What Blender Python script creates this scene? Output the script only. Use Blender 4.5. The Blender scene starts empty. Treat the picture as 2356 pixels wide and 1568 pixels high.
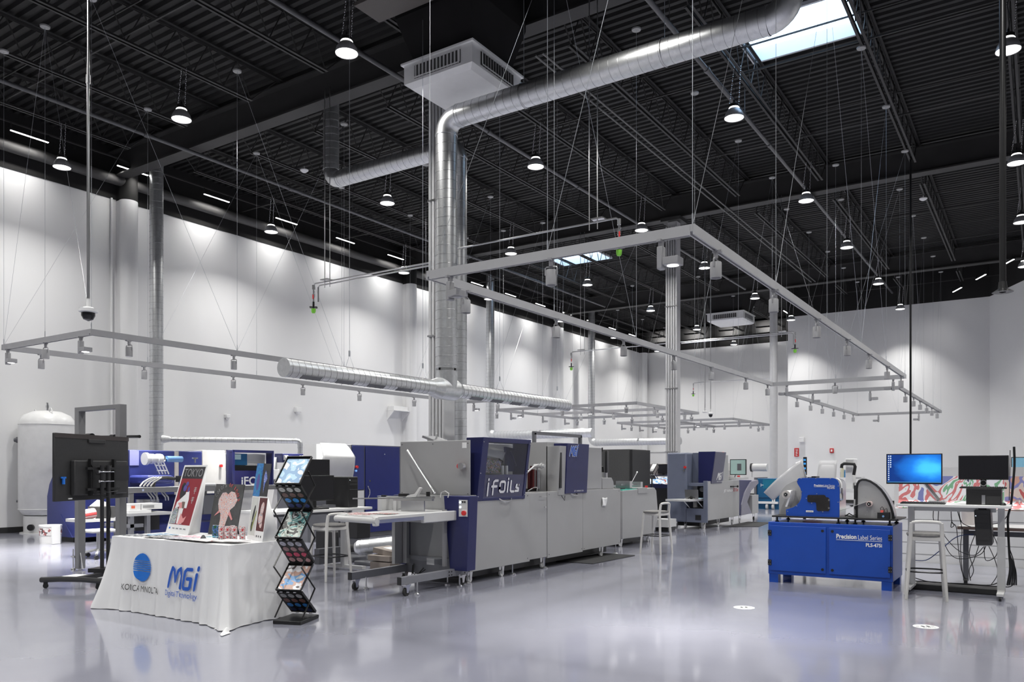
import bpy, bmesh, math, random
from mathutils import Vector, Matrix
random.seed(7)
S = bpy.context.scene
C = S.collection
PI = math.pi
# ------------------------------------------------------------------ camera, world, exposure
EYE = 1.45
FPX = 1833.0                       # focal length in pixels of the 2356 px wide frame
HY = 1079.0                        # pixel row of the horizon
YAW = math.radians(33.5)
cam_d = bpy.data.cameras.new('camera'); cam = bpy.data.objects.new('camera', cam_d); C.objects.link(cam)
cam_d.sensor_width = 36; cam_d.lens = FPX * 36 / 2356; cam_d.shift_y = (HY - 784) / 2356
cam_d.clip_start = 0.05; cam_d.clip_end = 300
cam.location = (0, 0, EYE); cam.rotation_euler = (PI / 2, 0, YAW)
S.camera = cam
S.view_settings.view_transform = 'Standard'; S.view_settings.look = 'None'
S.view_settings.gamma = 1; S.view_settings.use_curve_mapping = False
S.view_settings.exposure = -0.9
world = bpy.data.worlds.new('world'); S.world = world; world.use_nodes = True
wb = world.node_tree.nodes['Background']
wb.inputs[0].default_value = (0.52, 0.74, 1.0, 1); wb.inputs[1].default_value = 10.0   # daylight behind the skylights
HIGH_BAY_W = 235; STRIP_W = 20; SPOT_W = 60

# ------------------------------------------------------------------ measuring helpers (pixel of the photo -> point of a real plane)
_s, _c = math.sin(YAW), math.cos(YAW)
def ray(px, py=HY):
    r = (px - 1178.0) / FPX; u = (HY - py) / FPX
    return (-_s + r * _c, _c + r * _s, u)
def onZ(px, py, z): a = ray(px, py); d = (z - EYE) / a[2]; return (a[0] * d, a[1] * d, z)
def onX(px, py, x): a = ray(px, py); d = x / a[0]; return (x, a[1] * d, EYE + a[2] * d)
def onY(px, py, y): a = ray(px, py); d = y / a[1]; return (a[0] * d, y, EYE + a[2] * d)

# ------------------------------------------------------------------ materials
MATS = {}
def mat(name, rgb, rough=0.5, metal=0.0, var=0.04, scale=6.0, emit=0.0, ecol=None, coat=0.0, trans=0.0, alpha=1.0, bump=0.0, spec=0.5):
    if name in MATS: return MATS[name]
    m = bpy.data.materials.new(name); m.use_nodes = True; nt = m.node_tree; b = nt.nodes['Principled BSDF']
    b.inputs['Roughness'].default_value = rough; b.inputs['Metallic'].default_value = metal
    b.inputs['Base Color'].default_value = (*rgb, 1)
    b.inputs['Specular IOR Level'].default_value = spec
    if coat: b.inputs['Coat Weight'].default_value = coat; b.inputs['Coat Roughness'].default_value = 0.08
    if trans: b.inputs['Transmission Weight'].default_value = trans
    if alpha < 1: b.inputs['Alpha'].default_value = alpha
    if emit: b.inputs['Emission Color'].default_value = (*(ecol or rgb), 1); b.inputs['Emission Strength'].default_value = emit
    if var:
        tc = nt.nodes.new('ShaderNodeTexCoord'); n = nt.nodes.new('ShaderNodeTexNoise'); n.inputs['Scale'].default_value = scale; n.inputs['Detail'].default_value = 3
        r = nt.nodes.new('ShaderNodeValToRGB')
        r.color_ramp.elements[0].position = 0.3; r.color_ramp.elements[1].position = 0.7
        r.color_ramp.elements[0].color = (*[max(0, v * (1 - var)) for v in rgb], 1); r.color_ramp.elements[1].color = (*[min(1, v * (1 + var)) for v in rgb], 1)
        nt.links.new(tc.outputs['Object'], n.inputs['Vector']); nt.links.new(n.outputs['Fac'], r.inputs['Fac']); nt.links.new(r.outputs['Color'], b.inputs['Base Color'])
        if bump:
            bp = nt.nodes.new('ShaderNodeBump'); bp.inputs['Strength'].default_value = bump; bp.inputs['Distance'].default_value = 0.01
            nt.links.new(n.outputs['Fac'], bp.inputs['Height']); nt.links.new(bp.outputs['Normal'], b.inputs['Normal'])
    MATS[name] = m; return m
def art(name, cols, scale=12.0, kind='noise', rough=0.45, dist=2.0, stretch=(1, 1, 1), emit=0):
    """printed picture: several inks in a procedural pattern"""
    if name in MATS: return MATS[name]
    m = bpy.data.materials.new(name); m.use_nodes = True; nt = m.node_tree; b = nt.nodes['Principled BSDF']; b.inputs['Roughness'].default_value = rough
    tc = nt.nodes.new('ShaderNodeTexCoord'); mp = nt.nodes.new('ShaderNodeMapping'); mp.inputs['Scale'].default_value = stretch
    nt.links.new(tc.outputs['Object'], mp.inputs['Vector'])
    if kind == 'noise':
        n = nt.nodes.new('ShaderNodeTexNoise'); n.inputs['Scale'].default_value = scale; n.inputs['Detail'].default_value = 2; n.inputs['Distortion'].default_value = dist; out = n.outputs['Fac']
    elif kind == 'voronoi':
        n = nt.nodes.new('ShaderNodeTexVoronoi'); n.inputs['Scale'].default_value = scale; out = n.outputs['Color']
    else:
        n = nt.nodes.new('ShaderNodeTexWave'); n.inputs['Scale'].default_value = scale; n.inputs['Distortion'].default_value = dist; out = n.outputs['Fac']
    nt.links.new(mp.outputs[0], n.inputs['Vector'])
    if kind == 'voronoi':
        sp = nt.nodes.new('ShaderNodeSeparateColor'); nt.links.new(out, sp.inputs[0]); out = sp.outputs[0]
    r = nt.nodes.new('ShaderNodeValToRGB'); r.color_ramp.interpolation = 'CONSTANT'
    lo, hi = (0.3, 0.68) if kind == 'noise' else (0.0, 0.9)
    for i, c in enumerate(cols):
        p = lo + (hi - lo) * i / max(1, len(cols) - 1)
        e = r.color_ramp.elements[i] if i < 2 else r.color_ramp.elements.new(p)
        e.position = p if i else 0.0; e.color = (*c, 1)
    nt.links.new(out, r.inputs['Fac']); nt.links.new(r.outputs['Color'], b.inputs['Base Color'])
    if emit: nt.links.new(r.outputs['Color'], b.inputs['Emission Color']); b.inputs['Emission Strength'].default_value = emit
    MATS[name] = m; return m
def glass(name, rgb, alpha):
    """thin clear or tinted panel: mostly see-through with a glossy face"""
    m = bpy.data.materials.new(name); m.use_nodes = True; nt = m.node_tree; nt.nodes.remove(nt.nodes['Principled BSDF'])
    t = nt.nodes.new('ShaderNodeBsdfTransparent'); t.inputs[0].default_value = (*rgb, 1)
    g = nt.nodes.new('ShaderNodeBsdfGlossy'); g.inputs['Roughness'].default_value = 0.03
    mx = nt.nodes.new('ShaderNodeMixShader'); mx.inputs[0].default_value = alpha
    nt.links.new(t.outputs[0], mx.inputs[1]); nt.links.new(g.outputs[0], mx.inputs[2]); nt.links.new(mx.outputs[0], nt.nodes['Material Output'].inputs[0])
    return m
def srgb(r, g, b):
    f = lambda v: (v / 255 / 12.92) if v <= 10 else ((v / 255 + 0.055) / 1.055) ** 2.4
    return (f(r), f(g), f(b))

# ------------------------------------------------------------------ mesh builder
class MB:
    def __init__(s): s.v = []; s.f = []; s.sm = []; s.mi = []; s.m = 0
    def add(s, vs, fs, smooth=False):
        k = len(s.v); s.v += [tuple(v) for v in vs]
        for f in fs: s.f.append(tuple(i + k for i in f)); s.sm.append(smooth); s.mi.append(s.m)
        return s
    def box(s, x0, x1, y0, y1, z0, z1):
        x0, x1 = sorted((x0, x1)); y0, y1 = sorted((y0, y1)); z0, z1 = sorted((z0, z1))
        v = [(x, y, z) for z in (z0, z1) for y in (y0, y1) for x in (x0, x1)]
        return s.add(v, [(0, 2, 3, 1), (4, 5, 7, 6), (0, 1, 5, 4), (2, 6, 7, 3), (0, 4, 6, 2), (1, 3, 7, 5)])
    def obox(s, c, size, rot):
        """box of size about c turned by rot (Matrix 3x3 or Euler tuple)"""
        if isinstance(rot, tuple):
            from mathutils import Euler
            rot = Euler(rot).to_matrix()
        h = [q / 2 for q in size]; v = [Vector(c) + rot @ Vector((x * h[0], y * h[1], z * h[2])) for z in (-1, 1) for y in (-1, 1) for x in (-1, 1)]
        return s.add(v, [(0, 2, 3, 1), (4, 5, 7, 6), (0, 1, 5, 4), (2, 6, 7, 3), (0, 4, 6, 2), (1, 3, 7, 5)])
    def bar(s, p, q, w, h=None, up=(0, 0, 1)):
        """rectangular bar from p to q"""
        h = h or w; p = Vector(p); q = Vector(q); d = (q - p).normalized(); u = Vector(up)
        if abs(d.dot(u)) > 0.99: u = Vector((1, 0, 0))
        a = d.cross(u).normalized(); b = a.cross(d).normalized()
        v = [e + a * (x * w / 2) + b * (z * h / 2) for e in (p, q) for x, z in ((-1, -1), (1, -1), (1, 1), (-1, 1))]
        return s.add(v, [(0, 1, 2, 3), (7, 6, 5, 4), (0, 4, 5, 1), (1, 5, 6, 2), (2, 6, 7, 3), (3, 7, 4, 0)])
    def cyl(s, p, q, r, r1=None, n=16, caps=True):
        r1 = r if r1 is None else r1; p = Vector(p); q = Vector(q); d = (q - p).normalized()
        a = d.orthogonal().normalized(); b = d.cross(a)
        v = [p + (a * math.cos(t) + b * math.sin(t)) * r for t in [2 * PI * i / n for i in range(n)]] + [q + (a * math.cos(t) + b * math.sin(t)) * r1 for t in [2 * PI * i / n for i in range(n)]]
        s.add(v, [(i, (i + 1) % n, n + (i + 1) % n, n + i) for i in range(n)], True)
        if caps: s.add(v, [tuple(reversed(range(n))), tuple(range(n, 2 * n))])
        return s
    def tube(s, pts, r, n=8, closed=False, rs=None):
        pts = [Vector(p) for p in pts]; m = len(pts); ring = []
        a = None
        for i, p in enumerate(pts):
            if closed: d = (pts[(i + 1) % m] - pts[i - 1])
            else: d = pts[min(i + 1, m - 1)] - pts[max(i - 1, 0)]
            d.normalize()
            if a is None: a = d.orthogonal().normalized()
            a = (a - d * a.dot(d)).normalized(); b = d.cross(a); rr = rs[i] if rs else r
            ring += [p + (a * math.cos(2 * PI * k / n) + b * math.sin(2 * PI * k / n)) * rr for k in range(n)]
        M = m if closed else m - 1
        s.add(ring, [(i * n + k, i * n + (k + 1) % n, ((i + 1) % m) * n + (k + 1) % n, ((i + 1) % m) * n + k) for i in range(M) for k in range(n)], True)
        if not closed: s.add(ring, [tuple(reversed(range(n))), tuple(range((m - 1) * n, m * n))])
        return s
    def lathe(s, prof, o=(0, 0, 0), n=24, axis=(0, 0, 1)):
        d = Vector(axis).normalized(); a = d.orthogonal().normalized(); b = d.cross(a); o = Vector(o); v = []
        for r, z in prof: v += [o + d * z + (a * math.cos(2 * PI * k / n) + b * math.sin(2 * PI * k / n)) * max(r, 1e-4) for k in range(n)]
        return s.add(v, [(i * n + k, i * n + (k + 1) % n, (i + 1) * n + (k + 1) % n, (i + 1) * n + k) for i in range(len(prof) - 1) for k in range(n)], True)
    def prism(s, pts, ax, a, b, smooth=False):
        """outline pts extruded along axis ax ('x': pts are (y,z); 'y': (x,z); 'z': (x,y)) from a to b"""
        f = {'x': lambda p, t: (t, p[0], p[1]), 'y': lambda p, t: (p[0], t, p[1]), 'z': lambda p, t: (p[0], p[1], t)}[ax]
        n = len(pts); v = [f(p, a) for p in pts] + [f(p, b) for p in pts]
        s.add(v, [tuple(reversed(range(n))), tuple(range(n, 2 * n))])
        return s.add(v, [(i, (i + 1) % n, n + (i + 1) % n, n + i) for i in range(n)], smooth)
    def grid(s, fn, nu, nv, smooth=True, wrap=False):
        v = [fn(i / nu, j / nv) for i in range(nu + 1) for j in range(nv + 1)]
        return s.add(v, [(i * (nv + 1) + j, (i + 1) * (nv + 1) + j, (i + 1) * (nv + 1) + j + 1, i * (nv + 1) + j + 1) for i in range(nu) for j in range(nv)], smooth)
    def sphere(s, c, r, n=14, sz=1.0):
        prof = [(r * math.sin(PI * i / (n // 2)), -r * sz * math.cos(PI * i / (n // 2))) for i in range(n // 2 + 1)]
        return s.lathe(prof, c, n)
    def quad(s, a, b, c, d): return s.add([a, b, c, d], [(0, 1, 2, 3)])
    def build(s, name, mats, parent=None, bevel=0, solid=0, sub=0, kind=None):
        if not isinstance(mats, (list, tuple)): mats = [mats]
        me = bpy.data.meshes.new(name)
        vs = s.v
        if parent is not None and parent.name in WC:
            inv = WC[parent.name]; vs = [tuple(inv @ Vector(v)) for v in vs]
        me.from_pydata(vs, [], s.f); me.validate()
        for m in mats: me.materials.append(m)
        if len(me.polygons) == len(s.f):
            me.polygons.foreach_set('use_smooth', s.sm); me.polygons.foreach_set('material_index', s.mi)
        bm = bmesh.new(); bm.from_mesh(me); bmesh.ops.remove_doubles(bm, verts=bm.verts, dist=1e-5); bmesh.ops.recalc_face_normals(bm, faces=bm.faces); bm.to_mesh(me); bm.free(); me.set_sharp_from_angle(angle=math.radians(38))
        o = bpy.data.objects.new(name, me); C.objects.link(o)
        if parent is not None:
            o.parent = parent
            if parent.name in WC: WC[o.name] = WC[parent.name]
        if bevel:
            md = o.modifiers.new('bevel', 'BEVEL'); md.width = bevel; md.segments = 2; md.limit_method = 'ANGLE'; md.harden_normals = False
        if solid:
            md = o.modifiers.new('solid', 'SOLIDIFY'); md.thickness = solid; md.offset = 0
        if sub:
            md = o.modifiers.new('sub', 'SUBSURF'); md.levels = sub; md.render_levels = sub
        if kind: o['kind'] = kind
        return o
WC = {}
def thing(name, label, cat, loc=(0, 0, 0), rotz=0.0, group=None, wc=False):
    """a thing's Empty; with wc=True its parts are given in room coordinates"""
    o = bpy.data.objects.new(name, None); C.objects.link(o); o.empty_display_size = 0.1
    o.location = loc; o.rotation_euler = (0, 0, rotz); o['label'] = label; o['category'] = cat
    if group: o['group'] = group
    if wc: WC[o.name] = (Matrix.Translation(loc) @ Matrix.Rotation(rotz, 4, 'Z')).inverted()
    return o
def tag(o, label, cat, group=None, kind=None):
    o['label'] = label; o['category'] = cat
    if group: o['group'] = group
    if kind: o['kind'] = kind
    return o
def recentre(o):
    """move a one-mesh thing's origin to the base of its mesh"""
    vs = [v.co for v in o.data.vertices]
    c = Vector((sum(v.x for v in vs) / len(vs), sum(v.y for v in vs) / len(vs), min(v.z for v in vs)))
    o.data.transform(Matrix.Translation(-c)); o.location = o.location + c; return o
def copy_tree(o, parent=None):
    c = o.copy(); C.objects.link(c)
    if parent is not None: c.parent = parent
    for ch in list(o.children): copy_tree(ch, c)
    return c
def dup(o, loc, rotz=None, label=None, group=None):
    c = copy_tree(o); c.location = loc
    if rotz is not None: c.rotation_euler = (0, 0, rotz)
    if label: c['label'] = label
    if group: c['group'] = group
    return c
def strokes(name, paths, w, m, parent, p, R, U, W, H, lift=.003, shear=0.0, ar=1.0):
    """logo letters drawn as round-ended pen strokes; paths in unit coordinates, w the pen width relative to the height"""
    R = Vector(R).normalized(); U = Vector(U).normalized(); N = R.cross(U); p = Vector(p); mb = MB()
    def T(x, y, k): return tuple(p + R * ((x + shear * y) * W) + U * (y * H) + N * (lift + k * 1e-5))
    k = 0
    for path in paths:
        for i, (x, y) in enumerate(path):
            a, b = w * H / W / 2, w / 2
            mb.add([T(x + a * math.cos(t), y + b * math.sin(t), k) for t in [2 * PI * q / 12 for q in range(12)]], [tuple(range(12))]); k += 1
            if i + 1 < len(path):
                x2, y2 = path[i + 1]; dx, dy = (x2 - x) * W, (y2 - y) * H; L = math.hypot(dx, dy); nx, ny = -dy / L * w * H / 2 / W, dx / L * w / 2
                mb.add([T(x + nx, y + ny, k), T(x - nx, y - ny, k), T(x2 - nx, y2 - ny, k), T(x2 + nx, y2 + ny, k)], [(0, 1, 2, 3)]); k += 1
    return mb.build(name, m, parent)
MGI = [[(.05, .0), (.08, .6), (.12, .97), (.19, .85), (.26, .3), (.33, .85), (.40, .97), (.45, .6), (.45, 0)], [(.77, .97), (.62, .97), (.57, .85), (.56, .12), (.60, 0), (.73, 0), (.76, .1), (.76, .5), (.66, .5)], [(.92, 0), (.94, .75)], [(.965, 1.0), (.97, 1.1)]]
IFOILS = [[(.05, -.2), (.05, .62)], [(.05, .86), (.05, .9)], [(.32, .8), (.24, .8), (.2, .7), (.2, -.15)], [(.16, .4), (.3, .4)], [(.40, .1), (.40, .62), (.43, .72), (.52, .72), (.55, .62), (.55, .1), (.52, 0), (.43, 0), (.40, .1)], [(.64, 0), (.64, .68)], [(.64, .9), (.64, .92)], [(.73, .75), (.73, .08), (.76, 0), (.84, 0)], [(.98, .46), (.91, .46), (.9, .3), (.98, .2), (.98, .03), (.89, .03)]]
def text(name, s, m, parent, p, R, U, w, h, depth=0.002, shear=0.0, label=None, bold=0.0, lift=0.003):
    """flat lettering w x h, lower-left corner p, reading along R, up U"""
    cu = bpy.data.curves.new(name, 'FONT'); cu.body = s; cu.size = 1; cu.extrude = 0.0; cu.shear = shear; cu.offset = bold; cu.resolution_u = 3
    tmp = bpy.data.objects.new('tmp_text', cu); C.objects.link(tmp); dg = bpy.context.evaluated_depsgraph_get()
    me = bpy.data.meshes.new_from_object(tmp.evaluated_get(dg)); bpy.data.objects.remove(tmp); bpy.data.curves.remove(cu)
    if not me.vertices: return None
    xs = [v.co.x for v in me.vertices]; ys = [v.co.y for v in me.vertices]
    x0, x1, y0, y1 = min(xs), max(xs), min(ys), max(ys)
    R = Vector(R).normalized(); U = Vector(U).normalized(); N = R.cross(U); p = Vector(p)
    inv = WC.get(parent.name) if parent is not None else None
    for v in me.vertices:
        q = p + R * ((v.co.x - x0) / (x1 - x0) * w) + U * ((v.co.y - y0) / (y1 - y0) * h) + N * lift
        v.co = inv @ q if inv else q
    me.materials.clear(); me.materials.append(m); me.name = name
    o = bpy.data.objects.new(name, me); C.objects.link(o)
    if parent is not None: o.parent = parent
    if label: o['label'] = label
    return o
ORD = ['first', 'second', 'third', 'fourth', 'fifth', 'sixth', 'seventh', 'eighth', 'ninth', 'tenth', 'eleventh', 'twelfth', 'thirteenth']
# ------------------------------------------------------------------ palette
m_white = mat('wall_paint_white', (0.74, 0.74, 0.745), 0.55, var=0.02, scale=0.6)
m_black = mat('ceiling_paint_black', (0.016, 0.0155, 0.016), 0.7, var=0.15, scale=2, spec=.12)
m_deck = mat('deck_paint_black', (0.019, 0.0187, 0.019), 0.6, var=0.15, scale=2, spec=.25)
m_band = mat('upper_wall_black', (0.02, 0.0195, 0.0195), 0.7, var=0.1, scale=2, spec=.15)
m_beam = mat('beam_paint_black', (0.042, 0.041, 0.041), 0.6, var=0.1, scale=2, spec=.25)
m_base = mat('baseboard_rubber', (0.02, 0.02, 0.02), 0.5)
m_colw = mat('column_paint', (0.50, 0.50, 0.51), 0.5, var=0.03)
m_grey = mat('machine_grey_paint', srgb(158, 158, 159), 0.42, var=0.02, scale=3)
m_greyd = mat('machine_dark_grey_paint', srgb(96, 97, 102), 0.42, var=0.03)
m_greyb = mat('blue_grey_paint', srgb(104, 110, 128), 0.38, var=0.03)
m_navy = mat('navy_paint', srgb(33, 37, 86), 0.35, var=0.04)
m_navy2 = mat('royal_blue_panel', srgb(44, 52, 112), 0.4, var=0.05)
m_blue = mat('label_press_blue', srgb(10, 70, 168), 0.4, var=0.04, coat=0.15)
m_blk = mat('black_plastic', (0.012, 0.012, 0.013), 0.4, var=0.1)
m_blkm = mat('black_metal', (0.018, 0.018, 0.019), 0.35, metal=0.3, var=0.1)
m_scr = mat('dark_screen', (0.012, 0.012, 0.015), 0.22, var=0)
m_rub = mat('rubber', (0.03, 0.03, 0.03), 0.8)
m_steel = mat('brushed_steel', (0.62, 0.62, 0.63), 0.28, metal=1.0, var=0.05)
m_chrome = mat('chrome', (0.8, 0.8, 0.82), 0.08, metal=1.0, var=0)
m_alu_lit = mat('track_aluminium_lit', (0.40, 0.40, 0.41), 0.45, var=0.03)  # same aluminium, lightened to put the near frame's stronger light into its colour
m_alu = mat('track_aluminium_grey', (0.31, 0.31, 0.322), 0.45, var=0.03)
m_pale = mat('pale_grey_plastic', (0.55, 0.55, 0.55), 0.4, var=0.03)
m_wht = mat('white_plastic', (0.78, 0.78, 0.78), 0.4, var=0.02)
m_paper = mat('white_paper', (0.8, 0.8, 0.8), 0.6, var=0.02)
m_red = mat('red_plastic', (0.62, 0.03, 0.03), 0.35, var=0.05)
m_wire = mat('steel_wire', (0.5, 0.52, 0.55), 0.35, metal=0.6, var=0)
m_mesh = mat('grille_dark', (0.05, 0.05, 0.05), 0.6)
m_lit = mat('lamp_lens_lit', (1, 1, 1), 0.4, emit=14, ecol=(1, 0.985, 0.96), var=0)
m_led = mat('led_tube_lit', (1, 1, 1), 0.4, emit=22, ecol=(1, 0.99, 0.98), var=0)
m_glow = mat('button_glow', (0.8, 0.85, 1), 0.4, emit=2.0, ecol=(0.8, 0.9, 1), var=0)
m_txtw = mat('white_lettering', (0.82, 0.82, 0.82), 0.5, var=0)
m_txtb = mat('black_lettering', (0.02, 0.02, 0.02), 0.5, var=0)
m_txtblue = mat('blue_lettering', srgb(38, 92, 190), 0.5, var=0)
m_txtred = mat('red_lettering', srgb(190, 30, 50), 0.5, var=0)

def duct_mat():
    m = bpy.data.materials.new('galvanised_steel'); m.use_nodes = True; nt = m.node_tree; b = nt.nodes['Principled BSDF']
    tc = nt.nodes.new('ShaderNodeTexCoord'); v = nt.nodes.new('ShaderNodeTexVoronoi'); v.inputs['Scale'].default_value = 28
    n = nt.nodes.new('ShaderNodeTexNoise'); n.inputs['Scale'].default_value = 3
    r = nt.nodes.new('ShaderNodeValToRGB'); r.color_ramp.elements[0].color = (0.68, 0.69, 0.70, 1); r.color_ramp.elements[1].color = (0.78, 0.79, 0.80, 1)
    mx = nt.nodes.new('ShaderNodeMapRange'); mx.inputs[3].default_value = 0.32; mx.inputs[4].default_value = 0.40
    nt.links.new(tc.outputs['Object'], v.inputs['Vector']); nt.links.new(tc.outputs['Object'], n.inputs['Vector'])
    nt.links.new(v.outputs['Color'], r.inputs['Fac']); nt.links.new(r.outputs['Color'], b.inputs['Base Color'])
    nt.links.new(n.outputs['Fac'], mx.inputs[0]); nt.links.new(mx.outputs[0], b.inputs['Roughness']); b.inputs['Metallic'].default_value = 0.95
    MATS['galvanised_steel'] = m; return m
m_duct = duct_mat()
m_seam = mat('duct_seam', (0.33, 0.33, 0.34), 0.35, metal=0.9, var=0)
def floor_mat():
    m = bpy.data.materials.new('epoxy_floor'); m.use_nodes = True; nt = m.node_tree; b = nt.nodes['Principled BSDF']
    tc = nt.nodes.new('ShaderNodeTexCoord'); n = nt.nodes.new('ShaderNodeTexNoise'); n.inputs['Scale'].default_value = 0.55; n.inputs['Detail'].default_value = 5
    r = nt.nodes.new('ShaderNodeValToRGB'); r.color_ramp.elements[0].position = 0.3; r.color_ramp.elements[1].position = 0.7
    r.color_ramp.elements[0].color = (0.262, 0.268, 0.328, 1); r.color_ramp.elements[1].color = (0.30, 0.302, 0.358, 1)
    n2 = nt.nodes.new('ShaderNodeTexNoise'); n2.inputs['Scale'].default_value = 2.2; n2.inputs['Detail'].default_value = 4
    mr = nt.nodes.new('ShaderNodeMapRange'); mr.inputs[3].default_value = 0.10; mr.inputs[4].default_value = 0.24
    bp = nt.nodes.new('ShaderNodeBump'); bp.inputs['Strength'].default_value = 0.035; bp.inputs['Distance'].default_value = 0.02
    nt.links.new(tc.outputs['Object'], n.inputs['Vector']); nt.links.new(n.outputs['Fac'], r.inputs['Fac']); nt.links.new(r.outputs['Color'], b.inputs['Base Color'])
    nt.links.new(tc.outputs['Object'], n2.inputs['Vector']); nt.links.new(n2.outputs['Fac'], mr.inputs[0]); nt.links.new(mr.outputs[0], b.inputs['Roughness'])
    nt.links.new(n2.outputs['Fac'], bp.inputs['Height']); nt.links.new(bp.outputs['Normal'], b.inputs['Normal'])
    b.inputs['IOR'].default_value = 1.6
    b.inputs['Coat Weight'].default_value = 0.6; b.inputs['Coat Roughness'].default_value = 0.07
    return m

# ------------------------------------------------------------------ shell
WX, DECK, BAND = -19.6, 9.6, 8.3
XR, YB, YF = 14.0, -12.0, 43.6
JX, JY = -9.2, 36.8
st = lambda mb, name, m, **k: mb.build(name, m, kind='structure', **k)
st(MB().box(WX - .3, XR + .3, YB - .3, YF + .3, -0.2, 0), 'floor', floor_mat())
st(MB().box(WX - .25, WX, YB, YF + .3, 0, BAND), 'wall_left', m_white)
st(MB().box(WX - .25, WX + .02, YB, YF + .3, BAND, DECK + .2), 'trim_1', m_band)
st(MB().box(WX, JX, YF, YF + .25, 0, BAND), 'wall_back', m_white)
st(MB().box(WX, JX, YF - .02, YF + .25, BAND, DECK + .2), 'trim_2', m_band)
st(MB().box(JX - .25, JX, JY, YF + .25, 0, BAND), 'wall_jog', m_white)
st(MB().box(JX - .27, JX, JY, YF + .25, BAND, DECK + .2), 'trim_3', m_band)
AX, AY = -1.64, JY                     # the angled wall starts here
BX, BY = 9.6, 13.2
st(MB().box(JX, AX + .1, JY, JY + .25, 0, BAND), 'wall_back_right', m_white)
st(MB().box(JX, AX + .1, JY - .02, JY + .25, BAND, DECK + .2), 'trim_4', m_band)
def slab(x0, y0, x1, y1, z0, z1, t=0.25):
    d = Vector((x1 - x0, y1 - y0, 0)).normalized(); nx, ny = -d.y * t, d.x * t
    return MB().prism([(x0, y0), (x1, y1), (x1 + nx, y1 + ny), (x0 + nx, y0 + ny)], 'z', z0, z1)
st(slab(AX, AY, BX, BY, 0, BAND), 'wall_angled', m_white)
st(slab(AX - .02, AY, BX - .02, BY, BAND, DECK + .2), 'trim_5', m_band)
st(MB().box(BX, XR, BY, BY + .25, 0, DECK + .2), 'wall_side', m_white)
st(MB().box(XR, XR + .25, YB, BY + .25, 0, DECK + .2), 'wall_right', m_white)
st(MB().box(WX, XR, YB - .25, YB, 0, DECK + .2), 'wall_front', m_white)
st(MB().box(WX, WX + .015, YB, YF, 0, 0.13), 'baseboard_left', m_base)
st(MB().box(WX, JX, YF - .015, YF, 0, 0.13), 'baseboard_back', m_base)
st(MB().box(JX, AX, JY - .015, JY, 0, 0.13), 'baseboard_right', m_base)
# wall pilasters of the left wall: white below, black above
for k, y in enumerate((11.55, 22.5, 33.4, 43.3)):
    p = MB(); p.cyl((WX + .22, y, 0), (WX + .22, y, BAND - .03), .22, n=24).box(WX, WX + .2, y - .2, y + .2, 0, BAND - .03); st(p, 'trim_%d' % (6 + k), m_white)
    p = MB(); p.cyl((WX + .22, y, BAND - .03), (WX + .22, y, 9.0), .22, n=24).box(WX, WX + .2, y - .2, y + .2, BAND - .03, 9.0); st(p, 'trim_%d' % (10 + k), m_band)
p = MB(); p.cyl((WX + .06, 11.2, 1.2), (WX + .06, 11.2, BAND), .028, n=8); st(p, 'trim_14', m_white)

# roof deck with skylight holes (ribs run across)
SKY = [(-4.72, -2.75, 14.45, 15.9), (-15.75, -13.72, 26.2, 27.6), (-4.72, -2.75, -3.5, -2.05)]
def deck():
    mb = MB(); P = 0.203; y = YB; xs_all = [WX - .3, XR + .3]
    while y < YF + .3:
        cuts = [(a, b) for a, b, c, d in SKY if y + P > c and y < d]
        segs = []; x = xs_all[0]
        for a, b in sorted(cuts): segs.append((x, a)); x = b
        segs.append((x, xs_all[1]))
        for a, b in segs:
            prof = [(y, DECK), (y + P * .42, DECK), (y + P * .55, DECK + .065), (y + P * .87, DECK + .065), (y + P, DECK)]
            for (ya, za), (yb, zb) in zip(prof, prof[1:]): mb.quad((a, ya, za), (b, ya, za), (b, yb, zb), (a, yb, zb))
            mb.quad((a, y, DECK + .15), (b, y, DECK + .15), (b, y + P, DECK + .15), (a, y + P, DECK + .15))
        y += P
    return mb
st(deck(), 'ceiling', m_deck)
m_curb = mat('skylight_curb_white', (0.62, 0.64, 0.68), 0.5, var=0.02)
m_sky = glass('skylight_glazing', (0.95, 0.97, 1.0), 0.06)
for k, (a, b, c, d) in enumerate(SKY):
    mb = MB(); t = .05; z0, z1 = DECK - .06, DECK + .2
    mb.box(a - t, a, c - t, d + t, z0, z1).box(b, b + t, c - t, d + t, z0, z1).box(a, b, c - t, c, z0, z1).box(a, b, d, d + t, z0, z1)
    w = st(mb, 'window_%d' % (k + 1), m_curb)
    MB().grid(lambda u, v: (a + (b - a) * u, c + (d - c) * v, z1 + .12 * math.sin(PI * u) * math.sin(PI * v)), 8, 8).build('pane', m_sky, w)
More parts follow.
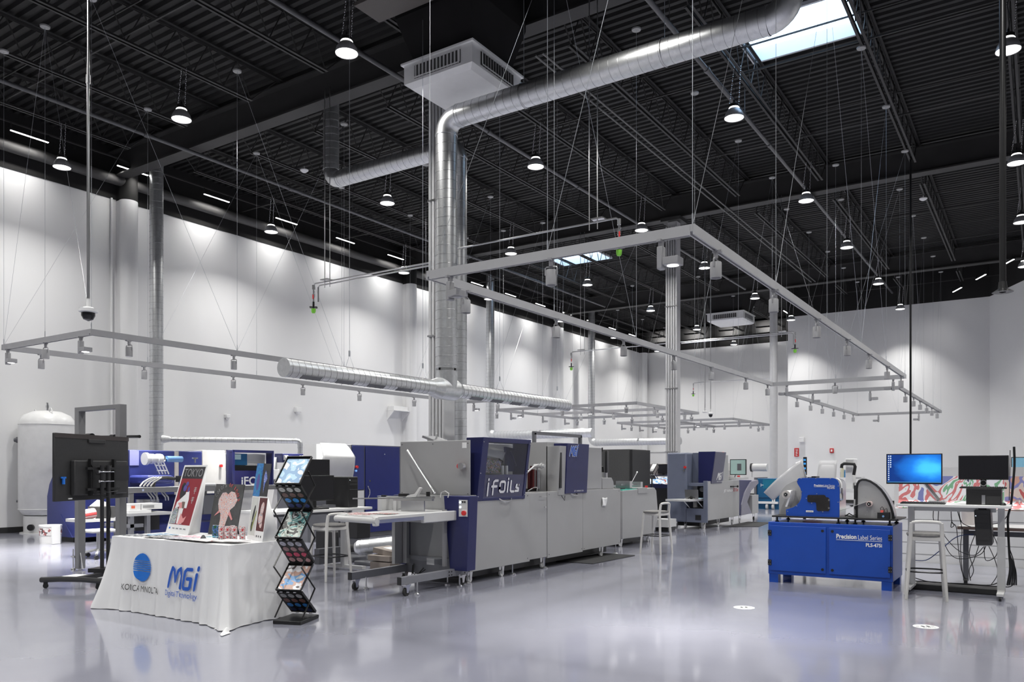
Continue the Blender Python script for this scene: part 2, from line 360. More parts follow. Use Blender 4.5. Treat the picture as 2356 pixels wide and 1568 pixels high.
# girders on the column lines, and the open-web joists between them
tn = [15]
def trim(mb, m): o = st(mb, 'trim_%d' % tn[0], m); tn[0] += 1; return o
GY = (-10.5, 0.4, 11.3, 22.2, 33.05, 43.3)
for y in GY:
    x1 = XR if y < 13 else (3.5 if y < 30 else (-.2 if y < 40 else JX))
    mb = MB(); mb.box(WX, x1, y - .16, y + .16, 8.80, 8.835).box(WX, x1, y - .012, y + .012, 8.835, 9.42).box(WX, x1, y - .16, y + .16, 9.42, 9.45)
    trim(mb, m_beam)
def joist(x, y0, y1):
    mb = MB(); zb, zt = 8.83, 9.55
    for s in (-1, 1):
        mb.box(x + s * .02, x + s * .07, y0 + .85, y1 - .85, zb, zb + .012).box(x + s * .02, x + s * .026, y0 + .85, y1 - .85, zb, zb + .06)
        mb.box(x + s * .02, x + s * .07, y0, y1, zt - .012, zt).box(x + s * .02, x + s * .026, y0, y1, zt - .06, zt)
    n = max(4, int((y1 - y0 - 1.7) / .62)); L = (y1 - y0 - 1.7) / n
    mb.cyl((x, y0 + .15, zt), (x, y0 + .85, zb + .03), .013, n=5, caps=False).cyl((x, y1 - .15, zt), (x, y1 - .85, zb + .03), .013, n=5, caps=False)
    for i in range(n):
        a = y0 + .85 + i * L
        mb.cyl((x, a, zb + .03), (x, a + L / 2, zt - .02), .012, n=5, caps=False).cyl((x, a + L / 2, zt - .02), (x, a + L, zb + .03), .012, n=5, caps=False)
    return mb
JXS = [-0.4 - 2.135 * k for k in range(-2, 9)]
for y0, y1 in zip(GY, GY[1:]):
    for x in JXS:
        if y0 > 20 and x > 0: continue
        if y0 > 33 and x > -9.5: 
            if x > -2: continue
            trim(joist(x, y0, JY - .1), m_beam); continue
        trim(joist(x, y0, y1), m_beam)
# bridging angles across the joists and round pipes
for y in (3.9, 7.8, 15.0, 18.6, 26.0, 29.6, 36.0):
    trim(MB().box(WX, 1.5, y - .015, y + .015, 8.93, 8.96).box(WX, 1.5, y + .03, y + .05, 9.44, 9.47), m_beam)
for x in (-5.05, -9.9, -16.2): 
    mb = MB().cyl((x, -2, 8.72), (x, 32 if x < -6 else 36, 8.72), .045, n=10)
    for y in range(0, 32, 4): mb.cyl((x, y + .3, 8.72), (x, y + .3, 9.5), .008, n=5).cyl((x, y + 2, 8.72), (x, y + 2.12, 8.72), .058, n=10)
    trim(mb, mat('pipe_paint', (0.09, 0.09, 0.095), 0.35, metal=0.3))
trim(MB().cyl((-19.36, -2, 8.73), (-19.36, 43, 8.73), .13, n=16), mat('band_pipe', (0.06, 0.058, 0.057), 0.6))
for x in (-7.3, -7.45): trim(MB().cyl((x, 12, 8.78), (x, 32.5, 8.78), .02, n=6), mat('conduit_dark', (0.12, 0.12, 0.12), 0.4, metal=.5))

# interior steel columns
def column(x, y, label, bare=False):
    t = thing('steel_column', label, 'column', (x, y, 0), wc=True)
    top = 8.8
    if bare:
        MB().cyl((x, y, 0), (x, y, top), .155, n=28).build('shaft', m_colw, t)
        MB().box(x - .25, x + .25, y - .25, y + .25, 0, .03).build('base_plate', m_colw, t)
    else:
        MB().box(x - .14, x + .14, y - .15, y + .15, 0, top).build('shaft', m_colw, t, bevel=.01)
        for k in range(5): MB().cyl((x - .16 + .075 * k, y - .18, 0), (x - .16 + .075 * k, y - .18, top - .25), .028, n=10).build('conduit', m_colw, t)
        for z in (1.95, 3.8, 6.2): MB().box(x - .2, x + .2, y - .215, y - .15, z, z + .03).build('conduit_clamp', m_steel, t)
        MB().box(x - .3, x + .3, y - .3, y + .3, top - .1, top).build('cap_plate', m_beam, t)
    return t
column(-8.88, 11.2, 'grey steel column behind the foil stamping press with conduits down its face')
column(-8.97, 22.2, 'tall grey column faced with five conduits, rising behind the blue-grey press')
column(-9.04, 33.0, 'plain round grey column near the far corner of the hall', True)
# ================================================================== OVERHEAD
# ---- high bay lamps on chains
LZ = 7.9
def lamp_light(name, loc, w, size, parent=None, spot=None, rot=None, shape='DISK', size_y=None):
    ld = bpy.data.lights.new(name, 'AREA'); ld.energy = w; ld.shape = shape; ld.size = size
    if size_y: ld.size_y = size_y
    ld.color = (1, 0.985, 0.95)
    if spot: ld.spread = spot
    o = bpy.data.objects.new(name, ld); C.objects.link(o); o.location = loc
    if rot: o.rotation_euler = rot
    if parent is not None: o.parent = parent
    return o
m_refl = mat('spun_reflector', (0.40, 0.40, 0.42), 0.4, metal=0.35, var=0.05)
m_collar = mat('lamp_collar_glow', (1, 1, 1), 0.4, emit=6, ecol=(1, 0.98, 0.96), var=0)
def high_bay():
    t = thing('high_bay_lamp', '', 'lamp', (0, 0, LZ))
    MB().lathe([(.175, 0), (.178, .012), (.155, .09), (.11, .155), (.085, .175)], n=28).lathe([(.172, .004), (.15, .09), (.105, .15)], n=28).build('reflector', m_refl, t)
    MB().lathe([(.001, .006), (.10, .008), (.168, .014)], n=28).build('lens', m_lit, t)
    MB().lathe([(.092, .166), (.096, .185), (.085, .20)], n=24).build('collar', m_collar, t)
    MB().lathe([(.088, .198), (.088, .25), (.06, .27), (.001, .27)], n=20).cyl((.0, 0, .27), (0, 0, .33), .02, n=8).build('housing', m_blkm, t)
    for s in (-1, 1):
        mb = MB(); n = 17; p0 = Vector((s * .085, 0, .25)); p1 = Vector((s * .06 + .06, 0, .93)); d = (p1 - p0) / n
        for i in range(n):
            c = p0 + d * (i + .5); ax = Vector((1, 0, 0)) if i % 2 else Vector((0, 1, 0)); u = d.normalized()
            mb.tube([c + u * (.027 * math.sin(q)) + ax * (.011 * math.cos(q)) for q in [2 * PI * k / 8 for k in range(8)]], .0042, n=4, closed=True)
        mb.build('chain', m_chrome, t)
    MB().tube([(0, 0, .33), (.03, 0, .5), (-.01, .02, .7), (.03, 0, .94)], .006, n=5).build('cord', m_blk, t)
    lamp_light('lamp_light', (0, 0, -.01), HIGH_BAY_W, .32, t, spot=math.radians(138))
    return t
HBX = [-4.68, -8.97, -13.21, -17.44, -0.40, 3.87]; HBY = [14.47, 19.9, 24.75, 30.2, 35.45, 40.8, 8.9, 3.4, -2.5]
rown = {-0.40: 'the rightmost row', -4.68: 'the second row from the right', -8.97: 'the middle row', -13.21: 'the second row from the left', -17.44: 'the leftmost row', 3.87: 'no row'}
hb0 = high_bay(); first = True
for x in HBX:
    n = 0
    for y in sorted(HBY):
        if y > 36 and x > -9.5: continue
        if x > 0 and y > 20: continue
        if (x, y) in ((-8.86, 8.85), (-4.66, 8.85), (-0.42, 8.85)) : 
            pass
        px_ = None
        d = -_s * x + _c * y; vis = d > 2 and abs((_c * x + _s * y) / d) < .645 and (LZ - EYE) / d * FPX < HY + 40
        if vis:
            lab = 'bell-shaped high bay lamp, %s from the front in %s' % (ORD[n], rown[x]); n += 1; grp = 'high bay lamps seen under the roof'
        else: lab = 'bell-shaped high bay lamp outside the picture, nearer than the visible rows'; grp = 'high bay lamps behind the viewer'
        if first: o = hb0; first = False
        else: o = copy_tree(hb0)
        o.location = (x, y, LZ); o['label'] = lab; o['group'] = grp
        o.rotation_euler = (0, 0, 0.3 * math.sin(x * 3 + y))
        if x > -9.5 and y > 34:      # beams narrowed and dimmed so the back wall gets no hot spot
            for ch in o.children:
                if ch.type == 'LIGHT': ch.data = ch.data.copy(); ch.data.spread = math.radians(95); ch.data.energy *= .6

# ---- linear wall washers
def washer():
    t = thing('linear_wall_light', '', 'light', (0, 0, 0))
    MB().box(-.03, .03, -.42, .42, 0, .05).box(-.012, .012, -.42, -.38, .05, .17).box(-.012, .012, .38, .42, .05, .17).build('housing', m_blkm, t)
    MB().box(-.02, .02, -.4, .4, -.012, 0).build('lens', m_led, t)
    lamp_light('lamp_light', (-.02, 0, -.03), STRIP_W, .06, t, shape='RECTANGLE', size_y=.8, rot=(0, math.radians(24), 0), spot=math.radians(108))
    return t
w0 = washer()
ys = [8.94 + 2.44 * k for k in range(-1, 14)]
for k, y in enumerate(ys):
    o = w0 if k == 0 else copy_tree(w0)
    o.location = (-18.9, y, 8.92)
    o['label'] = 'glowing linear light along the left wall, %s from the near end' % (ORD[k] if k < 13 else ('fourteenth', 'fifteenth')[k - 13]); o['group'] = 'linear lights along the left wall'
trim(MB().box(-18.915, -18.885, -2, 43, 9.08, 9.11), m_beam)
adir = Vector((BX - AX, BY - AY, 0)).normalized(); an = Vector((-adir.y, adir.x, 0)); ang = math.atan2(adir.y, adir.x) - PI / 2
for k, u in enumerate((.5, 2.6, 4.7, 6.8, 8.9, 11.0)):
    o = copy_tree(w0); p = Vector((AX, AY, 0)) + adir * u - an * 1.4
    o.location = (p.x, p.y, 8.5); o.rotation_euler = (0, 0, ang + PI)
    o['label'] = 'glowing linear light over the angled right wall, %s from its far end' % ORD[k] if k < 4 else 'glowing linear light over the angled right wall, outside the picture'; o['group'] = 'linear lights over the angled wall'
for k, y in enumerate((38.4, 41.2)):
    o = copy_tree(w0); o.location = (-9.95, y, 8.85); o.rotation_euler = (0, 0, PI); o['label'] = 'glowing linear light along the far jog wall, %s from the front' % ORD[k]; o['group'] = 'linear lights along the jog wall'

for k, x in enumerate((-18.2, -16.2, -14.2, -12.2, -10.4)):  # lamps added, with no known source, to brighten the far end wall
    o = copy_tree(w0); o.location = (x, YF - .95, 9.0); o.rotation_euler = (0, 1.2, -PI / 2); o['label'] = 'added wall washer brightening the far end wall, %s from its left corner' % ORD[k]; o['group'] = 'wall washers added to brighten the far end wall'

# ---- spiral ducts
def seams(mb, p, q, r, step=.15):
    p = Vector(p); q = Vector(q); L = (q - p).length; d = (q - p) / L; n = int(L / step)
    a = d.orthogonal().normalized(); b = d.cross(a)
    for i in range(n):
        c = p + d * (step * (i + .5)); mb.m = 1; mb.tube([c + d * (step * .16 * (k / 10 - 1)) + (a * math.cos(2 * PI * k / 20) + b * math.sin(2 * PI * k / 20)) * (r + .001) for k in range(20)], .003, n=4, closed=True)
    return mb
def elbow(mb, c0, d0, d1, r, R, n=8, ns=24):
    """bend starting at c0 heading d0 and leaving along d1, centre-line radius R"""
    c0 = Vector(c0); d0 = Vector(d0); d1 = Vector(d1); o = c0 + d1 * R
    pts = [o - d1 * (R * math.cos(PI / 2 * k / n)) + d0 * (R * math.sin(PI / 2 * k / n)) for k in range(n + 1)]
    mb.tube(pts, r, n=ns); return pts[-1]
def duct(name, label, legs, r, parts_names=None, step=.15, extra=None):
    """legs: axis points; 90 degree bends between them"""
    t = thing(name, label, 'duct', legs[0], wc=True); P = [Vector(p) for p in legs]; R = r * 1.45
    cur = P[0]
    for i in range(1, len(P)):
        d = (P[i] - P[i - 1]).normalized(); end = P[i]
        if i < len(P) - 1: end = P[i] - d * R
        mb = MB().cyl(cur, end, r, n=28); seams(mb, cur, end, r, step); mb.build('straight_run', [m_duct, m_seam], t)
        if i < len(P) - 1:
            d2 = (P[i + 1] - P[i]).normalized(); mb = MB(); nxt = elbow(mb, end, d, d2, r, R)
            mb.cyl(end - d * .02, end + d * .01, r + .008, n=28).cyl(nxt - d2 * .01, nxt + d2 * .02, r + .008, n=28); mb.build('elbow', m_duct, t); cur = nxt
    return t
DY = 10.3; DX = onY(1027, HY, DY)[0]; DZ = 7.18; HZ = 2.76
dm = duct('supply_duct', 'large shiny spiral duct rising by the column and running overhead toward the skylight', [(DX, DY, HZ + .3), (DX, DY, DZ), (-2.63, DY, DZ), (-2.63, DY, 9.58)], .178)
for q in ((-6.6, DY), (-4.3, DY)):
    MB().cyl((q[0], q[1], DZ + .17), (q[0], q[1], 8.86), .004, n=5).cyl((q[0], q[1], 8.84), (q[0], q[1], 8.86), .09, n=16).build('hanger', m_wire, dm)
    MB().tube([(q[0], DY + .185 * math.cos(a), DZ + .185 * math.sin(a)) for a in [2 * PI * k / 20 for k in range(20)]], .006, n=5, closed=True).build('hanger_strap', m_steel, dm)
dd = thing('diffuser_duct', 'horizontal spiral duct above the grey press, capped at both ends', 'duct', (DX, 7.25, HZ), wc=True)
y0d, y1d = 6.94, 14.28
mb = MB().cyl((DX, y0d, HZ), (DX, DY - .38, HZ), .118, n=28); seams(mb, (DX, y0d, HZ), (DX, DY - .4, HZ), .118, .11); mb.build('near_run', [m_duct, m_seam], dd)
mb = MB().cyl((DX, DY + .3, HZ), (DX, y1d, HZ), .118, n=28); seams(mb, (DX, DY + .3, HZ), (DX, y1d, HZ), .118, .11); mb.build('far_run', [m_duct, m_seam], dd)
MB().cyl((DX, y0d - .015, HZ), (DX, y0d + .03, HZ), .124, n=28).build('end_cap', m_duct, dd)
MB().cyl((DX, y1d - .03, HZ), (DX, y1d + .015, HZ), .124, n=28).build('end_cap', m_duct, dd)
MB().cyl((DX, DY - .4, HZ), (DX, DY - .22, HZ), .12, .175, n=28).cyl((DX, DY - .22, HZ), (DX, DY + .2, HZ), .175, n=28).cyl((DX, DY + .2, HZ), (DX, DY + .34, HZ), .175, .12, n=28).cyl((DX, DY, HZ), (DX, DY, HZ + .34), .178, n=28).build('tee', m_duct, dd)
for k in range(11):
    y = y0d + .3 + .62 * k
    if abs(y - DY + .1) < .5: continue
    a0 = math.radians(-58)
    MB().obox((DX + .112 * math.cos(a0), y + .1, HZ + .112 * math.sin(a0)), (.02, .34, .075), (0, -a0, 0)).build('air_grille', m_greyd, dd)
for y in (8.1, 9.7, 11.85, 13.9):
    MB().cyl((DX, y, HZ + .3), (DX, y, 8.86), .003, n=4).tube([(DX - .1, y, HZ + .08), (DX, y, HZ + .3), (DX + .1, y, HZ + .08)], .003, n=4).box(DX - .01, DX + .01, y - .01, y + .01, HZ + .28, HZ + .36).build('hanger_cable', m_wire, dd)
V2Y = 11.9; V2X = onY(1056, HY, V2Y)[0]; V2L = onY(762, HY, V2Y)[0]
duct('exhaust_duct', 'spiral duct dropping from the girder, crossing and going down behind the column', [(V2L, V2Y, 9.3), (V2L, V2Y, 7.52), (V2X - .02, V2Y, 7.52), (V2X - .02, V2Y, 1.9)], .165)
duct('wall_duct', 'vertical galvanised duct beside the left wall, nearest the camera', [(-18.7, 11.89, 9.35), (-18.7, 11.89, 1.2)], .165)
duct('wall_duct', 'galvanised duct down the left wall that elbows out over the far machines', [(-18.7, 26.64, 9.35), (-18.7, 26.64, 2.82), (-14.0, 26.64, 2.82)], .17)
duct('wall_duct', 'farthest galvanised duct down the left wall, turning out near the back wall', [(-18.7, 35.47, 9.35), (-18.7, 35.47, 2.78), (-14.0, 35.47, 2.78)], .17)
bd = duct('branch_duct', 'slim horizontal duct from the near wall duct to the white foil machine', [(-18.6, 12.0, 2.22), (-16.72, 14.85, 2.22), (-16.72, 14.85, 1.7)], .07)
MB().cyl((-18.62, 11.97, 2.22), (-18.5, 12.15, 2.22), .12, .07, n=20).build('reducer', m_duct, bd)
# ---- ceiling diffusers (square boxes with louvres under a black plenum)
def diffuser(x0, y0, s, zb, label):
    t = thing('air_diffuser', label, 'ventilation', (x0 + s / 2, y0 + s / 2, zb), wc=True); h = .36; e = .09
    mb = MB(); a = x0; b = x0 + s; c = y0; d = y0 + s
    mb.prism([(a + e, c + e), (b - e, c + e), (b - e, d - e), (a + e, d - e)], 'z', zb, zb + .02).build('bottom_panel', m_wht, t)
    # tapering skirt
    lo = [(a + e, c + e), (b - e, c + e), (b - e, d - e), (a + e, d - e)]; hi = [(a, c), (b, c), (b, d), (a, d)]
    mb = MB(); mb.add([(x, y, zb) for x, y in lo] + [(x, y, zb + .06) for x, y in hi] + [(x, y, zb + h) for x, y in hi], [(0, 1, 5, 4), (1, 2, 6, 5), (2, 3, 7, 6), (3, 0, 4, 7), (4, 5, 9, 8), (5, 6, 10, 9), (6, 7, 11, 10), (7, 4, 8, 11)])
    mb.box(a - .04, b + .04, c - .04, d + .04, zb + h, zb + h + .03); mb.build('casing', m_wht, t)
    for side in range(4):
        g = MB(); n = 13; L = s * .68; z0, z1 = zb + .1, zb + h - .05
        cx_, cy_ = x0 + s / 2, y0 + s / 2; rot = Matrix.Rotation(side * PI / 2, 3, 'Z')
        def T(p): q = rot @ Vector((p[0], p[1], 0)); return (cx_ + q.x, cy_ + q.y, p[2])
        gb = MB(); gb.add([T((-L / 2, -s / 2 - .004, z0)), T((L / 2, -s / 2 - .004, z0)), T((L / 2, -s / 2 - .004, z1)), T((-L / 2, -s / 2 - .004, z1))], [(0, 1, 2, 3)])
        fr = gb.build('grille_recess', m_mesh, t)
        for i in range(n):
            x = -L / 2 + L * (i + .5) / n
            g.add([T((x - .004, -s / 2 - .03, z0)), T((x + .010, -s / 2 - .006, z0)), T((x + .010, -s / 2 - .006, z1)), T((x - .004, -s / 2 - .03, z1))], [(0, 1, 2, 3)])
        for z in (z0, z1): g.add([T((-L / 2, -s / 2 - .04, z - .012)), T((L / 2, -s / 2 - .04, z - .012)), T((L / 2, -s / 2 - .04, z + .012)), T((-L / 2, -s / 2 - .04, z + .012))], [(0, 1, 2, 3)])
        for x in (-L / 2, L / 2): g.add([T((x - .012, -s / 2 - .04, z0)), T((x + .012, -s / 2 - .04, z0)), T((x + .012, -s / 2 - .04, z1)), T((x - .012, -s / 2 - .04, z1))], [(0, 1, 2, 3)])
        g.build('louvre_grille', m_wht, t)
    p = .1 * s
    mb = MB(); mb.add([(a + p, c + p, zb + h + .03), (b - p, c + p, zb + h + .03), (b - p, d - p, zb + h + .03), (a + p, d - p, zb + h + .03), (a - .1, c - .1, zb + 1.1), (b + .1, c - .1, zb + 1.1), (b + .1, d, zb + 1.1), (a - .1, d, zb + 1.1)], [(0, 1, 5, 4), (1, 2, 6, 5), (2, 3, 7, 6), (3, 0, 4, 7)])
    mb.box(a - .1, b + .1, c - .1, d, zb + 1.1, DECK - .01); mb.build('plenum', m_black, t)
    return t
diffuser(-8.54, 9.75, 1.36, 7.58, 'large pale square air diffuser beside the overhead duct, upper middle')
diffuser(-12.2, 34.0, 1.6, 7.9, 'small distant pale square air diffuser under the roof, right of the conduit column')
t = tag(recentre(MB().box(-8.7, -7.1, 8.79, 9.34, 8.5, 8.56).box(-8.6, -7.2, 8.85, 9.28, 8.56, 9.5).build('return_grille', mat('grille_brown', (0.09, 0.08, 0.075), .6, bump=.5, scale=90))), 'dark flat return air grille hanging at the top edge above the big diffuser', 'ventilation')

# ---- suspended track lighting frames
TZ = 3.60
m_canopy = mat('canopy_grey', (.30, .30, .30), .5)
def canopy_wires(t, pts, cross):
    for i, (x, y) in enumerate(pts):
        MB().cyl((x, y, 8.812), (x, y, 8.835), .075, .08, n=16).build('canopy', m_canopy, t)
        MB().cyl((x, y, TZ + .04), (x, y, 8.82), .0028, n=4).cyl((x, y, TZ + .03), (x, y, TZ + .15), .007, n=5).build('suspension_wire', m_wire, t)
    for i, j in cross:
        a, b = pts[i], pts[j]
        MB().cyl((a[0], a[1], TZ + .04), (b[0], b[1], 8.82), .0024, n=4).build('brace_wire', m_wire, t)
def track_frame(label, x0, x1, y0, y1, nys, cross, mids=(), w=.055, h=.095, rail_tone=None):
    t = thing('track_lighting', label, 'track lighting', (x0, y0, TZ), wc=True); zb, zt = TZ - h / 2, TZ + h / 2
    def rail(ax, a, b, c):
        mb = MB()
        for s in (-1, 1):
            lo, hi = sorted((c + s * w / 2, c + s * w * .22))
            if ax == 'y': mb.box(lo, hi, a, b, zb, zt)
            else: mb.box(a, b, lo, hi, zb, zt)
        if ax == 'y': mb.box(c - w * .25, c + w * .25, a, b, zb + .03, zt)
        else: mb.box(a, b, c - w * .25, c + w * .25, zb + .03, zt)
        mb.build('rail', rail_tone or m_alu, t)
    for x in (x0, x1): rail('y', y0 - w / 2, y1 + w / 2, x)
    for y in (y0, y1): rail('x', x0 + w / 2, x1 - w / 2, y)
    for ax, c in mids:
        if ax == 'x': rail('x', x0 + w / 2, x1 - w / 2, c)
        else: rail('y', y0 + w / 2, y1 - w / 2, c)
    pts = []
    for i in range(nys): 
        y = y0 + (y1 - y0) * i / (nys - 1); pts += [(x0, y), (x1, y)]
    pts += [((x0 + x1) / 2, y0), ((x0 + x1) / 2, y1)]
    canopy_wires(t, pts, cross); return t
def spot_cyl():
    t = thing('track_spotlight', '', 'spotlight', (0, 0, 0))
    MB().box(-.02, .02, -.06, .03, -.02, .0).cyl((0, 0, -.02), (0, 0, -.075), .022, n=12).build('adapter', m_alu, t)
    MB().tube([(-.062, 0, -.16), (-.062, 0, -.09), (-.05, 0, -.08), (.05, 0, -.08), (.062, 0, -.09), (.062, 0, -.16)], .008, n=4).build('yoke', m_alu, t)
    MB().lathe([(.001, -.11), (.05, -.11), (.055, -.118), (.055, -.262), (.052, -.265), (.044, -.262), (.04, -.24)], n=24).build('head', m_alu, t)
    MB().lathe([(.001, -.242), (.041, -.242)], n=20).build('lens', mat('spot_lens_off', (.25, .25, .27), .15, var=0), t)
    return t
def spot_flat():
    t = thing('track_floodlight', '', 'spotlight', (0, 0, 0))
    MB().box(-.02, .02, -.06, .03, -.02, .0).box(-.02, .02, -.02, .02, -.06, -.02).build('adapter', m_alu, t)
    MB().box(-.03, .03, -.04, .04, -.27, -.06).build('driver_box', m_alu, t, bevel=.012)
    MB().box(.04, .19, -.07, .07, -.245, -.175).cyl((.02, 0, -.21), (.05, 0, -.21), .02, n=10).build('head', m_alu, t, bevel=.02)
    MB().lathe([(.001, -.249), (.055, -.249)], o=(.115, 0, 0), n=20).build('lens', mat('spot_lens_off', (.25, .25, .27), .15, var=0), t)
    return t
sc0, sf0 = spot_cyl(), spot_flat()
used = {}
def lit_lens(o, strength, power):
    for ch in o.children:
        if ch.name.startswith('lens'):
            ch.data = ch.data.copy(); ch.data.materials.clear(); ch.data.materials.append(mat('spot_lens_lit_%d' % strength, (1, 1, 1), .4, emit=strength, ecol=(1, .97, .93), var=0))
            c = sum((v.co for v in ch.data.vertices), Vector()) / len(ch.data.vertices)
            lamp_light('lamp_light', (c.x, c.y, c.z - .01), power, .07, o, spot=math.radians(70))
def spot(kind, x, y, rz, label, group, lit=0, tilt=None, power=0):
    src = sc0 if kind == 'c' else sf0
    if kind not in used: o = src; used[kind] = 1
    else: o = copy_tree(src)
    o.location = (x, y, TZ - .045); o.rotation_euler = (0, 0, rz); o['label'] = label; o['group'] = group
    if tilt:
        for ch in o.children:
            if ch.name.startswith(('head', 'lens')): ch.location = (0, 0, 0); ch.rotation_euler = tilt
    if lit: lit_lens(o, lit, power or SPOT_W)
    return o
xOn = lambda px, y: onY(px, HY, y)[0]
yOn = lambda px, x: onX(px, HY, x)[1]
AX0, AX1, AY0, AY1 = -15.25, -12.4, 6.78, 20.4
BX0, BX1, BY0, BY1 = -5.64, -2.60, 6.87, 20.45
CX0, CX1, CY0, CY1 = -5.98, -3.07, 23.15, 33.7
crossA = [(0, 4), (4, 0), (1, 5), (5, 1), (4, 8), (9, 5), (0, 1)]
track_frame('grey suspended track light frame over the left side, passing behind the diffuser duct', AX0, AX1, AY0, AY1, 6, [(0, 2), (3, 1), (2, 4), (3, 5), (5, 3), (6, 4), (7, 9), (0, 12), (1, 12), (8, 10), (9, 11)])
track_frame('large grey suspended track light frame in the upper middle, nearest the camera', BX0, BX1, BY0, BY1, 6, [(1, 3), (12, 1), (0, 2), (3, 5), (4, 2), (7, 5), (7, 9), (9, 7), (6, 8), (8, 10), (13, 11), (13, 10)], rail_tone=m_alu_lit)
track_frame('grey suspended track light frame on the right behind the large one', CX0, CX1, CY0, CY1, 5, [(0, 10), (1, 3), (3, 5), (5, 3), (2, 4), (4, 6), (7, 9), (10, 1), (11, 8)])
track_frame('distant track light frame with cross rails, left of the conduit column', -16.4, -10.9, 23.8, 29.4, 3, [(0, 2), (1, 3), (2, 4), (6, 1)], mids=(('x', 26.6), ('y', -13.65)))
track_frame('farthest track light frame with cross rails, right of the conduit column', -16.3, -10.87, 33.5, 39.05, 3, [(0, 2), (1, 3), (5, 3)], mids=(('x', 36.2), ('y', -13.6)))
def rail_set(items, where, group):
    for k, (kind, x, y, rz, lit) in enumerate(items):
        kn = 'cylinder spotlight' if kind == 'c' else 'flat-headed floodlight'
        n = sum(1 for q in items[:k] if q[0] == kind)
        spot(kind, x, y, rz, 'grey %s%s, %s %s' % ('lit ' if lit else '', kn, ORD[n] if sum(1 for q in items if q[0] == kind) > 1 else 'the one', where), group, lit)
G = 'spotlights on the large middle track frame'
rail_set([('c', BX1, yOn(p, BX1), PI / 2, 0) for p in (1647, 1780, 1879, 1949, 1999, 2041, 2073)], "from the front, middle track frame's right rail", G)
rail_set([('c', BX0, yOn(p, BX0), PI / 2, 0) for p in (1072, 1280, 1435, 1551, 1636, 1716, 1766)], "from the front, middle track frame's left rail", G)
rail_set([('f', xOn(1036, BY0), BY0, -.25, 0), ('c', xOn(1268, BY0), BY0, .2, 0), ('f', xOn(1521, BY0), BY0, .0, 3)], "from the left, middle track frame's near rail", G)
rail_set([('f', xOn(1810, BY1), BY1, PI, 0), ('c', xOn(1921, BY1), BY1, .1, 0), ('f', xOn(2055, BY1), BY1, PI, 0)], "from the left, middle track frame's far rail", G)
G = 'spotlights on the left track frame'
rail_set([('f', AX0 + .15, AY0, 0, 6), ('c', xOn(105, AY0), AY0, .1, 5), ('f', xOn(186, AY0), AY0, .1, 9)], "from the left, left track frame's near rail", G)
rail_set([('c', AX1, yOn(p, AX1), .2, 5) for p in (297, 538, 755)], "from the front, left track frame's right rail", G)
rail_set([('c', AX0, yOn(p, AX0), .2, 5) for p in (95, 332, 537, 697, 827, 953)], "from the front, left track frame's left rail", G)
rail_set([('f', xOn(1090, AY1), AY1, 0, 22), ('c', xOn(1145, AY1), AY1, 0, 0)], "from the left, left track frame's far rail", G)
G = 'spotlights on the right track frame'
rail_set([('c', CX0, yOn(p, CX0), PI / 2, 0) for p in (1834, 1865, 1892, 1918, 1942, 1963)], "from the front, right track frame's left rail", G)
rail_set([('c', CX1, yOn(p, CX1), PI / 2, 0) for p in (2083, 2102, 2117, 2132, 2144, 2156)], "from the front, right track frame's right rail", G)
rail_set([('f', xOn(1870, CY0), CY0, 0, 0), ('f', xOn(2002, CY0), CY0, 0, 0)], "from the left, right track frame's near rail", G)
rail_set([('f', xOn(2021, CY1), CY1, PI, 0), ('f', xOn(2114, CY1), CY1, PI, 0)], "from the left, right track frame's far rail", G)
G = 'spotlights on the distant left track frame'; w = "from the left, %s of the distant track frame"
rail_set([('c', xOn(p, 29.4), 29.4, 0, l) for p, l in ((1328, 4), (1390, 4), (1454, 4), (1524, 4), (1591, 4))], w % 'far rail', G)
rail_set([('f', xOn(1203, 23.8), 23.8, PI, 25), ('c', xOn(1294, 23.8), 23.8, 0, 4), ('f', xOn(1365, 23.8), 23.8, PI, 25), ('c', xOn(1441, 23.8), 23.8, 0, 4)], w % 'near rail', G)
rail_set([('c', -16.4, yOn(1143, -16.4), 0, 4), ('f', -16.4, yOn(1176, -16.4), 0, 0), ('f', -16.4, yOn(1249, -16.4), 0, 0), ('f', -16.4, yOn(1300, -16.4), 0, 0)], w % 'left rail', G)
rail_set([('c', -10.9, yOn(p, -10.9), 0, 4) for p in (1506, 1575)], w % 'right rail', G)
rail_set([('c', xOn(p, 26.6), 26.6, 0, 4) for p in (1337, 1412, 1513)], w % 'middle rail', G)
G = 'spotlights on the farthest track frame'; w = "from the left, %s of the farthest track frame"
rail_set([('c', xOn(p, 39.05), 39.05, 0, l) for p, l in ((1535, 0), (1583, 0), (1642, 0), (1745, 3))], w % 'far rail', G)
rail_set([('f', xOn(1515, 33.5), 33.5, PI, 25), ('f', xOn(1612, 33.5), 33.5, PI, 25)], w % 'near rail', G)
rail_set([('f', -16.3, yOn(1431, -16.3), 0, 0), ('c', -16.3, yOn(1453, -16.3), 0, 0), ('f', -16.3, yOn(1472, -16.3), 0, 0), ('f', -16.3, yOn(1502, -16.3), 0, 0), ('c', -16.3, yOn(1528, -16.3), 0, 0)], w % 'left rail', G)
rail_set([('c', -10.87, yOn(p, -10.87), 0, 3) for p in (1700, 1727, 1755)], w % 'right rail', G)
rail_set([('c', xOn(p, 36.2), 36.2, 0, 0) for p in (1597, 1626, 1667)], w % 'middle rail', G)

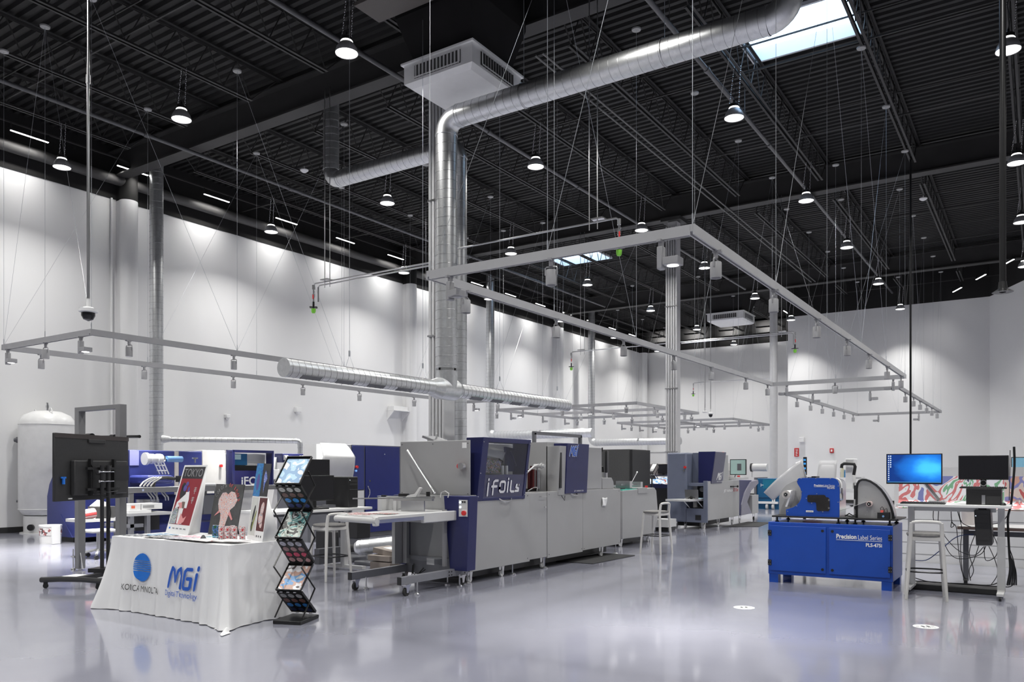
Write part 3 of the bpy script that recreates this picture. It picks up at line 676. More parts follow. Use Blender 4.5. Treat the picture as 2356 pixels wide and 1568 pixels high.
# ---- compressed-air and power drops with green caps
m_green = mat('green_cap', (0.22, 0.62, 0.06), 0.45)
def air_drop(x0, x1, y, z, label, n=2):
    t = thing('air_line_drop', label, 'pipe', (x1, y, z - .6), wc=True); s = 1 if x1 > x0 else -1
    for k in range(n):
        yy = y + .07 * k; xe = x1 - s * .06 * k
        MB().tube([(x0, yy, z - .03 * k), (xe - s * .05, yy, z - .03 * k), (xe, yy, z - .03 * k - .03), (xe, yy, z - .35)], .016, n=8).build('pipe', m_steel, t)
    MB().cyl((x1, y, z - .02), (x1, y, z - .11), .03, n=10).cyl((x1, y, z - .2), (x1, y, z - .26), .028, n=10).tube([(x1, y, z - .11), (x1 + .03, y, z - .16), (x1, y, z - .2)], .008, n=5).build('fitting', m_steel, t)
    MB().cyl((x1 + .02, y - .03, z - .22), (x1 + .02, y - .03, z - .30), .012, n=6).build('red_valve', m_red, t, )
    MB().cyl((x1, y, z - .35), (x1, y, z - .48), .02, n=8).box(x1 - .09, x1 + .09, y - .02, y + .02, z - .47, z - .455).box(x1 - .02, x1 + .02, y - .09, y + .09, z - .47, z - .455).build('coupling', m_blkm, t)
    MB().lathe([(.001, z - .58), (.03, z - .575), (.042, z - .55), (.045, z - .49), (.001, z - .485)], o=(x1, y, 0), n=16).build('green_cap', m_green, t)
    xm = x1 - s * .35
    for d in (0, -s * .14):
        MB().cyl((xm + d, y - .03, z - .12), (xm + d, y - .03, 8.9), .008, n=6).build('threaded_rod', m_steel, t)
    MB().box(xm - .1, xm + .1, y - .06, y + .1, z + .03, z + .05).build('cross_bracket', m_steel, t)
    return t
air_drop(-9.06, -12.0, 11.0, 5.12, 'pair of pipes left of the first column ending in a green-capped drop')
air_drop(-8.66, -5.28, 10.9, 5.24, 'pipe from the first column to a green-capped drop above the near rail', 1)
air_drop(-9.15, -12.4, 22.15, 5.17, 'pipe running left from the conduit column to a green-capped drop', 1)
air_drop(-8.75, -5.5, 22.15, 5.17, 'pipes running right from the conduit column to a green-capped drop by the jog')
air_drop(-9.2, -12.46, 33.0, 5.17, 'distant pipe running left from the round column to a green-capped drop', 1)
# ---- camera domes on poles, drop poles
def dome_cam(p, label, r=.1, poler=.018, cat='camera', smoked=True):
    t = thing('dome_camera', label, cat, p, wc=True); x, y, z = p
    MB().cyl((x, y, z + .16), (x, y, 9.6), poler, n=10).cyl((x, y, z + 2.75), (x, y, z + 2.85), poler * 1.4, n=10).build('pole', m_steel, t)
    MB().cyl((x, y, z + .08), (x, y, z + .2), .025, n=12).build('pole_mount', m_wht, t)
    MB().lathe([(.001, .1), (r * .5, .1), (r * .7, .085), (r, .08), (r, .045), (r * .75, .035), (.001, .035)], o=p, n=24).build('housing', m_wht, t)
    if smoked:
        MB().lathe([(r * .72, .04), (r * .72, 0), (r * .5, -.045), (.001, -.065)], o=p, n=20).build('dome', m_scr, t)
        MB().sphere((x - r * .25, y - r * .45, z), r * .2, n=8).build('lens', m_wht, t)
    return t
p = onX(203, 726, -9.4); dome_cam(p, 'white dome security camera hanging on a long pole at the left', r=.105)
p = onY(1635, 955, 24.3); dome_cam(p, 'distant dome camera with dark bubble hanging right of the conduit column', r=.085, poler=.014)
p = onY(1622, 952, 24.2); dome_cam(p, 'distant white sensor can hanging just left of the dark dome camera', r=.085, poler=.014, cat='sensor', smoked=False)
x, y = onZ(2095, 365, 8.85)[:2]
pole = thing('power_pole', 'thin black cable pole dropping from the roof behind the lit monitor', 'pole', (x, y, 0), wc=True)
MB().cyl((x, y, 0.02), (x, y, 8.9), .024, n=10).build('tube', m_blkm, pole); MB().box(x - .08, x + .08, y - .08, y + .08, 0, .02).build('foot', m_blkm, pole)
p = onX(2307, 672, -0.35); x, y = p[:2]
pl = thing('pendant_pole', 'thick black pole hanging from the roof at the right, ending in a flared cone', 'pole', p, wc=True)
MB().cyl((x, y, p[2]), (x, y, 9.5), .035, n=12).build('tube', m_blkm, pl); MB().lathe([(.04, .12), (.05, .04), (.11, 0), (.001, 0)], o=p, n=20).build('flare', m_blkm, pl)
# sprinkler / smoke heads and access point
for i, (q, lab) in enumerate([((700, 397), 'white ceiling access point above the left bend of the exhaust duct'), ((1479 / 3.4848 + 1700, 400 + 215 / 3.4848), 'white ceiling access point at a joist in the upper right')]):
    x, y = onZ(q[0], q[1], 8.72)[:2]
    o = MB().lathe([(.001, 0), (.05, .01), (.10, .05), (.10, .07), (.02, .08)], n=18).cyl((0, 0, .08), (0, 0, .16), .01, n=6).build('access_point', m_wht); o.location = (x, y, 8.72); tag(o, lab, 'sensor')
# small things on the walls
def wallbox(name, p, sz, label, cat, m=m_wht, ax='x'):
    x, y, z = p
    mb = MB(); w, d, h = sz
    if ax == 'x': mb.box(0, d, -w / 2, w / 2, -h / 2, h / 2).lathe([(w * .35, 0), (w * .3, -.05), (.001, -.08)], o=(d * .5, 0, -h / 2), n=14)
    else: mb.box(-w / 2, w / 2, -d, 0, -h / 2, h / 2)
    o = mb.build(name, m, bevel=.01); o.location = p; tag(o, label, cat); return o
wallbox('wall_camera', onX(520, 957, WX), (.14, .12, .1), 'small white dome on the left wall, above the white foil machine', 'camera')
wallbox('motion_sensor', onX(682, 942, WX), (.2, .12, .16), 'white boxed sensor on the left wall, beyond the small dome', 'sensor')
mb = MB(); mb.box(0, .35, -.42, .42, 0, .03).prism([(0, 0), (.35, 0), (0, -.35)], 'y', -.42, -.39).prism([(0, 0), (.35, 0), (0, -.35)], 'y', .39, .42).box(.02, .3, -.38, .38, .03, .17)
o = mb.build('wall_shelf', m_wht, bevel=.005); o.location = onX(908, 946, WX); tag(o, 'white bracket shelf with a box, high on the left wall by the second pilaster', 'shelf')
m_sign = mat('sign_red', srgb(190, 40, 40), .5, var=0.02)
p = onY(1833, 1040, JY); s_ = thing('extinguisher_sign', 'tall narrow red extinguisher sign on the back right wall', 'sign', p, wc=True)
MB().box(p[0] - .1, p[0] + .1, JY - .02, JY, p[2] - .19, p[2] + .19).build('plate', m_sign, s_)
text('lettering', 'FIRE', m_txtw, s_, (p[0] + .05, JY - .02, p[2] - .15), (0, 0, 1), (-1, 0, 0), .3, .09)
p = onY(1914, 1036, JY); s_ = thing('fire_alarm', 'small red fire alarm strobe on the back right wall', 'alarm', p, wc=True)
MB().box(p[0] - .08, p[0] + .08, JY - .06, JY, p[2] - .1, p[2] + .1).build('body', m_sign, s_, bevel=.01); MB().box(p[0] - .035, p[0] + .035, JY - .08, JY - .06, p[2] - .05, p[2] + .05).build('strobe', m_wht, s_)
wallbox('wall_camera', onY(1846, 1011, JY), (.2, .18, .22), 'white dome camera on the back right wall above the red sign', 'camera', ax='y')
d_ = st(MB().box(-19.1, -17.4, YF - .06, YF, 0, 2.45), 'door_1', m_white, bevel=.01) 
MB().box(-19.2, -19.1, YF - .1, YF, 0, 2.55).box(-17.4, -17.3, YF - .1, YF, 0, 2.55).box(-19.2, -17.3, YF - .1, YF, 2.45, 2.55).build('door_frame', m_white, d_)
d_ = st(MB().box(JX, JX + .04, 38.2, 40.4, 0, 2.2), 'door_2', m_white)
# ================================================================== MACHINES
def caster(mb, x, y, z=0.11, r=.04, w=.03, wheel=None):
    mb.cyl((x - w / 2, y, r), (x + w / 2, y, r), r, n=16)
def add_caster(t, x, y, top=.13, r=.042, mw=None, rz=0.0):
    c, s = math.cos(rz), math.sin(rz)
    fork = MB(); 
    for k in (-1, 1): fork.prism([(y - .02, top - .015), (y + .045, top - .015), (y + .02, r - .012), (y - .012, r - .012)], 'x', x + k * .022, x + k * .026)
    fork.box(x - .035, x + .035, y - .035, y + .05, top - .015, top)
    f = fork.build('caster', m_steel, t)
    w = MB().cyl((x - .016, y, r), (x + .016, y, r), r, n=18); w.build('wheel', mw or m_wht, f)
    return f
def add_foot(t, x, y, top=.13, r=.045):
    return MB().cyl((x, y, .02), (x, y, top + .02), .009, n=8).lathe([(r, 0), (r, .012), (r * .5, .028), (.001, .03)], o=(x, y, 0), n=18).build('levelling_foot', m_steel, t)
def screws(t, pts, r=.007, ax=(1, 0, 0), m=None):
    mb = MB(); a = Vector(ax)
    for p in pts: mb.cyl(Vector(p), Vector(p) + a * .004, r, n=8)
    return mb.build('screws', m or m_steel, t)

# ---- 1. the long grey foil stamping press ------------------------------------------------
FX = -6.0
t = thing('foil_press', 'long grey foil stamping press with blue window hood and black lettering panels', 'machine', (-6.6, 10.2, 0), wc=True)
t['label'] = 'long grey foil printing press with two blue hoods, in the centre foreground'
Yp = lambda px: yOn(px, FX)
y0, y1 = 8.10, Yp(1219); XB = -7.16
MB().box(XB, FX, y0, y1, .15, 1.12).build('near_cabinet', m_grey, t, bevel=.006)
MB().box(XB, FX, y0, Yp(1083), 1.12, 1.82).box(XB, FX - .22, Yp(1083), Yp(1210), 1.12, 1.80).build('near_tower', m_grey, t, bevel=.006)
MB().box(XB, FX - .01, y1 + .004, Yp(1260) - .006, .17, 1.115).build('service_door', m_grey, t, bevel=.005)
dr = MB().tube([(FX, Yp(1241), 1.055), (FX + .03, Yp(1241), 1.055), (FX + .03, Yp(1254), 1.05), (FX, Yp(1254), 1.05)], .006, n=6).build('door_handle', m_steel, t)
MB().cyl((FX - .01, Yp(1254), .9), (FX + .015, Yp(1254), .9), .012, n=10).build('door_lock', m_chrome, t)
MB().box(XB, FX, Yp(1260), Yp(1341) - .003, .15, 1.12).build('middle_cabinet', m_grey, t, bevel=.005)
MB().box(XB, FX, Yp(1341) + .003, 12.44, .17, 1.12).build('far_cabinet', m_grey, t, bevel=.005)
MB().box(XB, XB + .1, Yp(1210), Yp(1297), 1.12, 1.80).box(XB + .1, FX - .5, Yp(1210), Yp(1297), 1.12, 1.125).build('back_panel', m_grey, t)
MB().box(XB, FX - .35, Yp(1208), Yp(1284), 1.12, 1.16).build('roller_bed', m_blk, t)
# glossy foil rolls standing in the gap
cols = [('red_reflecting_roll', mat('foil_red_reflection', (.2, .06, .06), .15, metal=1), 1222, .055, 1.50), ('gold_foil_roll', m_chrome, 1236, .05, 1.49), ('silver_foil_roll', m_chrome, 1254, .1, 1.50), ('silver_foil_roll', m_chrome, 1274, .05, 1.52)]  # first roll is silver; its dark reddish reflection is put into the metal colour
for nm, mm, px, r, zt in cols:
    x = FX - .32; y = yOn(px, x); MB().cyl((x, y, 1.16), (x, y, zt - .05), r, n=28).cyl((x, y, 1.15), (x, y, zt), r * .3, n=12).build(nm, mm, t)
x = FX - .18; y = yOn(1245, x); MB().tube([(x, yOn(1212, x), 1.40), (x, yOn(1228, x), 1.49), (x, yOn(1240, x), 1.52)], .012, n=6).cyl((x - .12, y, 1.50), (x + .06, y, 1.50), .028, n=14).cyl((x - .0, y, 1.50), (x + .02, y, 1.50), .045, n=18).build('guide_roller', m_pale, t)
MB().tube([(FX - .1, Yp(1228), 1.14), (FX - .05, Yp(1235), 1.19), (FX - .05, Yp(1243), 1.19), (FX - .1, Yp(1249), 1.13)], .006, n=6).build('lift_handle', m_steel, t)
MB().cyl((FX - .05, Yp(1209), 1.12), (FX - .05, Yp(1209), 1.16), .03, n=14).build('stop_button', m_red, t)
# blue hood with window: front leans outward at its top
h0, h1 = 8.24, Yp(1207)
def hx(z): return FX + .005 + (z - 1.04) * .13
mb = MB()
for a, b in ((h0, h0 + .13), (h1 - .06, h1)): mb.prism([(FX - .16, 1.04), (hx(1.04), 1.04), (hx(1.86), 1.86), (FX - .16, 1.86)], 'y', a, b)
mb.prism([(FX - .16, 1.80), (hx(1.80), 1.80), (hx(1.86), 1.86), (FX - .16, 1.86)], 'y', h0 + .13, h1 - .06)
mb.prism([(FX - .16, 1.04), (hx(1.04), 1.04), (hx(1.08), 1.08), (FX - .16, 1.08)], 'y', h0 + .13, h1 - .06)
hood = mb.build('window_hood', m_navy, t, bevel=.006)
MB().quad((hx(1.38) - .006, h0 + .13, 1.38), (hx(1.38) - .006, h1 - .06, 1.38), (hx(1.80) - .006, h1 - .06, 1.80), (hx(1.80) - .006, h0 + .13, 1.80)).build('clear_window', glass('smoked_acrylic', (.75, .77, .8), .08), hood)
MB().prism([(FX - .02, 1.06), (hx(1.06) - .006, 1.06), (hx(1.38) - .006, 1.38), (FX + .02, 1.38)], 'y', h0 + .12, h1 - .05).build('tinted_panel', mat('tinted_navy_acrylic', srgb(30, 30, 78), .1, var=.05, coat=.5), hood)
# web of printed foil and paper seen inside
MB().prism([(8.42, 1.40), (8.95, 1.40), (8.98, 1.56), (8.42, 1.64)], 'x', FX - .12, FX - .115).build('printed_web', art('foil_web_art', [(.02, .02, .03), (.05, .1, .3), (.5, .5, .5), (.3, .04, .03), (.03, .2, .08), (.02, .02, .02), (.3, .3, .34)], 9, dist=5), t)
MB().prism([(8.4, 1.66), (8.4, 1.76), (9.1, 1.68), (8.9, 1.40), (9.05, 1.56), (8.95, 1.6)], 'x', FX - .14, FX - .13).build('paper_guide', m_pale, t)
MB().prism([(9.14, 1.42), (9.3, 1.42), (9.3, 1.74), (9.1, 1.76)], 'x', FX - .16, FX - .12).tube([(FX - .06, 9.12, 1.7), (FX - .06, 9.26, 1.5)], .01, n=6).build('inner_frame', m_navy, t)
for y in (8.98, 9.08): MB().cyl((FX - .1, y, 1.38), (FX - .1, y, 1.5), .022, n=12).build('inner_roller', m_wht, t)
U = Vector((.13, 0, 1)).normalized(); tx = hx(1.15) - .004
m_chl = mat('chrome_lettering', (.85, .85, .87), .25, metal=.6, var=0)
strokes('lettering', IFOILS, .17, m_chl, hood, (hx(1.15) - .002, 8.42, 1.15), (0, 1, 0), U, .78, .19)
screws(hood, [(hx(z), y, z) for y in (h0 + .02, h1 - .02) for z in (1.1, 1.4, 1.8)])
MB().tube([(FX, 8.75, 1.06), (FX + .03, 8.8, 1.03), (FX + .035, 8.9, 1.015), (FX + .03, 9.0, 1.03), (FX, 9.05, 1.06)], .009, n=6).build('hood_handle', m_steel, hood)
# solid blue panel hood with logo
g0, g1 = Yp(1298), Yp(1348)
mb = MB().prism([(FX - .2, 1.08), (FX + .02, 1.08), (FX + .06, 1.845), (FX - .2, 1.845)], 'y', g0, g1)
h2 = mb.build('panel_hood', m_navy, t, bevel=.006)
MB().prism([(FX - .2, 1.06), (FX + .01, 1.06), (FX + .04, 1.80), (FX - .2, 1.80)], 'y', Yp(1283), g0 - .004).build('hood_edge', m_grey, t, bevel=.004)
MB().box(FX - .1, FX + .036, Yp(1284), Yp(1288), 1.17, 1.74).build('hood_slot', m_blk, t)
MB().box(XB, FX - .18, Yp(1283), Yp(1352), 1.12, 1.86).build('print_tower', m_grey, t)
U2 = Vector((.04, 0, .765)).normalized()
strokes('logo', MGI, .26, m_txtw, h2, (FX + .052, g0 + .06, 1.66), (0, 1, 0), U2, .24, .14, shear=.12)
strokes('logo', MGI, .15, m_txtblue, h2, (FX + .054, g0 + .06, 1.66), (0, 1, 0), U2, .24, .14, shear=.12, lift=.006)
text('lettering', 'JET VARNISH 3DS', m_txtw, h2, (FX + .026, g0 + .26, 1.10), (0, 1, 0), U2, .30, .028)
MB().tube([(FX, g0 + .2, 1.08), (FX + .03, g0 + .24, 1.05), (FX + .03, g0 + .36, 1.05), (FX, g0 + .4, 1.08)], .008, n=6).build('hood_handle', m_steel, h2)
MB().tube([(FX, Yp(1292), 1.06), (FX + .02, Yp(1294), 1.0), (FX + .015, Yp(1297), .98), (FX, Yp(1300), 1.05)], .004, n=5).build('cable', m_blk, t)
MB().box(XB, FX - .02, Yp(1350), Yp(1387), 1.12, 1.80).build('far_tower', m_grey, t, bevel=.005)
MB().box(FX - .02, FX - .016, Yp(1352), Yp(1384), 1.14, 1.72).build('tower_door', m_grey, t, bevel=.002)
# gantry frame over the far tower
MB().bar((FX - .6, 10.6, 1.82), (FX - .6, 10.6, 2.02), .05).bar((FX - .6, 12.1, 1.82), (FX - .6, 12.1, 2.02), .05).bar((FX - .6, 10.575, 2.02), (FX - .6, 12.125, 2.02), .05).build('top_frame', m_greyd, t)
# operator screen seen edge-on, with its control box
x = FX - .12; ym = yOn(1396, x)
MB().obox((x, ym, 1.58), (.40, .045, .38), (0, 0, math.radians(113))).build('side_monitor', m_blk, t, bevel=.02)
MB().tube([(x - .1, ym + .03, 1.5), (x - .1, ym + .06, 1.36), (x - .1, ym + .02, 1.3)], .018, n=8).cyl((x - .1, ym + .03, 1.75), (x - .1, ym + .03, 1.82), .012, n=6).build('monitor_arm', m_blkm, t)
MB().cyl((x - .05, ym, 1.31), (x - .05, ym, 1.40), .06, n=16).build('arm_base', m_steel, t)
MB().prism([(11.82, 1.12), (12.26, 1.12), (12.24, 1.24), (12.17, 1.31), (11.82, 1.31)], 'x', FX - .2, FX - .03).build('control_box', m_grey, t, bevel=.01)
o = MB().grid(lambda u, v: (FX + .012 + .008 * math.sin(5 * u + 3 * v), Yp(1384) + u * .16, .84 + v * .14 + .006 * math.sin(7 * u)), 8, 6).build('wiping_cloth', m_paper, t, solid=.006)
MB().cyl((FX - .08, Yp(1073) - .02, 1.49), (FX - .08, 8.06, 1.49), .045, .045, n=16).build('stop_plate', m_steel, t)
MB().cyl((FX - .12, 8.1, 1.49), (FX - .12, 8.02, 1.49), .03, n=14).build('stop_button', m_red, t)
MB().box(FX - .12, FX - .05, 8.097, 8.10, 1.72, 1.79).build('rating_label', m_paper, t)
for y in (8.22, 8.95, 10.02, 11.9):
    add_caster(t, FX - .1, y, .17)
for y in (8.12, 9.15, 10.0, 12.35): add_foot(t, FX - .05, y, .17, .05)
for y in (8.5, 9.6, 10.8, 12.0): add_caster(t, XB + .1, y, .17)
MB().box(XB + .12, FX - .2, 8.25, 12.3, .04, .16).build('underside_shade_block', m_blk, t)  # black block added to darken the gap under the press
screws(t, [(FX, y, z) for y in (8.14, 9.46, 10.05, 11.05, 11.13, 12.38) for z in (.2, 1.08)], .006, m=m_blk)
screws(t, [(x, 8.1, z) for x in (XB + .03, -6.6, FX - .03) for z in (1.78, 1.14)], .006, (0, -1, 0), m_blk)
MB().obox((XB + .35, 8.4, 1.86), (.2, .3, .03), (0, .3, 0)).cyl((XB + .3, 8.5, 1.82), (XB + .42, 8.35, 1.93), .012, n=6).build('top_latch', m_steel, t)
# arm leaning up from the infeed against the near end
# ---- 2. end delivery module
EX = -6.48
t = thing('delivery_unit', 'grey waist-high delivery unit with green belt, at the far end of the long press', 'machine', (-6.9, 14.2, 0), wc=True)
MB().prism([(13.52, .15), (14.95, .12), (15.2, .5), (15.1, 1.02), (15.0, 1.08), (13.52, 1.05)], 'x', -7.3, EX).build('cabinet', m_grey, t, bevel=.008)
MB().box(-7.28, EX - .02, 13.56, 14.9, 1.05, 1.07).build('green_belt', mat('belt_green', (.05, .45, .35), .5), t)
MB().box(EX - .3, EX + .01, 14.2, 14.62, .98, 1.09).build('side_guard', m_grey, t, bevel=.005)
MB().bar((-7.0, 13.7, 1.12), (-7.0, 15.0, 1.12), .04).bar((-6.7, 13.9, 1.15), (-6.7, 14.7, 1.15), .03).box(-6.9, -6.6, 14.1, 14.2, 1.08, 1.22).box(-6.8, -6.6, 14.6, 14.7, 1.08, 1.2).tube([(-6.8, 14.5, 1.1), (-6.75, 14.75, 1.38)], .008, n=6).build('belt_mechanism', m_steel, t)
MB().sphere((-6.75, 14.76, 1.39), .02, n=8).build('lever_knob', m_wht, t)
MB().box(-7.2, -6.6, 13.6, 13.9, 1.07, 1.1).build('black_tray', m_blk, t); MB().cyl((-6.62, 14.92, 1.07), (-6.62, 14.92, 1.12), .03, n=12).build('stop_button', m_red, t)
screws(t, [(EX, y, z) for y in (13.75, 14.1, 14.2, 14.5) for z in (.3, .75)], .004)
MB().box(-7.2, EX - .15, 13.6, 14.8, .04, .15).build('underside_shade_block', m_blk, t)  # added black filler that keeps the space below the unit in shade
for y in (13.6, 14.85): add_caster(t, EX - .08, y, .15); add_caster(t, -7.2, y, .15)
t = tag(recentre(MB().prism([(-6.35, 10.84), (-5.69, 10.84), (-5.66, 12.3), (-6.3, 12.3)], 'z', .001, .012).build('floor_mat', mat('mat_black', (.03, .03, .032), .85, bump=.4, scale=60), bevel=.004)), 'dark anti-fatigue floor mat beside the long grey press', 'mat')

# ---- 3. infeed / stacker trolley in the left foreground of the press
t = thing('sheet_stacker', 'grey and blue sheet stacker trolley on casters at the near end of the long press', 'machine', (-6.4, 7.3, 0), wc=True)
bx = -6.06
def rbar(x0, y0_, x1, y1_, z0, z1, nm, m=m_greyd, w=.06):
    d = Vector((x1 - x0, y1_ - y0_, 0)).normalized(); n = Vector((-d.y, d.x, 0)) * (w / 2)
    return MB().prism([(x0 + n.x, y0_ + n.y), (x1 + n.x, y1_ + n.y), (x1 - n.x, y1_ - n.y), (x0 - n.x, y0_ - n.y)], 'z', z0, z1).build(nm, m, t, bevel=.004)
rbar(-6.08, 6.86, -6.05, 8.1, .13, .22, 'side_rail', mat('stacker_grey', srgb(125, 126, 132), .4))
rbar(-6.86, 6.86, -6.86, 7.9, .13, .22, 'side_rail', mat('stacker_grey', srgb(125, 126, 132), .4))
MB().box(-6.11, -6.05, 6.855, 6.862, .13, .22).box(-6.89, -6.83, 6.855, 6.862, .13, .22).build('rail_cap', m_blk, t)
MB().box(-6.9, -6.05, 7.86, 7.92, .12, .34).build('cross_rail', mat('stacker_grey', srgb(125, 126, 132), .4), t)
MB().prism([(-7.0 + .9, .2), (-5.84, .2), (-5.80, 1.12), (-6.2, 1.12)], 'y', 7.82, 8.0).build('control_tower', m_navy, t, bevel=.006)
MB().prism([(-6.98, .22), (-6.84, .22), (-6.84, 1.12), (-7.05, 1.12)], 'y', 7.84, 7.98).build('left_tower', m_navy, t, bevel=.006)
MB().box(-6.95, -6.1, 7.93, 7.98, .3, 1.12).build('rear_plate', m_grey, t)
for q_ in ((-6.86, -6.81, 7.6, 7.8), (-6.80, -6.74, 7.74, 7.8), (-6.16, -6.13, 7.74, 7.8)): MB().box(*q_, .25, .95).build('upright', m_grey, t)
MB().quad((-6.74, 7.75, .32), (-6.16, 7.75, .26), (-6.16, 7.75, .86), (-6.74, 7.75, .86)).build('clear_guard', glass('clear_guard_sheet', (.78, .79, .8), .1), t)
MB().box(-6.74, -6.13, 7.5, 7.9, .80, .93).build('table_support', m_grey, t, bevel=.006)
MB().prism([(-6.73, 5.62 + .9), (-5.98, 6.42), (-6.02, 7.9), (-6.88, 7.9)], 'z', .90, .935).build('delivery_table', m_pale, t, bevel=.004)
MB().box(-6.04, -6.0, 6.42, 7.2, .86, .90).build('drawer_runner', m_steel, t)
MB().cyl((-6.72, 6.5, .89), (-5.99, 6.40, .89), .035, n=12).build('front_roll_edge', m_pale, t)
MB().box(-6.05, -5.99, 6.38, 6.44, .83, .93).build('corner_block', m_pale, t, bevel=.012)
MB().box(-6.05, -6.0, 7.2, 7.85, .82, .94).build('side_fairing', m_pale, t, bevel=.01)
MB().box(-6.62, -6.25, 7.5, 7.52, .935, 1.07).build('back_stop', m_steel, t)
MB().box(-6.92, -6.85, 7.4, 7.8, .935, 1.1).box(-6.75, -6.7, 7.5, 7.54, .935, 1.08).build('side_guides', m_pale, t)
MB().bar((-7.05, 7.1, 1.09), (-6.2, 7.65, 1.10), .035, .015).bar((-6.6, 7.35, 1.08), (-6.15, 7.55, 1.08), .09, .025).bar((-7.0, 7.5, 1.11), (-6.2, 7.62, 1.11), .05, .012).build('crossbar', m_steel, t)
MB().obox((-6.62, 7.55, 1.13), (.12, .05, .035), (0, 0, .3)).obox((-6.9, 7.5, 1.115), (.06, .05, .02), (0, 0, .3)).cyl((-6.35, 7.7, 1.1), (-6.35, 7.7, 1.17), .025, n=10).build('clamp', m_blk, t)
MB().prism([(-6.55, 1.10), (-6.38, 1.11), (-6.30, 1.22), (-6.33, 1.23), (-6.40, 1.15), (-6.52, 1.125)], 'y', 7.5, 7.54).build('lever', m_pale, t, bevel=.004)
p0 = onY(1000, 1133, 7.6); p1 = onY(937, 1036, 7.95); MB().cyl(p0, p1, .014, n=10).build('support_arm', m_steel, t)
MB().tube([(-6.22, 7.78, 1.10), (-6.22, 7.8, 1.16), (-6.16, 7.8, 1.18), (-6.1, 7.8, 1.15), (-6.1, 7.78, 1.10)], .007, n=6).build('air_hose', m_pale, t)
MB().box(-5.955, -5.825, 7.812, 7.82, .87, 1.075).build('switch_panel', m_pale, t)
for x, z, mm, r in ((-5.93, 1.045, m_glow, .014), (-5.895, 1.05, m_blk, .011), (-5.86, 1.05, m_blk, .011), (-5.93, .985, m_glow, .014)): MB().cyl((x, 7.812, z), (x, 7.80, z), r, n=14).build('push_button', mm, t)
MB().box(-5.9, -5.83, 7.806, 7.812, .875, .955).build('isolator_plate', m_paper, t); MB().cyl((-5.865, 7.806, .915), (-5.865, 7.78, .915), .03, n=16).build('isolator_switch', m_red, t)
MB().box(-6.5, -6.38, 7.853, 7.86, .24, .32).build('data_plate', m_paper, t)
MB().tube([(-6.7, 7.84, .24), (-6.68, 7.8, .12), (-6.6, 7.78, .1), (-6.52, 7.82, .2)], .008, n=6).tube([(-6.72, 7.84, .22), (-6.7, 7.8, .1), (-6.62, 7.76, .08), (-6.5, 7.83, .18)], .006, n=6).build('cables', m_blk, t)
for x, y in ((-6.06, 6.95), (-6.86, 6.95), (-6.04, 7.98), (-6.86, 7.84)): add_caster(t, x, y, .13, .045, m_rub, .4)
for x, y in ((-6.0, 7.08), (-6.78, 7.05), (-5.98, 7.86), (-6.2, 7.9)): add_foot(t, x, y, .13, .035)
screws(t, [(-6.018, y, z) for y in (7.7, 7.75, 8.02) for z in (.155, .195)], .01, m=m_blk)
for k, (a, b, rz) in enumerate(((-6.45, 6.62, .2), (-6.62, 6.75, -.3), (-6.3, 6.85, .05))):
    o = MB().box(-.15, .15, -.1, .1, 0, .002).build('printed_sheet', art('sheet_art_%d' % k, [(.02, .02, .02), (.5, .05, .06), (.7, .7, .7), (.05, .3, .2), (.1, .1, .12)], 9 + k, dist=3)); o.location = (a, b, .9355 + .0025 * k); o.rotation_euler = (0, 0, rz)
    tag(o, 'dark printed sheet on the stacker table, ' + ('nearest its front edge', 'leftmost of three', 'lying over the other two')[k], 'print', 'printed sheets on the stacker table')

# ---- 4. blue-grey varnish press further back
t = thing('varnish_press', 'blue-grey press with open feed tray, standing behind the white bar stool', 'machine', (-7.4, 21, 0), wc=True)
PX, PY = -6.72, 18.6
zt = 1.86
Xq = lambda px: xOn(px, PY); Yq = lambda px: yOn(px, PX)
xl, xm, xr = Xq(1534), Xq(1581), Xq(1627)
MB().box(xl, xm - .02, PY, PY + .5, .16, zt).build('feed_column', m_greyb, t, bevel=.04)
MB().box(xm - .02, PX - .03, PY + .42, PY + 1.4, 1.12, zt).build('upper_housing', m_greyb, t, bevel=.006)
MB().box(xm - .02, xr, PY, PY + .06, .16, .5).box(Xq(1618), xr, PY, PY + .06, .5, 1.17).box(xm - .02, Xq(1618), PY + .1, PY + .16, 1.04, 1.12).build('feed_frame', m_greyb, t, bevel=.005)
MB().box(xm, Xq(1618), PY + .7, PY + .75, .5, 1.1).build('dark_recess', m_blk, t)
MB().box(xm - .02, Xq(1618), PY + .06, PY + .7, .46, .5).build('recess_floor', m_blk, t)
MB().box(Xq(1600), Xq(1613), PY - .012, PY, .22, .34).build('vent', m_blk, t)
MB().prism([(xm - .38, PY - .45), (Xq(1604), PY - .5), (Xq(1618), PY + .3), (xm, PY + .3)], 'z', .68, .73).build('feed_tray', m_pale, t, bevel=.006)
MB().box(xm + .0, Xq(1616), PY - .18, PY + .3, .731, .745).build('paper_stack', m_paper, t)
MB().box(xm + .22, Xq(1615), PY - .05, PY + .25, .746, .75).build('top_print', art('print_teal', [(.05, .2, .35), (.3, .55, .65), (.75, .8, .82)], 3), t)
MB().prism([(xm + .05, .74), (xm + .37, .74), (xm + .36, .96), (xm + .03, .96)], 'y', PY - .24, PY - .22).build('paper_stop', m_steel, t)
MB().cyl((xm + .2, PY - .26, .77), (xm + .2, PY - .22, .77), .04, n=10).tube([(xm + .12, PY - .26, .75), (xm + .2, PY - .27, .79), (xm + .3, PY - .26, .76)], .01, n=5).build('clamp_knob', m_blk, t)
MB().cyl((Xq(1598), PY + .5, .95), (Xq(1598), PY + .68, .95), .06, n=14).cyl((Xq(1608), PY + .5, .95), (Xq(1608), PY + .68, .95), .06, n=14).build('feed_wheel', m_greyd, t)
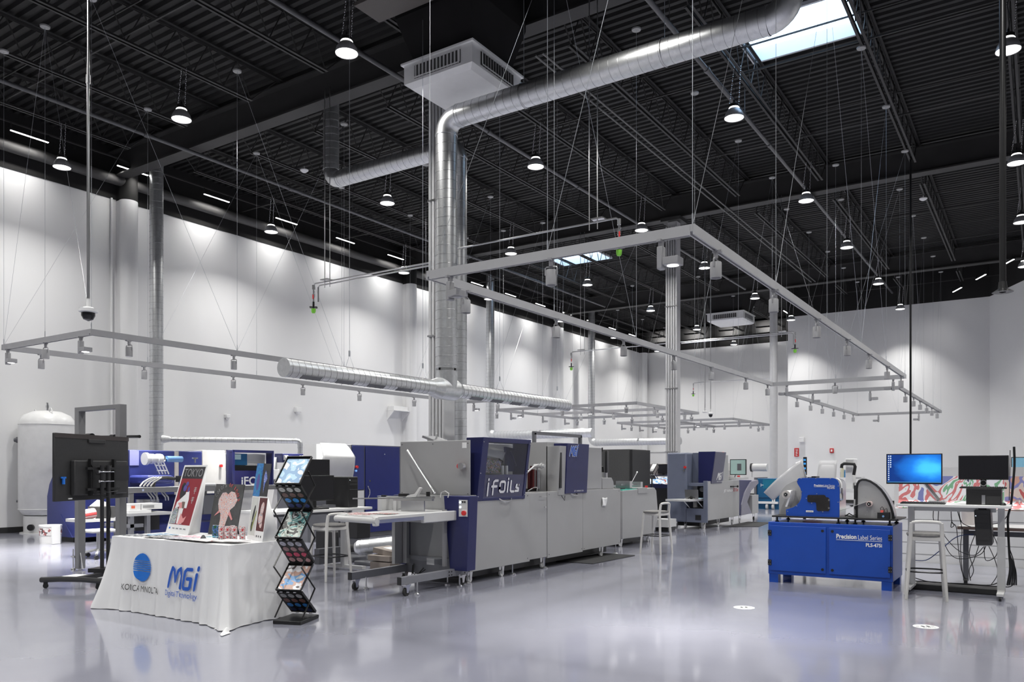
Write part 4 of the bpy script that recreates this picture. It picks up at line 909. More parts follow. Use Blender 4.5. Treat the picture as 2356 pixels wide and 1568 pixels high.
MB().tube([(xm + .05, PY + .05, .5), (xm - .05, PY - .1, .68)], .012, n=6).tube([(Xq(1616), PY + .05, .52), (Xq(1610), PY - .15, .68)], .012, n=6).build('tray_strut', m_steel, t)
MB().cyl((Xq(1577), PY, 1.5), (Xq(1577), PY - .05, 1.5), .03, n=12).build('stop_button', m_red, t); MB().cyl((Xq(1575), PY, 1.42), (Xq(1575), PY - .05, 1.42), .022, n=12).build('key_switch', m_steel, t)
ye = Yq(1701)
MB().box(xl, Xq(1619), PY + .76, ye, .2, 1.16).box(Xq(1619), PX, PY + .06, ye, .2, 1.16).build('long_cabinet', m_grey, t, bevel=.006)
MB().box(xl, PX - .1, PY + 1.2, Yq(1684), 1.16, 1.82).build('rear_tower', m_grey, t, bevel=.006)
MB().cyl((PX - .2, Yq(1678), 1.83), (PX - .2, Yq(1678), 1.9), .06, n=14).build('beacon', mat('beacon_red', (.9, .1, .06), .3, emit=1.5, var=0), t)
ha, hb = 19.0, 19.78
o = MB().prism([(PX - .3, 1.10), (PX + .01, 1.10), (PX + .12, 1.88), (PX - .3, 1.88)], 'y', ha, hb).build('blue_hood', mat('hood_slate', srgb(76, 76, 98), .35), t, bevel=.005)
MB().prism([(PX - .31, 1.095), (PX, 1.095), (PX + .115, 1.885), (PX - .31, 1.885)], 'y', ha - .02, ha - .002).build('hood_side', m_navy, o)
UU = Vector((.11, 0, .78)).normalized()
strokes('logo', MGI, .2, m_txtw, o, (PX + .02, ha + .42 * (hb - ha), 1.2), (0, 1, 0), UU, .45 * (hb - ha), .16, shear=.1, lift=.008)
text('lettering', 'Digital Technology', m_txtw, o, (PX + .02, ha + .45 * (hb - ha), 1.13), (0, 1, 0), UU, .5 * (hb - ha), .035, lift=.004)
text('lettering', 'JET VARNISH', m_txtw, t, (PX, Yq(1665), .845), (0, 1, 0), (0, 0, 1), Yq(1686) - Yq(1665), .085, shear=.2, bold=.02, lift=.004)
text('lettering', '3D One', m_txtred, t, (PX, Yq(1687), .865), (0, 1, 0), (0, 0, 1), Yq(1698) - Yq(1687), .09, shear=.2, lift=.004)
MB().tube([(PX, Yq(1680), 1.0), (PX + .05, Yq(1684), 1.0)], .02, n=8).sphere((PX + .07, Yq(1691), 1.0), .03).cyl((PX, Yq(1684), 1.0), (PX + .06, Yq(1690), 1.0), .012, n=8).build('turn_handle', m_blkm, t)
# sloping delivery end
a = ye + .02; b = Yq(1720); c2 = Yq(1742)
MB().prism([(a, .2), (a + .25, .2), (a + .5, .8), (b + .5, 1.14), (a, 1.16)], 'x', xl + .1, PX - .03).build('blue_end', m_navy, t, bevel=.005)
MB().prism([(a + .15, .2), (c2 - .5, .22), (c2 - .9, .55), (c2 - .55, .85), (c2 + .15, 1.05), (c2 + .1, 1.15), (a + 1.0, 1.10), (a + .45, .8), (a + .2, .5)], 'x', xl + .15, PX).build('curved_fairing', mat('fairing_grey', srgb(128, 127, 142), .35), t, bevel=.01)
MB().box(xl + .2, PX - .02, a + 1.2, c2 + .2, .2, .72).build('output_cabinet', m_grey, t, bevel=.006)
MB().box(xl, PX - .25, Yq(1686), Yq(1702), 1.16, 1.42).box(xl, PX - .3, Yq(1704), Yq(1722), 1.16, 1.62).build('ink_unit', m_pale, t, bevel=.006)
MB().box(PX - .25, PX - .1, Yq(1698), Yq(1730), 1.17, 1.24).build('output_tray', m_pale, t, bevel=.004)
MB().cyl((PX - .15, Yq(1712), 1.24), (PX - .15, Yq(1712), 1.28), .04, n=12).build('stop_button', m_red, t)
yy = Yq(1698); sc = MB().box(PX - .22, PX + .22, yy, yy + .04, 1.3, 1.72); o = sc.build('operator_screen', m_blk, t, bevel=.006)
MB().quad((PX - .2, yy - .003, 1.32), (PX + .2, yy - .003, 1.32), (PX + .2, yy - .003, 1.70), (PX - .2, yy - .003, 1.70)).build('display', mat('display_pale_green', srgb(150, 175, 170), .3, emit=.35, var=.1, scale=2), o)
MB().quad((PX - .02, yy - .005, 1.42), (PX + .09, yy - .005, 1.42), (PX + .09, yy - .005, 1.6), (PX - .02, yy - .005, 1.6)).build('display_panel', m_greyd, o)
MB().tube([(PX, yy + .05, 1.5), (PX - .1, yy + .2, 1.4), (PX - .15, yy + .15, 1.18)], .02, n=8).build('screen_arm', m_steel, t)
MB().box(xl + .15, PX - .25, PY + .3, ye - .1, .05, .2).build('underside_shade_block', m_blk, t)  # black box added to shade the floor gap beneath the cabinets
for y in (PY + .2, PY + 1.2, ye - .3, ye + .35): add_caster(t, PX - .1, y, .2, .055)
for x in (xl + .2, xm - .1): add_caster(t, x, PY + .15, .2, .055)
add_caster(t, PX - .1, c2, .2, .05, m_rub); add_foot(t, PX - .12, PY + .1, .2, .06); add_foot(t, xl + .05, PY + .1, .2, .05)
tag(recentre(MB().prism([(-6.66, 19.6), (-5.9, 20.2), (-6.1, 21.9), (-6.7, 21.9)], 'z', .001, .012).build('floor_mat', MATS['mat_black'], bevel=.004)), 'dark floor mat beside the blue-grey press', 'mat')
# ---- 5. blue label press on its cabinet
LY = 10.40
lp = lambda px, py, y=LY: onY(px, py, y)
t = thing('label_press', 'bright blue label press mounted on a two-door blue cabinet', 'machine', (-2.19, 10.8, 0), wc=True)
xa, xb = lp(1767.6, 1200)[0], lp(2054.4, 1200)[0]; zc = .775; zb = .105
MB().box(xa, xb, LY, LY + .78, zb, zc).build('cabinet', m_blue, t, bevel=.006)
for a, b in ((xa + .012, xa + .125), (xb - .125, xb - .012)):
    for y in (LY, LY + .66): MB().box(a, b, y, y + .12, 0, zb).build('foot', m_blue, t)
def door(px0, px1, hinge_left):
    a, b = lp(px0, 1200)[0], lp(px1, 1200)[0]
    d = MB().box(a, b, LY - .02, LY - .001, zb + .05, zc - .045).build('door', m_blue, t, bevel=.004)
    hx_ = a if hinge_left else b
    for z in (zb + .15, zc - .14):
        MB().box(hx_ - .022, hx_ + .022, LY - .03, LY - .02, z - .035, z + .035).build('hinge', m_blk, d)
        screws(d, [(hx_ + q * .012, LY - .03, z + r_ * .02) for q in (-1, 1) for r_ in (-1, 1)], .004, (0, -1, 0))
    kx = b - .04 if hinge_left else a + .04
    for z in (zb + .1, zc - .09): MB().cyl((kx, LY - .02, z), (kx, LY - .026, z), .017, n=14).build('lock', m_blk, d)
    return d
door(1772, 1901, True); d2 = door(1908, 2049, False)
def lt(s, x0, x1, z0, h, m=m_txtw, par=None, y=LY - .021, bold=0): return text('lettering', s, m, par or d2, (x0, y, z0), (1, 0, 0), (0, 0, 1), x1 - x0, h, bold=bold, lift=.002)
A = lp(1925, 1242); B = lp(1972.5, 1242); Cc = lp(2030, 1246)
lt('Precision', A[0], B[0] - .005, .60, .058, bold=.035); lt('Label Series', B[0] + .012, Cc[0], .598, .056)
MB().box(A[0], Cc[0], LY - .024, LY - .022, .583, .588).build('underline', m_txtw, d2)
lt('PLS-475i', lp(1993, 1250)[0], Cc[0], .515, .045, bold=.03)
# base plate on feet
MB().box(lp(1774, 1190)[0], lp(2066, 1190)[0], LY + .03, LY + .72, .835, .855).build('base_plate', m_blk, t, bevel=.003)
for px in (1783, 1925, 1964, 2044):
    for y in (LY + .1, LY + .65): MB().cyl((lp(px, 1195)[0], y, zc), (lp(px, 1195)[0], y, .835), .012, n=8).cyl((lp(px, 1195)[0], y, zc), (lp(px, 1195)[0], y, zc + .015), .025, n=12).build('mount_foot', m_blkm, t)
BYp = LY + .06
pt = lambda cx, cy, y=BYp: (lambda p: (p[0], p[2]))(onY(1740 + cx / 3.919, 1000 + cy / 3.919, y))
prof = [(268, 742), (268, 672), (300, 662), (332, 652), (362, 634), (388, 606), (404, 574), (409, 540), (406, 505), (396, 478), (382, 456), (370, 436), (366, 418), (370, 400), (384, 390), (404, 387), (690, 388), (716, 396), (735, 412), (746, 436), (749, 470), (749, 756)]
face = [pt(*q) for q in prof]
b0 = MB().prism(face, 'y', BYp, BYp + .02).build('front_plate', m_blue, t, bevel=.002)
bx0, bx1 = pt(268, 700)[0], pt(749, 700)[0]; zt2 = pt(600, 388)[1]
body = [q for q in face if q[0] > pt(360, 0)[0]]
MB().prism([pt(*q) for q in [(395, 745), (395, 400), (690, 394), (716, 402), (735, 418), (746, 440), (747, 756)]], 'y', BYp + .02, BYp + .42, True).build('housing', mat('press_silver', (.55, .55, .6), .2, metal=.8), t)
MB().prism([pt(*q) for q in [(700, 388), (720, 394), (740, 412), (752, 440), (752, 600), (749, 600), (748, 442), (737, 416), (718, 398), (700, 392)]], 'y', BYp + .08, BYp + .16).build('white_strap', m_wht, t)
for k, (px, py) in enumerate(((752, 500), (752, 640))): pass
MB().box(pt(749, 0)[0], pt(749, 0)[0] + .006, BYp + .03, BYp + .2, pt(0, 520)[1] - .08, pt(0, 470)[1]).build('side_window', art('circuit_art', [(.7, .7, .7), (.1, .4, .12), (.3, .4, .7), (.05, .05, .06), (.8, .8, .8)], 14, 'voronoi'), t)
MB().sphere((pt(822, 0)[0], BYp + .3, pt(0, 628)[1]), .014, n=8).cyl((pt(800, 0)[0], BYp + .3, pt(0, 628)[1]), (pt(822, 0)[0], BYp + .3, pt(0, 628)[1]), .006, n=6).build('side_knob', m_blk, t)
win = [(462, 548), (470, 541), (608, 540), (622, 545), (630, 560), (650, 564), (662, 578), (664, 670), (652, 686), (560, 686), (545, 676), (541, 615), (532, 606), (476, 606), (462, 598)]
w = MB().prism([pt(*q) for q in win], 'y', BYp - .008, BYp - .001).build('viewing_window', mat('smoked_window', (.02, .018, .018), .15, var=.3, scale=8, coat=.5), t)
screws(w, [(pt(*q)[0], BYp - .008, pt(*q)[1]) for q in ((652, 582), (661, 582), (652, 592), (661, 592), (652, 654), (661, 654), (652, 664), (661, 664))], .005, (0, -1, 0))
screws(t, [(pt(*q)[0], BYp, pt(*q)[1]) for q in ((284, 688), (284, 728), (404, 392), (537, 392), (668, 394), (740, 460), (738, 606), (738, 748), (580, 742), (424, 738), (600, 692), (500, 614), (546, 530), (452, 570), (410, 512), (372, 408), (366, 640))], .006, (0, -1, 0))
text('lettering', 'Precision', m_txtw, b0, (pt(522, 0)[0], BYp - .001, pt(0, 458)[1]), (1, 0, 0), (0, 0, 1), pt(604, 0)[0] - pt(522, 0)[0], .028, bold=.03)
text('lettering', 'Label Series', m_txtw, b0, (pt(609, 0)[0], BYp - .001, pt(0, 458)[1]), (1, 0, 0), (0, 0, 1), pt(708, 0)[0] - pt(609, 0)[0], .027)
MB().box(pt(522, 0)[0], pt(708, 0)[0], BYp - .004, BYp - .002, pt(0, 462)[1], pt(0, 460)[1]).build('underline', m_txtw, b0)
text('lettering', 'PLS-475i', m_txtw, b0, (pt(642, 0)[0], BYp - .001, pt(0, 478)[1]), (1, 0, 0), (0, 0, 1), pt(707, 0)[0] - pt(642, 0)[0], .022, bold=.02)
MB().box(pt(449, 0)[0], pt(515, 0)[0], BYp - .005, BYp - .001, pt(0, 682)[1], pt(0, 667)[1]).build('name_plate', m_paper, b0)
text('lettering', 'UniNet', m_txtb, b0, (pt(456, 0)[0], BYp - .005, pt(0, 679)[1]), (1, 0, 0), (0, 0, 1), pt(508, 0)[0] - pt(456, 0)[0], .012)
# grey rewind plate, roll and paper on the left
R2 = LY + .34
pr_ = lambda cx, cy, y=R2: (lambda p: (p[0], p[2]))(onY(1740 + cx / 3.919, 1000 + cy / 3.919, y))
MB().prism([pr_(*q) for q in [(205, 742), (205, 560), (225, 500), (270, 450), (330, 420), (400, 400), (440, 400), (440, 742)]], 'y', R2, R2 + .02).build('rewind_plate', m_grey, t, bevel=.002)
c = pt(268, 537, LY + .1); yy = LY + .1
MB().cyl((c[0], yy, c[1]), (c[0], R2, c[1]), .052, n=32).build('white_media_roll', m_paper, t)
MB().lathe([(.030, 0), (.052, 0), (.052, .004), (.03, .004)], o=(c[0], yy - .004, c[1]), n=32, axis=(0, 1, 0)).build('roll_edge', mat('roll_edge_grey', (.55, .52, .5), .6), t)
def star_knob(x, y, z, r):
    k = MB().lathe([(.001, 0), (r, 0), (r, .03), (.001, .03)], o=(x, y - .03, z), n=20, axis=(0, 1, 0))
    for i in range(7): k.cyl((x + r * math.cos(i * .9), y - .028, z + r * math.sin(i * .9)), (x + r * math.cos(i * .9), y - .005, z + r * math.sin(i * .9)), r * .38, n=8)
    kk = k.build('star_knob', m_blk, t); MB().cyl((x, y - .034, z), (x, y - .03, z), r * .35, n=10).build('knob_cap', m_wht, kk)
star_knob(c[0], yy, c[1], .017)
MB().prism([pr_(*q) for q in [(300, 640), (352, 500), (345, 560), (318, 642)]], 'y', LY + .12, R2).build('paper_loop', m_paper, t)
MB().cyl((pt(450, 388)[0], BYp + .1, zt2), (pt(450, 388)[0], BYp + .4, zt2), .01, n=8).box(pt(480, 0)[0], pt(520, 0)[0], BYp + .1, BYp + .3, zt2 - .01, zt2 + .02).build('top_clips', m_blk, t)
# unwinder: quarter-round cheek with black rim
DYp = LY + .12
pd = lambda cx, cy, y=DYp: (lambda p: (p[0], p[2]))(onY(1740 + cx / 3.919, 1000 + cy / 3.919, y))
arc = [(905, 770), (905, 480), (912, 440), (930, 412), (955, 402), (990, 404), (1030, 418), (1080, 450), (1125, 492), (1160, 540), (1190, 592), (1215, 650), (1232, 710), (1242, 770)]
MB().prism([pd(*q) for q in arc], 'y', DYp, DYp + .01).build('unwind_cheek', m_grey, t)
MB().tube([(pd(*q)[0], DYp - .002, pd(*q)[1]) for q in arc], .014, n=8).build('rubber_rim', m_blk, t)
sk = MB(); ro = [pd(*q) for q in arc]
for i in range(1, len(ro) - 1): sk.quad((ro[i][0], DYp + .01, ro[i][1]), (ro[i + 1][0], DYp + .01, ro[i + 1][1]), (ro[i + 1][0], DYp + .26, ro[i + 1][1]), (ro[i][0], DYp + .26, ro[i][1]))
sk.build('unwind_cover', mat('cover_silver', (.5, .5, .54), .3, metal=.6), t, solid=.006)
c = pd(1018, 622, DYp - .06)
MB().cyl((c[0], DYp - .06, c[1]), (c[0], DYp, c[1]), .034, n=24).build('label_roll', mat('label_pink', (.75, .6, .58), .5), t)
star_knob(c[0], DYp - .06, c[1], .018)
q0 = pt(760, 682, LY + .1); q1 = (c[0] - .01, c[1] + .033)
MB().quad((q0[0], LY + .08, q0[1]), (q0[0], LY + .16, q0[1]), (q1[0], DYp - .005, q1[1]), (q1[0], DYp - .055, q1[1])).build('label_web', m_paper, t, solid=.002)
screws(t, [(pd(*q)[0], DYp, pd(*q)[1]) for q in ((985, 560), (1000, 690), (1070, 700), (985, 720))], .005, (0, -1, 0))
MB().box(pt(845, 0)[0], pt(890, 0)[0], LY + .3, LY + .36, pt(0, 700)[1], pt(0, 570)[1]).build('brake_plate', m_pale, t); MB().cyl((pt(878, 0)[0], LY + .28, pt(0, 640)[1]), (pt(878, 0)[0], LY + .3, pt(0, 640)[1]), .035, n=20).build('brake_disc', m_blkm, t)
MB().box(pt(832, 0)[0], pt(890, 0)[0], LY + .4, LY + .44, pt(0, 700)[1], pt(0, 450)[1]).build('rear_guard', m_blk, t)
MB().tube([(pt(790, 0)[0], LY + .15, .87), (pt(830, 0)[0], LY + .12, .905), (pt(860, 0)[0], LY + .13, .88), (pt(895, 0)[0], LY + .14, .89)], .007, n=6).tube([(pt(780, 0)[0], LY + .17, .88), (pt(840, 0)[0], LY + .2, .86), (pt(895, 0)[0], LY + .16, .87)], .006, n=6).build('wiring', m_blk, t)
# small black box with red relay in front of the cheek
o = thing('relay_box', 'small black box with a red relay on the label press bed', 'device', (pt(1150, 760, LY + .06)[0], LY + .1, .856), wc=True)
p0, p1 = pt(1092, 0, LY + .06)[0], pt(1200, 0, LY + .06)[0]
MB().box(p0, p1, LY + .05, LY + .12, .856, .93).box(p0 + .06, p1 + .01, LY + .055, LY + .11, .93, .935).build('case', m_blk, o, bevel=.004)
MB().box(p0 + .034, p0 + .066, LY + .06, LY + .1, .93, .957).build('red_relay', mat('relay_red', (.8, .12, .1), .4), o)
MB().cyl(((p0 + p1) / 2, LY + .05, .885), ((p0 + p1) / 2, LY + .047, .885), .013, n=16).build('round_logo', mat('logo_blue', (.2, .35, .6), .4), o)
MB().tube([(p0 + .04, LY + .08, .955), (p0 + .03, LY + .08, .98), (p0 + .05, LY + .08, 1.0), (p0 + .065, LY + .08, .98), (p0 + .06, LY + .08, .955)], .004, n=5).tube([(p0 + .07, LY + .08, .935), (p0 + .08, LY + .08, .97), (p0 + .1, LY + .08, .98), (p0 + .11, LY + .08, .935)], .004, n=5).build('leads', m_blk, o)
# big translucent sheets standing behind the press
m_film = mat('pearly_film', (.62, .62, .64), .2, var=.03, alpha=.8)
q = lambda px, py, y: Vector(onY(px, py, y))
def film(pts, bend, name, label, cat):
    a, b, c3, d3 = [q(*p) for p in pts]
    o = MB().grid(lambda u, v: tuple((a.lerp(b, u)).lerp(d3.lerp(c3, u), v) + Vector((0, -bend * math.sin(PI * v), 0))), 6, 12).build(name, m_film, solid=.003)
    return tag(recentre(o), label, cat)
film(((1757, 1132, 11.0), (1779, 1151, 11.0), (1852, 1100, 11.05), (1842, 1058, 11.05)), .12, 'plastic_sheet', 'long pale translucent sheet slanting out left of the blue label press', 'sheet')
film(((1838, 1110, 11.1), (1857, 1098, 11.1), (1846, 1056, 11.1), (1829, 1065, 11.1)), .03, 'plastic_sheet', 'narrow upright end of pale film just above the blue press', 'sheet')
film(((1876, 1183, 11.1), (1927, 1183, 11.1), (1926, 1059, 11.1), (1885, 1059, 11.1)), .08, 'plastic_sheet', 'square curled translucent sheet standing behind the top of the label press', 'sheet')
# ---- 6. machinery beyond the label press (teal cutter, robot arm bench)
t = thing('cutting_table', 'teal and blue wide-format machine on a white wheeled frame by the round column', 'machine', (-8.6, 30, 0), wc=True)
cy = 29.3; ct = lambda px, py, y=cy: onY(px, py, y)
m_teal = mat('teal_panel', srgb(8, 84, 128), .4); m_teal2 = mat('teal_panel_light', srgb(10, 110, 140), .4)
x0_, x1_ = ct(1741, 1100)[0], ct(1800, 1100)[0]
MB().box(x0_, x1_, cy, cy + 1.4, ct(0, 1110)[2], ct(0, 1089)[2]).build('upper_body', m_teal, t, bevel=.02)
MB().box(ct(1755, 0)[0], ct(1790, 0)[0], cy - .01, cy, ct(0, 1100)[2], ct(0, 1090)[2]).build('lighter_panel', m_teal2, t)
text('lettering', 'T', m_txtw, t, (ct(1757, 0)[0], cy - .015, ct(0, 1098)[2]), (0, 0, 1), (-1, 0, 0), .12, .1)
MB().box(x0_, x1_, cy + .02, cy + 1.4, ct(0, 1107)[2], ct(0, 1100)[2]).build('white_rail', m_wht, t)
MB().box(ct(1742, 0)[0], ct(1796, 0)[0], cy + .05, cy + .1, ct(0, 1161)[2], ct(0, 1110)[2]).build('cloth_bin', m_teal, t)
MB().box(ct(1736, 0)[0], ct(1741, 0)[0], cy - .05, cy + 1.4, ct(0, 1112)[2], ct(0, 1088)[2]).build('end_cover', m_greyd, t)
for px in (1738, 1776, 1780): MB().box(ct(px, 0)[0], ct(px + 3, 0)[0], cy, cy + .05, .2, ct(0, 1108)[2]).build('leg', m_wht, t)
MB().box(ct(1735, 0)[0], ct(1790, 0)[0], cy - .05, cy + .05, .2, .28).build('base_rail', m_wht, t)
for px in (1765, 1779): x = ct(px, 0)[0]; MB().cyl((x - .04, cy, .09), (x + .04, cy, .09), .09, n=16).build('wheel', m_pale, t)
z = ct(0, 1077)[2]; xr_ = ct(1725, 0)[0]
o = thing('media_roll', 'large grey roll of media lying on top of the teal machine', 'roll', (ct(1742, 0)[0], cy + .2, z - .2), wc=True)
MB().cyl((ct(1727, 0)[0], cy + .25, z), (ct(1761, 0)[0], cy + .25, z), .14, n=28).build('media', m_pale, o); MB().cyl((ct(1723, 0)[0], cy + .25, z), (ct(1727, 0)[0], cy + .25, z), .16, n=28).build('end_flange', m_blkm, o)
MB().cyl((ct(1725.5, 0)[0], cy + .24, z - .35), (ct(1725.5, 0)[0], cy + .24, z), .02, n=8).build('roll_stand', m_pale, o)
# bench with vacuum arm
t = thing('lab_bench', 'pale bench carrying a small machine with a looping black hose', 'bench', (-4.2, 20, 0), wc=True)
by = 19.0; bt = lambda px, py, y=by: onY(px, py, y)
MB().box(bt(1930, 0)[0], bt(1985, 0)[0], by, by + .7, bt(0, 1103)[2], bt(0, 1100)[2] + .02).build('bench_top', m_wht, t)
for px in (1932, 1981): MB().box(bt(px, 0)[0] - .03, bt(px, 0)[0] + .03, by + .1, by + .16, 0, bt(0, 1103)[2]).build('leg', m_pale, t)
MB().prism([(bt(1943, 0)[0], bt(0, 1100)[2]), (bt(1961, 0)[0], bt(0, 1100)[2]), (bt(1960, 0)[0], bt(0, 1085)[2]), (bt(1964, 0)[0], bt(0, 1068)[2]), (bt(1942, 0)[0], bt(0, 1068)[2])], 'y', by + .1, by + .5).build('vacuum_unit', m_wht, t, bevel=.02)
MB().tube([bt(1936, 1076), bt(1937, 1069), bt(1942, 1066), bt(1955, 1066), bt(1965, 1067), bt(1967.5, 1073), bt(1966, 1082), bt(1964, 1092)], .035, n=10).build('black_hose', m_blk, t)
MB().box(bt(1964, 0)[0], bt(1982, 0)[0], by + .1, by + .5, bt(0, 1097)[2], bt(0, 1093)[2]).box(bt(1967, 0)[0], bt(1980, 0)[0], by + .1, by + .5, bt(0, 1089)[2], bt(0, 1087)[2]).build('tray', m_pale, t)
for k, (px, w_, c_, nm) in enumerate(((1932, 8, (.8, .78, .6), 'white bottle with a round top'), (1938, 4, (.02, .25, .6), 'small blue can'), (1928.5, 3, (.05, .05, .3), 'dark blue canister'))):
    p = bt(px, 1100); o = MB().cyl((0, 0, 0), (0, 0, .13 + .05 * (k == 0)), w_ * .0055, n=14).cyl((0, 0, .13 + .05 * (k == 0)), (0, 0, .17 + .05 * (k == 0)), w_ * .003, n=12).build('bottle', mat('bottle_colour_%d' % k, c_, .4)); o.location = (p[0], by + .3, p[2] + .02); tag(o, nm + ' on the pale bench beside the vacuum machine', 'bottle', 'bottles on the pale bench')
o = thing('wall_monitor', 'small tilted screen with blue rows on a red stand behind the press', 'monitor', onY(1851, 1086, 16), wc=True)
MB().box(onY(1848, 0, 16)[0], onY(1855.5, 0, 16)[0], 16, 16.04, onY(0, 1085, 16)[2], onY(0, 1066, 16)[2]).build('case', m_blk, o)
for z in (1068, 1072, 1077, 1082): MB().box(onY(1849, 0, 16)[0], onY(1854, 0, 16)[0], 15.99, 16, onY(0, z + 2, 16)[2], onY(0, z, 16)[2]).build('display_row', mat('display_blue', (.05, .3, .7), .3, emit=1.0, var=0), o)
MB().cyl(onY(1851, 1090, 16.05), (onY(1851, 0, 16.05)[0], 16.05, 0), .03, n=8).box(onY(1851, 0, 16)[0] - .3, onY(1851, 0, 16)[0] + .3, 15.8, 16.3, 0, .04).build('stand', m_blkm, o)
o = thing('pedestal', 'narrow pale pedestal under the dark red box behind the label press', 'stand', (onY(1863, 0, 15)[0], 15.25, 0), wc=True); xx = onY(1863, 0, 15)[0]; MB().box(xx - .05, xx + .05, 15.2, 15.3, 0, onY(0, 1105, 15)[2]).build('post', m_pale, o)
o = MB().box(onY(1850, 0, 15)[0], onY(1876, 0, 15)[0], 15, 15.5, onY(0, 1105, 15)[2], onY(0, 1091, 15)[2]).build('red_box', mat('cabinet_red', srgb(140, 25, 30), .4), bevel=.01); tag(recentre(o), 'dark red box just visible over the top of the label press', 'box')
# ================================================================== FOREGROUND: cloth table and what stands on it
TX0, TX1, TY0, TY1, TH = -8.13, -6.23, 4.67, 5.46, .745
tb = thing('folding_table', 'folding table hidden under the white branded cloth', 'table', ((TX0 + TX1) / 2, (TY0 + TY1) / 2, 0), wc=True)
MB().box(TX0 + .01, TX1 - .01, TY0 + .01, TY1 - .01, TH - .04, TH - .004).build('tabletop', m_pale, tb)
for x in (TX0 + .12, TX1 - .12):
    for y in (TY0 + .1, TY1 - .1): MB().cyl((x, y, 0), (x, y, TH - .04), .015, n=8).build('leg', m_greyd, tb)
def fold(s, z):
    k = (1 - z / TH)
    return k ** .8 * (.016 * math.sin(s * 15) + .009 * math.sin(s * 29 + 1.2) + .005 * math.sin(s * 47 + .5))
def corner(dist): return math.exp(-(dist / .17) ** 2)
def ridge(dist, k): return .045 * k ** 1.3 * max(0, math.cos(dist * 21)) * math.exp(-(dist / .42) ** 2)
def cloth_front(x, z):
    k = max(0, 1 - z / TH); d = min(x - TX0, TX1 - x)
    return TY0 - .006 - (.03 + .11 * corner(max(d, 0))) * k ** 1.7 - abs(fold(x, z)) - ridge(max(d, 0), k)
W_, D_ = TX1 - TX0, TY1 - TY0
def cloth_pt(s, v):
    """s 0..1 around the perimeter from the back left, v 0 top edge .. 1 floor"""
    per = 2 * (W_ + D_); L = s * per; z = TH * (1 - v) + .004
    if L < W_: x, y, nx, ny, d, q = TX0 + L, TY0, 0, -1, min(L, W_ - L), L + TX0
    elif L < W_ + D_: m_ = L - W_; x, y, nx, ny, d, q = TX1, TY0 + m_, 1, 0, min(m_, D_ - m_), m_ + 20
    elif L < 2 * W_ + D_: m_ = L - W_ - D_; x, y, nx, ny, d, q = TX1 - m_, TY1, 0, 1, min(m_, W_ - m_), m_ + 40
    else: m_ = L - 2 * W_ - D_; x, y, nx, ny, d, q = TX0, TY1 - m_, -1, 0, min(m_, D_ - m_), m_ + 60
    k = v; off = .006 + (.03 + (.11 if y < (TY0 + TY1) / 2 else .04) * corner(d)) * k ** 1.7 + abs(fold(q, TH * (1 - v))) + ridge(d, v)
    cx, cy = (TX0 if x < (TX0 + TX1) / 2 else TX1), (TY0 if y < (TY0 + TY1) / 2 else TY1)
    c = corner(d) * .72
    dx, dy = nx, ny
    if d < .3:
        sx = 1 if cx == TX1 else -1; sy = 1 if cy == TY1 else -1
        dx = nx * (1 - c) + sx * c * .8; dy = ny * (1 - c) + sy * c * .8
    zz = z + (.018 * math.sin(q * 9) * k ** 3 if v < 1 else 0) + (.004 * abs(math.sin(q * 23)) if v >= 1 else 0)
    return (x + dx * off, y + dy * off, max(.004, zz))
m_cloth = mat('white_cloth', (.8, .8, .805), .75, var=.02, scale=3)
mb = MB(); mb.grid(lambda u, v: cloth_pt(u if u < 1 else 0.0, v ** .9), 560, 18)
mb.grid(lambda u, v: (TX0 - .006 + (W_ + .012) * u, TY0 - .006 + (D_ + .012) * v, TH + .004), 12, 6)
mb.grid(lambda u, v: (TX1 - .05 + .32 * u + .05 * v, TY0 - .02 - .13 * v - .1 * u + .05 * math.sin(u * 5), .006 + .03 * math.sin(PI * v) * math.sin(PI * u)), 10, 5)
cl = thing('tablecloth', 'white tablecloth with blue company logos, draped to the floor', 'tablecloth', ((TX0 + TX1) / 2, (TY0 + TY1) / 2, 0), wc=True)
mb.build('drape', m_cloth, cl)
def on_cloth(o, lift):
    inv = WC[cl.name]; fw = inv.inverted()
    bm = bmesh.new(); bm.from_mesh(o.data); bmesh.ops.triangulate(bm, faces=bm.faces)
    for _ in range(2): bmesh.ops.subdivide_edges(bm, edges=[e for e in bm.edges if e.calc_length() > .02], cuts=1, use_grid_fill=False); bmesh.ops.triangulate(bm, faces=bm.faces)
    bm.to_mesh(o.data); bm.free()
    for v in o.data.vertices:
        w = fw @ v.co; w.y = cloth_front(w.x, w.z) - lift; v.co = inv @ w
fp = lambda px, py: (lambda p: (p[0], p[2]))(onY(px, py, TY0 - .02))
def ctext(nm, s, px0, px1, py0, py1, m, shear=0, bold=0):
    a, b = fp(px0, py1), fp(px1, py0)
    o = text(nm, s, m, cl, (a[0], TY0, a[1]), (1, 0, 0), (0, 0, 1), b[0] - a[0], b[1] - a[1], shear=shear, bold=bold)
    on_cloth(o, .017); return o
m_logo = mat('logo_blue_cloth', srgb(14, 110, 205), .6, var=0)
